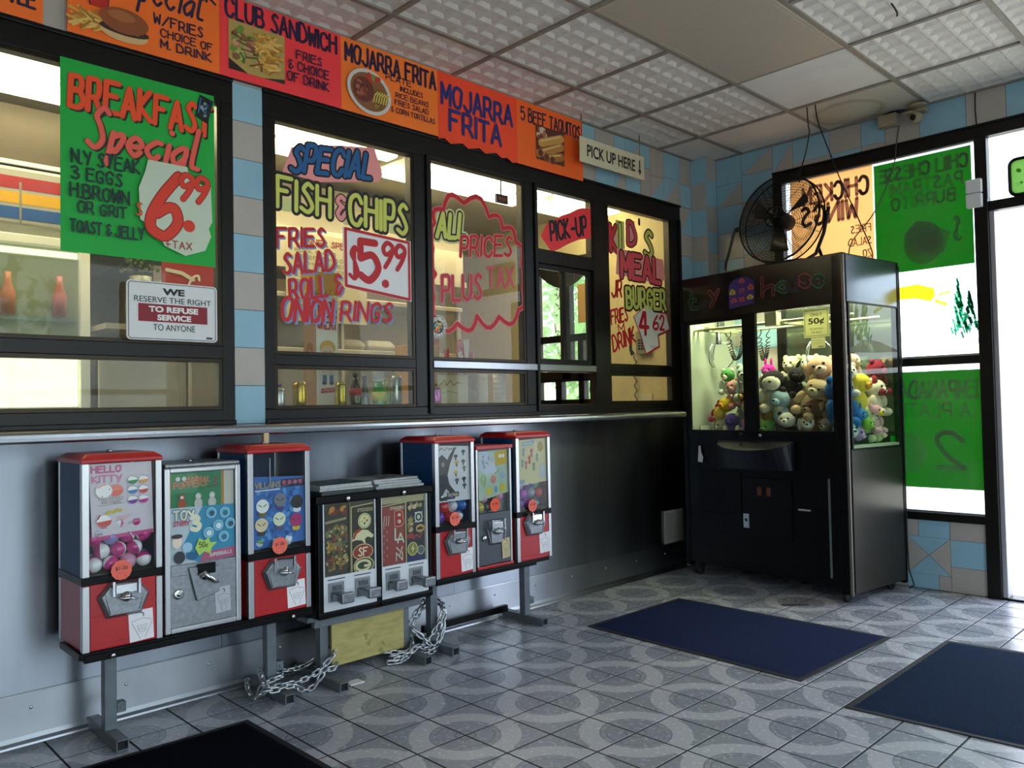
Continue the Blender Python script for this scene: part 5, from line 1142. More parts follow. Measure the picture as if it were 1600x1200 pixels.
b = Mb(); b.prism([(.122, -.0015, .74), (.158, -.0015, .735), (.165, -.0015, .77), (.15, -.0015, .80), (.147, -.0015, .845), (.13, -.0015, .84), (.128, -.0015, .80)], (0, .001, 0)); co('torn_sticker', b, M_WHITE)
# corner posts, header, frames
for q_ in ((.005, .04, .0, .05, .06, 1.93), (1.088, W_ - .02, 0, .05, .05, 1.93), (.005, .035, D_ - .03, D_, .06, 1.93), (W_ - .04, W_, D_ - .035, D_, .04, 1.93)): co('corner_post', Mb().box(*q_), M_BLACK, bevel=.008)
b = Mb(); b.box(W_ - .02, W_ - .004, -.002, .014, .05, 1.925); co('silver_edge', b, mat('worn_edge', '#77736c', .45, .6), bevel=.004)
b = Mb(); b.box(.005, W_ - .01, .0, .045, 1.655, 1.935); b.box(.005, W_ - .002, .04, D_, 1.90, 1.93); co('header', b, mat('header_panel', '#0c0b10', .2, spec=.35), bevel=.004)
b = Mb(); b.box(W_ - .012, W_, .02, D_ - .03, 1.66, 1.925); co('side_light_panel', b, mat('side_gloss_panel', '#6c7178', .2, .8), bevel=.003)
b = Mb(); b.box(W_ - .012, W_, .02, D_ - .03, .06, .845); co('side_panel', b, mat('side_laminate', '#2f2c27', .3, .5, noise=.15, nscale=3), bevel=.003)
b = Mb(); b.box(.055, .52, .004, .03, 1.63, 1.66); b.box(.485, .58, .004, .03, .92, 1.66); b.box(.04, 1.09, .004, .03, .915, .945); b.box(.04, .062, .004, .03, .94, 1.66); b.box(1.078, 1.09, .004, .03, .94, 1.66); co('window_frame', b, M_BLACK, bevel=.002)
gp = glass('crane_pane', '#f2f6ee', 1.35, .01)
co('front_pane', Mb().box(.06, .50, .012, .016, .94, 1.65), gp); co('front_pane', Mb().box(.565, 1.082, .012, .016, .94, 1.65), gp)
co('side_pane', Mb().box(W_ - .008, W_ - .004, .045, D_ - .03, .845, 1.662), glass('side_plastic', '#f2f6ee', 1.4, .0))
b = Mb(); b.box(W_ - .01, W_ + .002, .04, D_ - .03, 1.655, 1.665); b.box(W_ - .01, W_ + .002, .04, D_ - .03, .838, .85); b.box(W_ - .012, W_ - .0, .03, .046, .84, 1.665); co('side_trim', b, M_BLACK, bevel=.001)
liner = mat('cabinet_liner', '#c5cfb8', .35)
co('back_mirror', Mb().box(.04, W_ - .04, D_ - .02, D_ - .008, .90, 1.90), mat('mirror_back', '#93a090', .12, .85))
co('left_liner', Mb().box(.028, .036, .03, D_ - .02, .86, 1.90), liner); co('playfield', Mb().box(.036, W_ - .012, .03, D_ - .02, .85, .865), liner)
co('cabinet_roof', Mb().box(.036, W_ - .012, .03, D_ - .02, 1.86, 1.875), liner)
b = Mb(); b.box(.115, .125, .03, .14, .865, .97); b.box(.036, .125, .135, .145, .865, .97); co('prize_chute', b, mat('chute_plastic', '#c9cdbb', .2))
# gantry, claws, coil cords
b = Mb()
for v in (.10, .14, .42): b.tube([(.04, v, 1.60), (W_ - .03, v, 1.60)], .008, 8)
for u in (.14, .70): b.box(u - .02, u + .02, .10, D_ - .05, 1.585, 1.612)
co('gantry_rails', b, mat('gantry_pale', '#c5c9a6', .3, .4))
def claw(u, v, z):
    b = Mb(); b.box(u - .035, u + .035, v - .03, v + .03, z + .10, z + .17); b.lathe([(.022, 0), (.024, .03), (.018, .06), (.018, .10)], (u, v, z), 'z', 14); c = co('claw_carriage', b, M_CHROME, bevel=.002)
    for k in range(3):
        a = 2 * PI * k / 3 + .5; dx, dy = math.cos(a), math.sin(a)
        p = Mb(); p.tube([(u + dx * r, v + dy * r, z + h) for r, h in ((.015, .01), (.055, .005), (.085, -.03), (.10, -.075), (.09, -.12), (.062, -.15), (.05, -.148))], .004, 7); o = co('claw_finger', p, M_CHROME, c)
    return c
claw(.135, .22, 1.505); claw(.80, .30, 1.47)
for u0, u1, v, zb in ((.20, .315, .25, 1.40), (.40, .47, .30, 1.39)):
    b = Mb(); P = []
    for i in range(260):
        s = i / 259; a = s * 2 * PI * 26; cu = u0 + (u1 - u0) * s; cz = 1.58 - (1.58 - zb) * math.sin(PI * s) ** .55
        P.append((cu + .013 * math.cos(a), v + .013 * math.sin(a), cz + .006 * math.cos(a)))
    b.tube(P, .0032, 5); co('coiled_cord', b, mat('cord_grey', '#23241f', .5))
b = Mb(); b.box(.62, .70, .05, .10, 1.575, 1.655); co('motor_box', b, mat('gantry_pale'))
tube = Mb(); tube.tube([(.15, .08, 1.84), (1.02, .08, 1.84)], .012, 10); co('lamp_and_fill_tube', tube, mat('warm_lamp', '#f4f0c8', .3, emit=14))
ld = area('crane_lamp', cw(.58, .16, 1.82), (0, 0, CA), .9, .12, 15, (1, .97, .68))
co('lamp_and_fill_tube', Mb().tube([(1.12, .10, 1.84), (1.12, .50, 1.84)], .012, 10), mat('warm_lamp'))  # second glowing tube, added to brighten the plush at the side pane
area('crane_side_fill', cw(1.145, .30, 1.80), (0, math.radians(14), CA), .04, .42, 8, (1, .98, .85))  # added fill light over the side plush, goes with the second tube
# price notice inside the glass
b = Mb(); b.box(.91, 1.068, .0065, .008, 1.478, 1.638); b.box(.955, 1.04, .0068, .008, 1.415, 1.474); nt_ = co('price_notice', b, mat('aged_notice', '#e4e4b4', .6, trans=.5))
def cfont(T, u, z, w, h, m, bold=0, name='lettering'): return font_text(T, cw(u, .0058, z), XF.to_3x3() @ Vector((1, 0, 0)), (0, 0, 1), h, w, m, cg, name, bold)
MBk = mat('black_print')
cfont('ONLY', .955, 1.597, .072, .017, MBk); cfont('50\u00a2', .94, 1.545, .10, .042, MBk, .02); cfont('QUARTERS', .95, 1.518, .08, .012, MBk); cfont('OR BILLS', .957, 1.500, .066, .011, MBk)
k = Ink(cw(0, .006, 0), XF.to_3x3() @ Vector((1, 0, 0)), (0, 0, 1)); k.stroke([(.918, 1.486), (1.06, 1.486), (1.06, 1.63), (.918, 1.63), (.918, 1.486)], .0025, '#33322a'); k.stroke([(1.0, 1.422), (1.03, 1.424)], .004, '#22211c')
for q in range(3): k.stroke([(.965, 1.46 - .010 * q), (1.02, 1.46 - .010 * q)], .001, '#8a8868')
k.obj(cg, 'print')
# outlined toy house lettering and purple toy-house emblem
k = Ink(cw(0, -.0005, 0), XF.to_3x3() @ Vector((1, 0, 0)), (0, 0, 1)); BK = '#0b090f'
for ch, u, z, w, h, c_ in (('t', .085, 1.735, .065, .115, '#1f7a5c'), ('o', .175, 1.72, .055, .125, '#15103a'), ('y', .25, 1.775, .07, .12, '#b03044'), ('h', .645, 1.755, .075, .105, '#a82a3a'), ('o', .742, 1.765, .065, .115, '#1f7a52'), ('u', .82, 1.76, .06, .115, '#191244'), ('s', .905, 1.775, .05, .135, '#b03044'), ('e', .982, 1.765, .06, .125, '#1f7a52')):
    k.text(ch, u, z, w, h, BK, .17, out=c_, ow=.035, jit=0)
PU = '#33186e'; k.poly([(.405, 1.70), (.588, 1.715), (.592, 1.83)] + [(.497 + .095 * math.cos(a), 1.83 + .058 * math.sin(a)) for a in [PI * q / 10 for q in range(1, 10)]] + [(.402, 1.82)], PU)
for u, z, c_, s in ((.50, 1.862, '#b04a4a', 'o'), (.43, 1.80, '#b0a02a', 'h'), (.50, 1.805, '#8a3a5a', 'b'), (.565, 1.815, '#b04a3a', 'h'), (.44, 1.745, '#b04a4a', 'o'), (.50, 1.75, '#b03a3a', 'b'), (.56, 1.755, '#b0a02a', 'o')):
    if s == 'o': k.oval(u, z, .026, .012, c_, 12); k.oval(u, z + .010, .012, .010, c_, 10)
    elif s == 'h': k.poly([(u - .022, z - .014), (u + .022, z - .014), (u + .022, z + .006), (u, z + .024), (u - .022, z + .006)], c_)
    else: k.rect(u - .02, z - .014, u + .02, z + .014, c_)
    k.oval(u, z, .006, .006, PU, 8)
k.obj(cg, 'lettering', 'toy house lettering in outlined letters with a purple house')
for i, (u, v) in enumerate(((1.10, .05), (.08, .05), (1.10, .52), (.08, .52))):
    b = Mb(); b.lathe([(.030, -.012), (.034, -.008), (.034, .008), (.030, .012)], (u, v, .034), 'x', 16); b.box(u - .02, u + .02, v - .03, v + .03, .05, .085); co('caster', b, M_RUB)
b = Mb(); b.tube([tuple(p) for p in ((W_ - .01, .575, 1.925), (W_ + .006, .585, 1.90), (W_ + .006, .588, 1.2), (W_ + .006, .585, .3), (W_ + .008, .59, .12), (W_ + .03, .60, .03), (W_ - .0, .61, .008))], .004, 6); co('power_cord', b, M_RUB)

# ------------------------------------------------------------------ plush toys
def plush(label, u, v, z, s, fur, belly=None, muzzle=None, ears='round', eye='#0c0c0c', limbs=None, yaw=0, tilt=0, nose='#16120f', body=True, ms=1.0):
    """soft toy: body, head, ears, muzzle, eyes and four limbs; s = head radius"""
    root = thing('plush_toy', label, 'stuffed toy', tuple(cw(u, v, z)), None)
    R = Matrix.Rotation(CA + yaw, 4, 'Z') @ Matrix.Rotation(tilt, 4, 'Y'); X = Matrix.Translation(cw(u, v, z)) @ R
    def pm(c): return mat('plush_' + c.strip('#'), c, .95, noise=.12, nscale=60, bump=.9, bscale=260)
    def part(nm, mb, par=None):
        o = obj(nm, mb, None, root, xf=X)
        if par: o.parent = par
        return o
    F = pm(fur); L_ = pm(limbs or fur); B_ = pm(belly or fur)
    if body: part('body', Mb().ball((0, .01, -1.55 * s), (.85 * s, .75 * s, 1.0 * s), B_, 12, 8))
    hd = part('head', Mb().ball((0, 0, 0), (s, .92 * s, .88 * s), F, 16, 10))
    for sg in (-1, 1):
        e = Mb()
        if ears == 'round': e.ball((sg * .72 * s, 0, .68 * s), (.33 * s, .2 * s, .33 * s), L_, 10, 7)
        elif ears == 'long': e.ball((sg * .95 * s, 0, -.05 * s), (.26 * s, .2 * s, .68 * s), L_, 10, 7)
        elif ears == 'up': e.ball((sg * .42 * s, 0, 1.15 * s), (.2 * s, .14 * s, .6 * s), L_, 10, 7)
        else: continue
        part('ear', e, hd)
        y = Mb(); y.ball((sg * .36 * s, -.82 * s, .18 * s), .12 * s, mat('eye_' + eye.strip('#'), eye, .15), 8, 6); part('eye', y, hd)
        if body:
            part('arm', Mb().ball((sg * .95 * s, -.25 * s, -1.25 * s), (.33 * s, .36 * s, .62 * s), L_, 10, 7))
            part('leg', Mb().ball((sg * .6 * s, -.65 * s, -2.25 * s), (.42 * s, .62 * s, .42 * s), L_, 10, 7))
    mz = Mb(); mz.ball((0, -.78 * s, -.22 * s), (.46 * s * ms, .36 * s, .36 * s * ms), pm(muzzle or fur), 12, 8); part('muzzle', mz, hd)
    ns = Mb(); ns.ball((0, -1.12 * s, -.08 * s), (.15 * s, .10 * s, .10 * s), mat('nose_' + nose.strip('#'), nose, .2), 8, 6); part('nose', ns, hd)
    XI = XF.inverted(); P = [XI @ (Vector(p.co) + root.location) for o in [c for c in COL.objects if c.parent == root or (c.parent and c.parent.parent == root)] for p in o.data.vertices]
    d = [0, 0, 0]
    for a, (lo, hi) in enumerate(((.045, 1.150), (.034, .57), (.868, 1.6))):
        mn, mx = min(p[a] for p in P), max(p[a] for p in P)
        if mn < lo: d[a] = lo - mn
        elif mx > hi: d[a] = hi - mx
    root.location = root.location + XF.to_3x3() @ Vector(d)
    return root
plush('black and white stuffed dog with big white muzzle in the crane game', .60, .15, 1.245, .075, '#17130f', '#d9d2b8', '#e0dcc4', 'long', limbs='#c9c2a4', yaw=.35, ms=1.65)
for q_, (u_, v_, z_, s_, c_, e_, lb_) in enumerate(((.52, .22, 1.10, .06, '#c9a83c', 'round', 'mustard stuffed lion half hidden behind the black and white dog'), (.45, .14, 1.05, .055, '#d88a9a', 'round', 'rose stuffed bear beside the middle crane bar, low in the heap'), (.42, .12, .93, .05, '#7f4fa8', 'none', 'violet stuffed ball toy at the bottom behind the middle bar'),
    (.62, .20, 1.02, .055, '#2c2a2c', 'round', 'charcoal stuffed bear under the green-limbed toys in the heap'), (.66, .13, .91, .05, '#d8d0b8', 'round', 'cream stuffed puppy face at the bottom centre of the heap'), (.76, .15, .92, .048, '#30343c', 'round', 'slate stuffed seal between the panda and the fluffy white dog'), (.79, .20, 1.13, .058, '#8a6a4a', 'round', 'tan-brown stuffed monkey between the blue-legged toy and brown bear'), (.99, .16, 1.10, .055, '#a8886a', 'long', 'light brown stuffed rabbit against the right crane post'),
    (1.00, .22, 1.25, .06, '#d0b49a', 'round', 'beige stuffed bear at the right rear of the heap'), (.20, .15, .965, .05, '#a8a58c', 'round', 'grey-beige stuffed toy at the bottom left of the heap'), (.33, .26, 1.12, .06, '#b8c8d8', 'round', 'pale blue stuffed elephant behind the pink pig'), (1.05, .40, 1.02, .06, '#b8d0a0', 'round', 'soft green stuffed bear behind the side pane'), (1.04, .22, 1.28, .055, '#e8e0c8', 'round', 'white stuffed lamb above the blue bird at the side pane'), (.90, .36, 1.24, .07, '#9a7a5a', 'round', 'brown stuffed dog deep at the back of the heap'), (.58, .36, 1.2, .07, '#b8b0a0', 'round', 'grey stuffed elephant deep at the back of the heap'))):
    plush(lb_, u_, v_, z_, s_, c_, None, None, e_, body=z_ > 1.0, yaw=(.3 * ((q_ % 3) - 1)) + (1.3 if u_ > 1.02 else 0))
plush('white and green stuffed bear beside the left crane window', .372, .20, 1.30, .068, '#b9d8c0', '#c9dccb', '#dfe6da', 'round', yaw=.2)
plush('fuchsia stuffed bird behind the dog in the crane game', .505, .24, 1.315, .045, '#c01c94', None, '#d848b0', 'up', yaw=.2)
plush('cream stuffed sheep at top of the crane heap', .655, .27, 1.345, .060, '#d9d8a8', None, '#e6e4c4', 'round')
plush('pale green stuffed animal at top of the crane heap', .76, .30, 1.345, .058, '#b9cfb0', None, '#cfdcc4', 'round')
plush('black stuffed cat lying under the pale green toy in the crane', .73, .20, 1.275, .052, '#14120f', None, '#1d1a16', 'up', yaw=.6, tilt=.5)
plush('large pinkish stuffed dog with drooping ears at upper right of the heap', .885, .20, 1.315, .078, '#d9b394', '#dcc8a4', '#e4cbb0', 'long', yaw=.5, tilt=-.3)
plush('tan shaggy stuffed bear lying below the pink dog', .90, .13, 1.185, .070, '#c4ab80', '#cdb892', '#d8c8a4', 'round', yaw=.2, tilt=.5)
plush('stuffed toy with pale blue legs under the black and white dog', .665, .12, 1.13, .062, '#8fb0bc', '#9cc0cc', '#a8ccd6', 'none', limbs='#a4ccd8')
plush('brown stuffed bear at the right of the crane window', .875, .14, 1.075, .066, '#6b4630', '#7a5238', '#a8805a', 'round', yaw=-.2)
plush('black and white stuffed panda near the bottom of the crane', .715, .10, 1.00, .052, '#e4e2d4', '#1a1814', '#e8e6da', 'round', limbs='#15130f', yaw=.3)
plush('bright green stuffed frog at the bottom of the crane window', .56, .13, .955, .055, '#5a9c30', None, '#7ab84a', 'round', body=False)
plush('fluffy white stuffed dog at the bottom of the crane window', .85, .12, .985, .052, '#dfe2e0', None, '#f0f0ec', 'long', body=False, yaw=.4)
plush('grey stuffed mouse in the bottom corner of the crane window', .965, .12, .975, .050, '#8f8a7c', None, '#a8a294', 'round', body=False)
plush('purple stuffed monster with pale paw beside the prize chute', .31, .12, 1.005, .050, '#3a1f78', '#43288a', '#4a2f94', 'round', limbs='#e0d8b0', body=True)
plush('yellow stuffed bird lying on the purple toy', .235, .16, 1.105, .052, '#d9b82a', '#e0c23a', '#e4a02a', 'none', tilt=.8)
plush('small red stuffed toy at the left end of the heap', .145, .22, 1.085, .042, '#b01c28', None, '#d8b8b0', 'round', limbs='#c8283a', tilt=.4)
plush('green and white stuffed frog raised at the left of the heap', .215, .21, 1.295, .048, '#4f9a4a', '#e0e6da', '#e6ead8', 'round', limbs='#dfe4d4')
plush('pink stuffed pig under the white and green bear', .285, .18, 1.215, .052, '#d99a94', None, '#e4b0aa', 'round', tilt=-.3)
plush('dark grey and white stuffed penguin beside the middle window bar', .405, .14, 1.165, .052, '#4a4644', '#d8d4c4', '#cfa04a', 'none', yaw=-.3)
# those seen through the side pane
H_ = PI / 2
plush('large blue stuffed bird at the front of the crane side window', 1.06, .14, 1.175, .082, '#1f6cb4', '#2a7cc4', '#4a94d4', 'round', yaw=H_ * .8, nose='#e0a02a')
plush('pale aqua stuffed bear at the bottom of the crane side window', 1.08, .14, .95, .072, '#8fc0bc', None, '#b4d8d2', 'round', yaw=H_ * .8, body=False)
plush('yellow stuffed chick with orange beak in the crane side window', 1.085, .30, 1.215, .066, '#e0cc3c', '#e8d648', '#e4a03a', 'none', yaw=H_, nose='#d06a1c')
plush('cream stuffed bear at the back of the crane side window', 1.08, .47, 1.185, .062, '#e4dcc0', None, '#ece6d0', 'round', yaw=H_)
plush('pink stuffed flower face in the crane side window', 1.095, .42, 1.05, .050, '#d8a8b4', '#d4b8bc', '#d8c43a', 'round', yaw=H_, limbs='#dcb4be')
plush('lime green stuffed worm in the crane side window', 1.095, .32, .98, .042, '#7fc43a', None, '#9cd85a', 'round', yaw=H_, body=False)
plush('small blue stuffed fish in the crane side window', 1.09, .25, 1.035, .045, '#2a78b8', None, '#4a94cc', 'up', yaw=H_, body=False)
plush('ivory stuffed rabbit at the bottom corner of the crane side window', 1.09, .45, .925, .055, '#cfc8a4', None, '#d8d2b8', 'up', yaw=H_, body=False)
plush('dark red stuffed toy against the crane side window, at the rear', 1.07, .50, 1.30, .060, '#8a1c30', None, '#a02c3c', 'round', yaw=H_)
plush('peach stuffed puppy on top of heap by the crane side window', 1.03, .30, 1.345, .050, '#d8b890', None, '#e4cca8', 'long', yaw=H_)
plush('lavender stuffed bear behind the aqua bear in the crane', 1.08, .235, .925, .050, '#9a84b8', None, '#b4a0cc', 'round', yaw=H_, body=False)

# ------------------------------------------------------------------ floor fan on top of the crane
fc = Vector((.785, 4.66, 2.255)); fn = thing('floor_fan', 'black wire-grille drum fan standing on the crane game', 'fan', (.80, 4.66, 1.932))
M_FAN = mat('fan_black', '#100f0f', .4, .3)
FR = Matrix.Translation(fc) @ Matrix.Rotation(math.radians(-4), 4, 'Z') @ Matrix.Rotation(math.radians(-8), 4, 'X')
def fo(name, mb, m=M_FAN, par=None):
    o = obj(name, mb, m, fn, xf=FR)
    if par: o.parent = par
    return o
def circ(r, y, n=48): return [(r * math.cos(2 * PI * i / n), y, r * math.sin(2 * PI * i / n)) for i in range(n)]
b = Mb(); b.tube(circ(.275, -.005), .006, 8, closed=True); b.tube(circ(.275, .06), .005, 8, closed=True); fo('outer_ring', b)
for nm, sg in (('front_grille', -1), ('rear_grille', 1)):
    b = Mb(); NR = 36 if sg < 0 else 14
    for i in range(NR):
        r = .068 + (.272 - .068) * i / (NR - 1); dome = .05 * (1 - (r / .275) ** 2); b.tube(circ(r, sg * dome + (.0 if sg < 0 else .06), 40), .0016, 4, closed=True)
    for i in range(10):
        a = 2 * PI * i / 10 + .2; b.tube([(r * math.cos(a), sg * .05 * (1 - (r / .275) ** 2) + (0 if sg < 0 else .06), r * math.sin(a)) for r in (.04, .1, .16, .22, .272)], .0018, 4)
    if sg < 0:
        for r in (.066, .060): b.tube(circ(r, -.05, 30), .003, 6, closed=True)
        for i in range(9):
            a = 2 * PI * i / 9; b.tube([(.015 * math.cos(a), -.054, .015 * math.sin(a)), (.035 * math.cos(a + .35), -.054, .035 * math.sin(a + .35)), (.062 * math.cos(a + .5), -.05, .062 * math.sin(a + .5))], .0035, 5)
        b.lathe([(.018, -.058), (.02, -.05)], (0, 0, 0), 'y', 16)
    fo(nm, b)
b = Mb(); b.lathe([(.035, -.03), (.05, -.01), (.055, .05), (.05, .115), (.03, .13)], (0, 0, 0), 'y', 20); fo('motor', b)
for k_ in range(3):
    b = Mb(); a0 = 2 * PI * k_ / 3 + .3; vs = []; n = 6
    for i in range(n + 1):
        a = a0 + .5 * i / n
        for r in (.05, .13, .21): vs.append((r * math.cos(a), -.01 + .05 * i / n, r * math.sin(a)))
    fs = []
    for i in range(n):
        for j in range(2): q = i * 3 + j; fs.append((q, q + 1, q + 4, q + 3))
    b.add(vs, fs, None, True); o = fo('blade', b, mat('fan_blade', '#7a6f58', .35, .9)); sm_ = o.modifiers.new('thick', 'SOLIDIFY'); sm_.thickness = .003
b = Mb()
b.tube([(.49, 4.66, 2.24), (.47, 4.655, 2.20), (.435, 4.65, 2.08), (.425, 4.63, 2.02), (.45, 4.58, 1.955), (.52, 4.53, 1.943), (.62, 4.50, 1.942), (.98, 4.45, 1.942), (1.03, 4.50, 1.943), (1.045, 4.60, 1.99), (1.07, 4.66, 2.12), (1.10, 4.67, 2.27)], .011, 8)
b.tube([(.45, 4.60, 1.96), (.50, 4.74, 1.943), (.9, 4.80, 1.942), (1.04, 4.72, 1.95), (1.055, 4.62, 2.02)], .010, 8); b.lathe([(.016, 0), (.016, .03)], (1.075, 4.66, 2.235), 'x', 12); b.lathe([(.016, 0), (.016, .03)], (.49, 4.66, 2.235), 'x', 12)
obj('stand', b, M_FAN, fn)
for (P, lb) in ((((1.05, 4.53, 2.848), (1.055, 4.53, 2.74), (1.05, 4.55, 2.70), (1.0, 4.6, 2.60), (.93, 4.66, 2.50), (.91, 4.70, 2.46)), 'thin black cable hanging from the ceiling down to the fan'),
    (((1.10, 4.53, 2.848), (1.115, 4.53, 2.74), (1.15, 4.56, 2.6), (1.19, 4.62, 2.42), (1.25, 4.7, 2.2), (1.29, 4.80, 2.0), (1.28, 4.82, 1.938)), 'thin black cable hanging from the ceiling down behind crane game'),
    (((1.385, YW - .01, 2.76), (1.375, 5.01, 2.66), (1.36, 4.98, 2.5), (1.27, 4.92, 2.25), (1.16, 4.85, 2.08), (1.14, 4.83, 1.98), (1.14, 4.82, 1.938)), 'grey cable running from the wall box down to crane game top')):
    b = Mb(); b.tube(smooth3(P), .0035, 6); single('hanging_cable', b, M_RUB if 'grey' not in lb else mat('grey_cable', '#5f574e', .5), lb, 'cable')
# ------------------------------------------------------------------ kitchen behind the service windows
M_KST = mat('kitchen_steel', '#cfc6b2', .42, .55, noise=.1, nscale=4, bump=.2, bscale=40)
M_KW = mat('kitchen_wall', '#b8b09c', .6, noise=.06)
struct('floor_kitchen', Mb().box(-2.9, -.12, BY, YW + .1, -.1, -.002), mat('quarry_tile', '#5a4038', .6))
kc = Mb(); kc.box(-2.9, -.12, BY, YW + .1, 2.70, 2.78); struct('ceiling_kitchen', kc, mat('kitchen_ceiling', '#b5ab94', .7, noise=.05))
kw = Mb(); kw.box(-2.9, -2.8, BY, YW, 0, 2.7); struct('wall_kitchen', kw, M_KW)
M_LAMP = mat('fluorescent_diffuser', '#ffeec4', .4, emit=16)
for i, y in enumerate((.15, 1.62, 2.95, 4.25)):
    t = thing('kitchen_light', ('bright fluorescent ceiling light seen through the first service window', 'bright fluorescent ceiling light behind FISH & CHIPS lettering', 'bright fluorescent ceiling light above the ALL PRICES window', 'short bright kitchen light above the hatch')[i], 'light', (-.85, y + .6, 2.62)); LL = 1.22 if i < 3 else .7
    obj('housing', Mb().box(-1.10, -.60, y, y + LL, 2.66, 2.70), mat('lamp_housing', '#8a8270', .5), t); obj('diffuser', Mb().box(-.77, -.65, y + .02, y + LL - .02, 2.60, 2.66), M_LAMP, t, .02); obj('diffuser', Mb().box(-1.06, -.94, y + .02, y + LL - .02, 2.60, 2.66), M_LAMP, t, .02)
hd = thing('extractor_hood', 'stainless kitchen extractor hood behind the second service window', 'hood', (-1.7, 2.7, 1.95))
b = Mb(); b.prism([(-1.45, 1.75, 2.05), (-1.45, 1.75, 2.30), (-1.62, 1.75, 2.64), (-2.75, 1.75, 2.64), (-2.75, 1.75, 2.05)], (0, 2.25, 0)); obj('canopy', b, M_KST, hd, .006)
b = Mb(); b.box(-1.455, -1.43, 1.74, 4.01, 2.03, 2.07); obj('rim', b, M_KST, hd)
pt = thing('kitchen_pass_shelf', 'two-tier stainless pass shelf with back panel behind the counter', 'shelf', (-1.35, 2.6, 0))
obj('back_panel', Mb().box(-1.62, -1.60, 1.75, 3.75, .9, 1.98), M_KST, pt)
for z_ in (1.47, 1.80): obj('shelf_board', Mb().box(-1.60, -1.18, 1.75, 3.75, z_, z_ + .03), M_KST, pt, .004)
obj('worktop', Mb().box(-1.60, -1.0, 1.75, 3.9, .88, .92), M_KST, pt)
b = Mb(); 
for y in (1.78, 2.75, 3.72): b.box(-1.22, -1.19, y, y + .02, 0, 1.80)
obj('upright', b, M_KST, pt)
# menu sheet hung on the shelf
t = thing('menu_sheet', 'cream printed menu sheet hanging behind FRIES SALAD lettering', 'paper', (-1.17, 2.6, 1.66))
obj('sheet', Mb().box(-1.172, -1.170, 2.36, 2.93, 1.66, 2.20), mat('cream_sheet', '#d0c6a6', .6), t); k = Ink((-1.1695, 2.36, 1.66), (0, 1, 0), (0, 0, 1))
k.text('DINNER SPECIAL', .10, .47, .42, .035, '#9a3c38', .2)
for q in range(11):
    k.text(random.choice(('STEAK SANDWICH', 'CHICKEN WINGS', 'BEEF TACOS', 'FISH DINNER', 'PORK CHOPS')), .06, .42 - .038 * q, random.uniform(.28, .38), .018, '#4a4438', .16)
k.obj(t, 'menu_print')
# inner counter with drinks
single('inner_counter', Mb().box(-.56, -.121, -.5, 4.6, 1.05, 1.095), M_KST, 'stainless inner sill behind the glass holding cans and bottles', 'counter')
CT = 1.0955
def can(x, y, r, h, c, label, top='#c9ccd0', band_=None):
    t = thing('drink_can', label, 'can', (x, y, CT), 'drinks behind second window')
    b = Mb(); b.lathe([(r * .82, 0), (r, .008), (r, h - .014), (r * .84, h - .002)], (x, y, CT), 'z', 20); obj('can_body', b, mat('can_' + c.strip('#'), c, .22, .75), t)
    b = Mb(); b.lathe([(r * .86, h - .003), (r * .86, h), (r * .78, h - .002)], (x, y, CT), 'z', 20); obj('can_top', b, M_CHROME, t)
    if band_: b = Mb(); b.lathe([(r + .0006, h * .35), (r + .0006, h * .75)], (x, y, CT), 'z', 20); obj('label_band', b, paint(band_), t)
def bottle(x, y, h, prof, c, label, cap, lab=None, labz=(.3, .5)):
    t = thing('bottle', label, 'bottle', (x, y, CT), 'drinks behind second window')
    b = Mb(); b.lathe([(r, z_ * h) for r, z_ in prof], (x, y, CT), 'z', 20); obj('bottle_body', b, mat('bottle_' + c.strip('#'), c, .08, 0, coat=.8), t)
    b = Mb(); b.lathe([(prof[-1][0] + .002, h * .97), (prof[-1][0] + .002, h * 1.05), (.006, h * 1.06)], (x, y, CT), 'z', 14); obj('cap', b, paint(cap, .3), t)
    if lab: rr = max(r for r, z_ in prof) + .0012; b = Mb(); b.lathe([(rr, labz[0] * h), (rr, labz[1] * h)], (x, y, CT), 'z', 20); obj('bottle_label', b, paint(lab), t)
CB = [(.026, 0), (.029, .05), (.026, .3), (.030, .45), (.028, .6), (.012, .85), (.011, .97)]
can(-.12 - .04, 1.765, .031, .125, '#b9bcc2', 'silver and red drink can at left end of the sill row', band_=None); can(-.165, 1.875, .031, .155, '#c9a93a', 'tall gold drink can left of the tall carton')
bottle(-.22, 1.80, .14, [(.026, 0), (.027, .7), (.012, .9), (.012, .97)], '#8f9aa0', 'small clear bottle with a purple cap behind the silver can', '#5a3fa8')
can(-.165, 2.095, .026, .155, '#b5a032', 'slim gold drink can right of the tall carton'); can(-.165, 2.42, .031, .19, '#aeb6b0', 'tall silver-green can at right end of the sill row')
bottle(-.16, 2.175, .19, CB, '#1c0d08', 'dark cola bottle with red label on the sill', '#141010', '#b01c24', (.48, .66)); bottle(-.19, 2.245, .18, [(.024, 0), (.027, .1), (.027, .35), (.020, .6), (.010, .85), (.010, .97)], '#13301c', 'dark green slim bottle with a pale label on the sill', '#1f3a24', '#c9ccc4', (.05, .25))
bottle(-.16, 2.31, .165, [(.030, 0), (.033, .1), (.033, .6), (.026, .75), (.026, .97)], '#2c9a3c', 'green bottle with yellow label topped by a white cup', '#dfe0dc', '#d9d43a', (.38, .66))
b = Mb(); b.lathe([(.033, 0), (.024, .055), (.022, .056)], (-.16, 2.31, CT + .175), 'z', 20); single('paper_cup', b, M_WHITEP, 'white cup upside down over the green bottle', 'cup')
bottle(-.20, 2.375, .17, [(.026, 0), (.028, .55), (.014, .8), (.014, .97)], '#9aa83a', 'pale green bottle with yellow cap beside the tall can', '#c9b83a')
can(-.17, 2.675, .034, .135, '#a45aa0', 'purple and silver can on the sill behind the ALL PRICES window', band_=None)
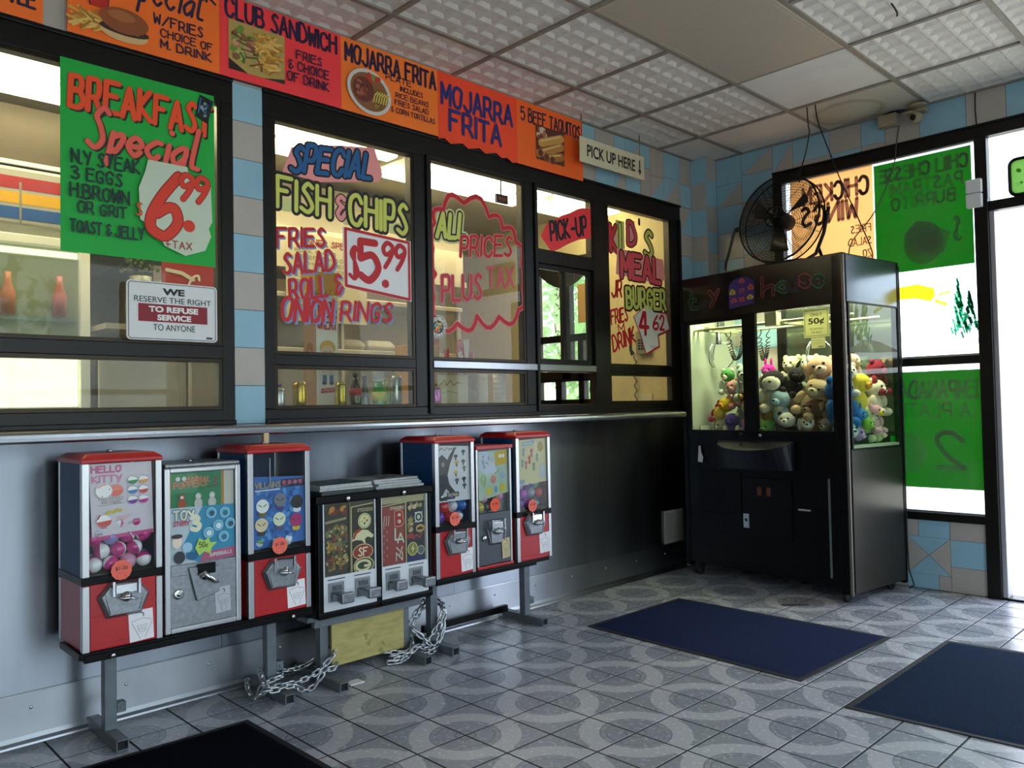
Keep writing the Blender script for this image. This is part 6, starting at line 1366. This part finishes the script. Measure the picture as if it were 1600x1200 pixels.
# tall popcorn-style carton with scalloped yellow top
t = thing('tall_carton', 'tall white printed carton with yellow scalloped top and child drawing', 'carton', (-.36, 2.11, CT))
obj('box', Mb().box(-.42, -.30, 2.045, 2.168, CT, 1.685), mat('carton_white', '#efece8', .5), t, .002)
b = Mb(); b.box(-.43, -.292, 2.038, 2.175, 1.70, 1.80)
for q in range(5): b.lathe([(.014, 0), (.014, .003)], (-.2925, 2.052 + .027 * q, 1.70), 'x', 14)
for q in range(5): b.lathe([(.014, 0), (.014, .003)], (-.415 + .027 * q, 2.0375, 1.70), 'y', 14)
obj('scalloped_top', b, mat('carton_yellow', '#dba32c', .5), t)
k = Ink((-.2995, 2.045, CT), (0, 1, 0), (0, 0, 1)); k.text('TASTES', .008, .50, .105, .055, '#b8283c', .16); k.text('GREAT', .008, .425, .105, .06, '#b8283c', .16); k.stroke([(.008, .485), (.115, .49)], .004, '#b8283c')
k.oval(.062, .33, .044, .038, '#d9a83a', 20); k.oval(.062, .31, .036, .032, '#e6c0a8', 18); k.oval(.05, .31, .003, .004, '#2a2a3a', 8); k.oval(.074, .31, .003, .004, '#2a2a3a', 8); k.stroke([(.052, .295), (.062, .291), (.072, .295)], .002, '#a84a4a'); k.poly([(.03, .275), (.094, .275), (.10, .19), (.024, .19)], '#e0dcd8'); k.poly([(.02, .27), (.034, .275), (.03, .24), (.012, .24)], '#4a5a86'); k.poly([(.09, .275), (.104, .27), (.112, .24), (.094, .24)], '#4a5a86'); k.rect(.032, .16, .055, .195, '#3f62a8'); k.rect(.07, .16, .092, .195, '#3f62a8'); k.oval(.042, .155, .014, .008, '#26304a', 12); k.oval(.082, .155, .014, .008, '#26304a', 12)
k.poly([(.02, .105), (.10, .112), (.098, .135), (.024, .13)], '#c22a34'); k.stroke([(.035, .118), (.045, .124), (.06, .117), (.075, .124), (.088, .119)], .003, '#f0dcd8'); k.rect(.012, .03, .05, .032, '#888888'); k.rect(.058, .03, .11, .032, '#888888'); k.rect(.012, .045, .045, .047, '#888888'); k.obj(t, 'carton_print')
k = Ink((-.42, 2.0445, CT), (1, 0, 0), (0, 0, 1)); k.rect(0, 0, .12, .585, '#a07f6a'); k.text('GREAT', .01, .46, .10, .08, '#a8443c', .18); k.oval(.06, .31, .035, .05, '#8a5a32', 16); k.oval(.06, .29, .026, .03, '#b88a70', 14); k.poly([(.035, .26), (.085, .26), (.095, .17), (.025, .17)], '#a8907c'); k.obj(t, 'carton_side')
# takeout boxes and cups on the shelf
for i, y in enumerate((2.86, 3.10)):
    b = Mb(); z0 = 1.501; b.add([(-1.5, y - .10, z0), (-1.27, y - .10, z0), (-1.27, y + .10, z0), (-1.5, y + .10, z0), (-1.52, y - .115, z0 + .035), (-1.25, y - .115, z0 + .035), (-1.25, y + .115, z0 + .035), (-1.52, y + .115, z0 + .035), (-1.49, y - .09, z0 + .075), (-1.28, y - .09, z0 + .075), (-1.28, y + .09, z0 + .075), (-1.49, y + .09, z0 + .075)],
        [(3, 2, 1, 0), (0, 1, 5, 4), (1, 2, 6, 5), (2, 3, 7, 6), (3, 0, 4, 7), (4, 5, 9, 8), (5, 6, 10, 9), (6, 7, 11, 10), (7, 4, 8, 11), (8, 9, 10, 11)])
    single('takeout_box', b, mat('foam_white', '#e3ddcc', .7), ('white foam takeout box on the steel shelf, nearer the tall carton', 'white foam takeout box on the steel shelf, nearer the window bar')[i], 'box', 'takeout boxes on the shelf', .01)
for i, (x, y, n) in enumerate(((-.36, 3.18, 5), (-.30, 3.27, 6))):
    b = Mb(); h = .03 * n + .07
    b.lathe([(.030, 0), (.038, .07)] + [(r, .07 + .03 * q + d) for q in range(n) for r, d in ((.038, .0), (.041, .012), (.037, .014), (.038, .029))], (x, y, CT), 'z', 18)
    single('foam_cups', b, mat('foam_white'), ('nearer stack of white foam cups by the hatch', 'taller stack of white foam cups beside the hatch')[i], 'cup', 'foam cup stacks')
t = thing('utensil_bin', 'clear bin of wrapped utensil packets behind the ALL PRICES window', 'bin', (-.36, 3.03, CT)); b = Mb(); b.box(-.44, -.28, 2.93, 3.09, CT, 1.40); obj('bin_body', b, glass('bin_plastic', '#dcdcda', 1.3, .55), t, .006)
for q in range(16):
    b = Mb(); x = -.42 + .13 * random.random(); y = 2.95 + .12 * random.random(); z_ = random.uniform(1.30, 1.42); b.prism([(x, y - .012, z_), (x, y + .012, z_), (x + random.uniform(-.02, .02), y + random.uniform(.0, .04), z_ + .11), (x, y - random.uniform(0, .03), z_ + .10)], (.006, 0, 0)); obj('packet', b, paint(random.choice(('#d8d4d2', '#e2dedc', '#b8443f', '#d8d0d0', '#c98a86'))), t)
single('snack_box', Mb().box(-.50, -.36, 2.66, 2.86, CT, 1.47), mat('ochre_box', '#b5873a', .6, noise=.2, nscale=12), 'ochre printed box standing behind the purple can', 'box', bevel=.003)
single('red_box', Mb().box(-.55, -.44, 2.84, 2.93, CT, 1.52), mat('faded_red_box', '#b5655a', .6, noise=.15, nscale=14), 'faded red packet box beside the ochre box', 'box', bevel=.003)
t = thing('note_sheet', 'cream handwritten note taped low in the ALL PRICES window', 'paper', (-.25, 2.83, 1.2)); obj('sheet', Mb().box(-.252, -.25, 2.76, 2.98, 1.12, 1.30), mat('cream_sheet'), t); k = Ink((-.249, 2.76, 1.12), (0, 1, 0), (0, 0, 1)); k.stroke([(.02, .13), (.05, .15), (.06, .12), (.09, .15), (.11, .12), (.14, .14), (.18, .13)], .006, '#a8823a'); k.stroke([(.03, .08), (.08, .09), (.14, .075)], .004, '#b09a5a'); k.obj(t)
t = thing('exit_sign', 'small dark sign with red letters hanging in the kitchen', 'sign', (-.45, 3.46, 2.5)); obj('case', Mb().box(-.47, -.45, 3.42, 3.52, 2.40, 2.455), M_BLK, t, .002); obj('hanger', Mb().box(-.462, -.458, 3.46, 3.47, 2.455, 2.70), M_BLK, t)
k = Ink((-.449, 3.42, 2.40), (0, 1, 0), (0, 0, 1)); k.text('PUSH', .015, .014, .07, .026, '#c8342c', .2); k.obj(t)
# beverage cooler on the left with striped header and open white-framed door
t = thing('beverage_cooler', 'tall drinks cooler with red, yellow and blue striped header and white frame', 'cooler', (-1.6, .7, 0))
obj('cabinet', Mb().box(-2.1, -1.24, -.1, 1.29, 0, 2.30), mat('cooler_white', '#d6d3c8', .4), t, .006)
obj('header', Mb().box(-1.24, -1.20, -.1, 1.29, 2.04, 2.31), mat('cooler_header', '#a8a79f', .35), t, .004)
k = Ink((-1.1995, -.1, 2.04), (0, 1, 0), (0, 0, 1)); k.rect(0, .165, 1.39, .225, '#a01c2c'); k.rect(0, .095, 1.39, .150, '#d8a41c'); k.rect(0, .02, 1.39, .078, '#1c55a0'); k.rect(0, .255, 1.39, .268, '#e8e6dc'); k.rect(1.08, .0, 1.09, .2, '#8a877c'); k.obj(t, 'stripes')
b = Mb(); b.frame(-1.24, -1.19, .2, 1.29, .15, 1.99, .045, 'x'); obj('door_frame', b, mat('glowing_white_vinyl', '#efeede', .3, emit=.15), t, .004); obj('glass_door', Mb().box(-1.22, -1.216, .24, 1.25, .19, 1.95), M_GLASS, t)  # frame vinyl is given a faint glow of its own, though no lamp
obj('lit_back', Mb().box(-1.238, -1.232, .24, 1.25, .19, 1.95), mat('cooler_interior', '#b8bda8', .5), t)
b = Mb(); b.box(-1.228, -1.222, .24, 1.24, 1.16, 1.395); b.box(-1.228, -1.222, .24, 1.24, 1.90, 1.93); obj('lit_strip', b, mat('cooler_lamp', '#f6f2d6', .5, emit=2.2), t)
b = Mb(); b.box(-1.23, -1.222, .25, 1.23, 1.58, 1.60); b.box(-1.23, -1.222, .25, 1.23, 1.42, 1.44); obj('wire_shelf', b, M_ALU, t)
for i, (y, c_) in enumerate(((.93, '#d08a6a'), (1.15, '#c87a70'))):
    b = Mb(); b.lathe([(.03, 0), (.032, .1), (.014, .16), (.014, .2)], (-1.19, y, 1.601), 'z', 12); single('cooler_bottle', b, mat('cb_' + c_.strip('#'), c_, .3), ('orange bottle in the drinks cooler, farther left', 'red bottle in the drinks cooler', 'yellow bottle in the drinks cooler', 'grey bottle in the drinks cooler near its frame')[i], 'bottle', 'bottles in the cooler')
t = thing('wall_cabinet', 'beige overhead kitchen cabinet above the striped cooler', 'cabinet', (-1.6, .6, 2.33)); obj('body', Mb().box(-2.2, -1.22, -.1, 1.6, 2.335, 2.62), mat('beige_laminate', '#4f4431', .5, noise=.06), t, .004); obj('edge_trim', Mb().box(-1.225, -1.205, -.1, 1.6, 2.325, 2.345), mat('glowing_white_vinyl'), t)
single('prep_unit', Mb().box(-1.7, -1.22, 1.62, 1.745, 0, 1.42), M_KST, 'upright stainless kitchen unit behind the refusal sign', 'cabinet', bevel=.004)
single('steel_divider', Mb().box(-1.15, -1.13, 1.31, 1.70, .3, 1.405), M_KST, 'stainless divider panel low behind the first service window', 'panel', bevel=.003)
t = thing('vase', 'frosted glass vase with green sprigs behind the refusal sign', 'vase', (-1.15, 1.52, 1.56)); b = Mb(); b.lathe([(.05, 0), (.07, .02), (.075, .12), (.05, .22), (.055, .26)], (-1.15, 1.52, 1.57), 'z', 18); obj('jar', b, mat('frosted_glass', '#a9ad98', .2), t)
b = Mb()
for q in range(26):
    a = random.uniform(0, 6.3); r = random.uniform(.02, .1); b.ball((-1.15 + r * math.cos(a), 1.52 + r * math.sin(a), 1.84 + random.uniform(0, .1)), (.018, .008, .012), None, 6, 4)
obj('leaves', b, mat('sprig_green', '#4a5a34', .6), t); t2 = thing('wall_shelf', 'small kitchen shelf carrying the vase', 'shelf', (-1.2, 1.55, 1.54)); obj('shelf_board', Mb().box(-1.35, -1.02, 1.31, 1.99, 1.54, 1.568), M_KST, t2); obj('shelf_post', Mb().box(-1.34, -1.32, 1.33, 1.35, 0, 1.54), M_KST, t2)
t = thing('soda_sign', 'red drinks sign with white script behind the green poster', 'sign', (-1.15, 1.8, 1.8)); obj('board', Mb().box(-1.16, -1.14, 1.63, 1.98, 1.569, 1.93), mat('soda_red', '#a01c1c', .4), t, .002); k = Ink((-1.139, 1.63, 1.57), (0, 1, 0), (0, 0, 1)); k.text('Coca', .12, .20, .2, .10, '#e0dcc8', .12, slant=.3, rot=-.1); k.stroke([(.02, .31), (.1, .30), (.16, .27)], .02, '#d0cabc'); k.obj(t)
# wall phone on the cream wall
t = thing('wall_phone', 'black payphone-style wall telephone seen through the kids meal window', 'telephone', (-.52, YW - .04, 1.55)); b = Mb(); b.box(-.585, -.47, YW - .05, YW, 1.50, 1.68); obj('phone_body', b, mat('phone_grey', '#8a8470', .4), t, .006)
b = Mb()
for i in range(3):
    for j in range(4): b.box(-.560 + .026 * i, -.542 + .026 * i, YW - .054, YW - .049, 1.535 + .022 * j, 1.55 + .022 * j)
obj('keypad', b, M_RUB, t); b = Mb(); b.tube([(-.605, YW - .06, 1.66), (-.615, YW - .075, 1.62), (-.615, YW - .075, 1.54), (-.605, YW - .06, 1.50)], [.018, .012, .012, .018], 8); obj('handset', b, M_RUB, t)
b = Mb(); b.tube([(-.61 - .01 * math.sin(q * .3) + .006 * math.cos(q * 1.5), YW - .03 + .006 * math.sin(q * 1.5), 1.50 - .0035 * q) for q in range(110)], .003, 5); obj('coiled_cord', b, M_RUB, t)
single('wall_outlet', Mb().box(-.60, -.47, YW - .012, YW, 1.09, 1.20), mat('cream_sheet'), 'cream plate on wall below the telephone', 'outlet')
# far kitchen window with scalloped valance
w6 = props(obj('window_6', Mb(), M_BLK), kind='structure')
f = Mb(); yb(f, -1.72, -.96, 2.30, 2.36); yb(f, -1.72, -1.66, .95, 2.36); yb(f, -1.0, -.96, .95, 2.36); yb(f, -1.39, -1.29, 1.34, 2.36); yb(f, -1.72, -.96, 1.655, 1.715); yb(f, -1.72, -.96, 1.32, 1.41); yb(f, -1.72, -.96, 1.10, 1.17); yb(f, -1.47, -1.40, .95, 1.34); yb(f, -1.21, -1.15, .95, 1.66); yb(f, -1.72, -.96, .95, 1.0)
obj('window_frame', f, M_BLK, w6, .003); obj('pane', Mb().box(-1.66, -1.0, YW + .03, YW + .034, 1.0, 2.30), M_GLASS, w6)
b = Mb(); pts = [(-1.68, 2.36)] + [(-1.68 + .70 * q / 14, 2.33 - .22 * math.sin(PI * q / 14) ** .8) for q in range(15)] + [(-.98, 2.36)]
b.prism([(x, YW - .03, z_) for x, z_ in pts], (0, .008, 0)); single('valance', b, mat('dark_cloth', '#14120f', .9), 'dark curved valance at the top of the far kitchen window', 'valance')
single('cardboard_sheet', Mb().box(-1.19, -1.02, YW - .022, YW - .014, 1.80, 2.12), mat('cardboard', '#c29a56', .7), 'tan cardboard taped in the far kitchen window', 'cardboard')
for i, x in enumerate((-1.53, -1.22, -1.09)):
    b = Mb(); b.tube([(x + .010 * math.sin(q * .8), YW + .16, .98 + q * .02) for q in range(66)], .007, 5); single('twisted_bar', b, mat('wrought_iron', '#17171a', .5, .6), ('twisted iron security bar, first beyond the far kitchen window', 'twisted iron security bar in the middle beyond far kitchen window', 'twisted iron security bar closest to the cream wall')[i], 'bar', 'security bars')
b = Mb(); b.box(-1.72, -.96, YW + .15, YW + .17, .96, .985); b.box(-1.72, -.96, YW + .15, YW + .17, 2.28, 2.30); single('security_rail', b, mat('wrought_iron'), 'iron rails holding the twisted bars', 'rail')
def tree(x, y, h, r, c, label):
    t = thing('tree', label, 'tree', (x, y, -.02)); b = Mb(); b.tube(smooth3([(x, y, -.02), (x + .1, y, h * .3), (x - .05, y, h * .6), (x, y, h * .85)]), .09, 8); obj('trunk', b, mat('bark', '#5a4a3a', .9, bump=.5, bscale=40), t)
    b = Mb()
    for q in range(900):
        a = random.uniform(0, 6.3); s = random.random() ** .5 * r; zc = random.uniform(-1, 1); p = (x + s * math.cos(a) * (1 - abs(zc) * .4), y + s * math.sin(a), h * .68 + zc * h * .34); L = .13
        d = [Vector((random.uniform(-1, 1), random.uniform(-1, 1), random.uniform(-1, 1))).normalized() * L for _ in range(2)]; P = Vector(p); b.add([P, P + d[0], P + d[0] + d[1], P + d[1]], [(0, 1, 2, 3)])
    o = obj('foliage', b, mat('leaf_' + c.strip('#'), c, .6, noise=.3, nscale=2, trans=.5), t); o['kind'] = 'stuff'
tree(-6.9, 11.4, 4.6, 1.5, '#86a870', 'leafy green tree outside seen through the far kitchen window, left'); tree(-4.6, 9.6, 2.6, .8, '#9aba84', 'smaller green tree outside the far kitchen window'); tree(-10.5, 15.0, 5.5, 2.0, '#7a9a68', 'tall darker tree farther outside the kitchen window')
for i, (x, y, h) in enumerate(((8.5, 1.5, 5.0), (9.5, 6.6, 5.6), (8.8, -3.6, 4.6))): tree(x, y, h, 1.6, '#4f6f45', 'leafy street tree outside the right storefront, number of three'.replace(', number of three', (' nearest the corner', ' beyond the corner', ' toward the rear')[i]))

# ------------------------------------------------------------------ mats, vent, wall fittings
def mat_thing(label, pts, c, edge='#101219'):
    t = thing('floor_mat', label, 'mat', (sum(p[0] for p in pts) / 4, sum(p[1] for p in pts) / 4, 0)); cx_, cy_ = sum(p[0] for p in pts) / 4, sum(p[1] for p in pts) / 4
    b = Mb(); b.prism([(p[0], p[1], .0005) for p in pts], (0, 0, .004)); obj('rubber_backing', b, mat('mat_rubber', edge, .7), t, .002)
    q = [(cx_ + (p[0] - cx_) * (1 - .022 / max(abs(p[0] - cx_), .1)), cy_ + (p[1] - cy_) * (1 - .022 / max(abs(p[1] - cy_), .1))) for p in pts]
    n = 34; b = Mb(); vs = []; fs = []
    for i in range(n + 1):
        for j in range(n + 1):
            a, c_ = i / n, j / n; x = (q[0][0] * (1 - a) + q[1][0] * a) * (1 - c_) + (q[3][0] * (1 - a) + q[2][0] * a) * c_; y = (q[0][1] * (1 - a) + q[1][1] * a) * (1 - c_) + (q[3][1] * (1 - a) + q[2][1] * a) * c_
            e = min(a, 1 - a, c_, 1 - c_); vs.append((x, y, .0046 + .0035 * min(1, e * 30) + random.uniform(-.0004, .0004)))
    for i in range(n):
        for j in range(n): k_ = i * (n + 1) + j; fs.append((k_, k_ + 1, k_ + n + 2, k_ + n + 1))
    b.add(vs, fs, None, True); obj('pile', b, mat('carpet_' + c.strip('#'), c, .95, noise=.3, nscale=140, bump=.8, bscale=420, spec=.05), t)
mat_thing('navy carpet mat in front of the crane game', [(.50, 3.897), (.49, 3.10), (1.645, 3.055), (1.675, 3.897)], '#222b4a')
mat_thing('large slate blue carpet mat before the doorway', [(1.884, 2.90), (3.1, 2.99), (3.1, 4.16), (1.876, 4.01)], '#1c2c44')
mat_thing('black mat with a curled edge beside the left rack', [(.38, 1.345), (.36, .70), (1.25, .70), (1.25, 1.35)], '#090c16')
t = thing('wall_vent', 'grey louvred vent low on the steel wall by the crane game', 'vent', (.01, 4.575, .29)); b = Mb(); b.frame(.001, .012, 4.47, 4.69, .18, .40, .022, 'x'); obj('vent_frame', b, mat('vent_grey', '#8f8d86', .5, .2), t, .002)
obj('duct', Mb().box(.0006, .002, 4.48, 4.68, .19, .39), M_RUB, t)
for q in range(9): obj('louvre', Mb().prism([(.002, 4.498 + .0205 * q, .20), (.009, 4.500 + .0205 * q, .20), (.009, 4.505 + .0205 * q, .20), (.002, 4.503 + .0205 * q, .20)], (0, 0, .18)), mat('vent_grey'), t)
t = thing('security_camera', 'beige dome security camera under the ceiling above window', 'camera', (1.52, YW - .08, 2.76)); b = Mb(); b.lathe([(.05, 0), (.05, -.012), (.035, -.018)], (1.52, YW - .085, H - .015), 'z', 18); b.box(1.512, 1.528, YW - .09, YW - .07, 2.77, 2.84); b.box(1.46, 1.57, YW - .125, YW - .05, 2.785, 2.797); obj('bracket', b, mat('aged_beige', '#a3967c', .5), t, .001)
b = Mb(); b.ball((1.515, YW - .10, 2.757), (.036, .042, .034), None, 16, 10); o = obj('camera_body', b, mat('aged_beige'), t); b = Mb(); b.lathe([(.014, -.048), (.017, -.035), (.02, -.02)], (1.51, YW - .10, 2.752), 'y', 14); c = obj('lens', b, M_RUB, t); c.parent = o
t = thing('junction_box', 'small beige box on the tile band beside the security camera', 'box', (1.34, YW - .03, 2.80)); obj('case', Mb().box(1.28, 1.39, YW - .065, YW - .002, 2.765, 2.835), mat('aged_beige'), t, .004); b = Mb(); b.ball((1.36, YW - .02, H - .004), (.07, .02, .012), None, 12, 6); obj('gap', b, M_RUB, t)
t = thing('door_sensor', 'white two-part sensor box on the post beside the doorway', 'sensor', (1.785, YW - .03, 2.26)); obj('upper_case', Mb().box(1.745, 1.825, YW - .055, YW - .0205, 2.268, 2.345), M_WHITEP, t, .006); obj('lower_case', Mb().box(1.745, 1.825, YW - .055, YW - .0205, 2.185, 2.263), M_WHITEP, t, .006)
single('thin_wall_cord', Mb().tube([(1.80, YW - .006, 2.845), (1.798, YW - .008, 2.75), (1.802, YW - .006, 2.655)], .003, 6), M_RUB, 'dark thin cord down the tile band above the post', 'cable')
b = Mb(); b.box(-.001, .05, 3.62, 3.64, 2.74, 2.744); single('floor_scrap', Mb().box(.30, .35, 1.80, 1.865, .0005, .004), M_WHITE, 'small white paper scrap on the floor before the plywood', 'litter')
single('floor_scrap', Mb().prism([(1.02, 4.12, .001), (1.12, 4.22, .001), (1.10, 4.235, .001), (1.0, 4.14, .001)], (0, 0, .004)), mat('dark_strip', '#3a302c', .6), 'dark flat strip on floor by the crane game caster', 'litter')
single('ceiling_scrap', Mb().tube([(1.87, 3.62, 2.847), (1.88, 3.63, 2.825), (1.89, 3.63, 2.80), (1.885, 3.64, 2.79)], .004, 5), mat('dark_strip'), 'small dark red hook hanging from ceiling at right', 'hook')
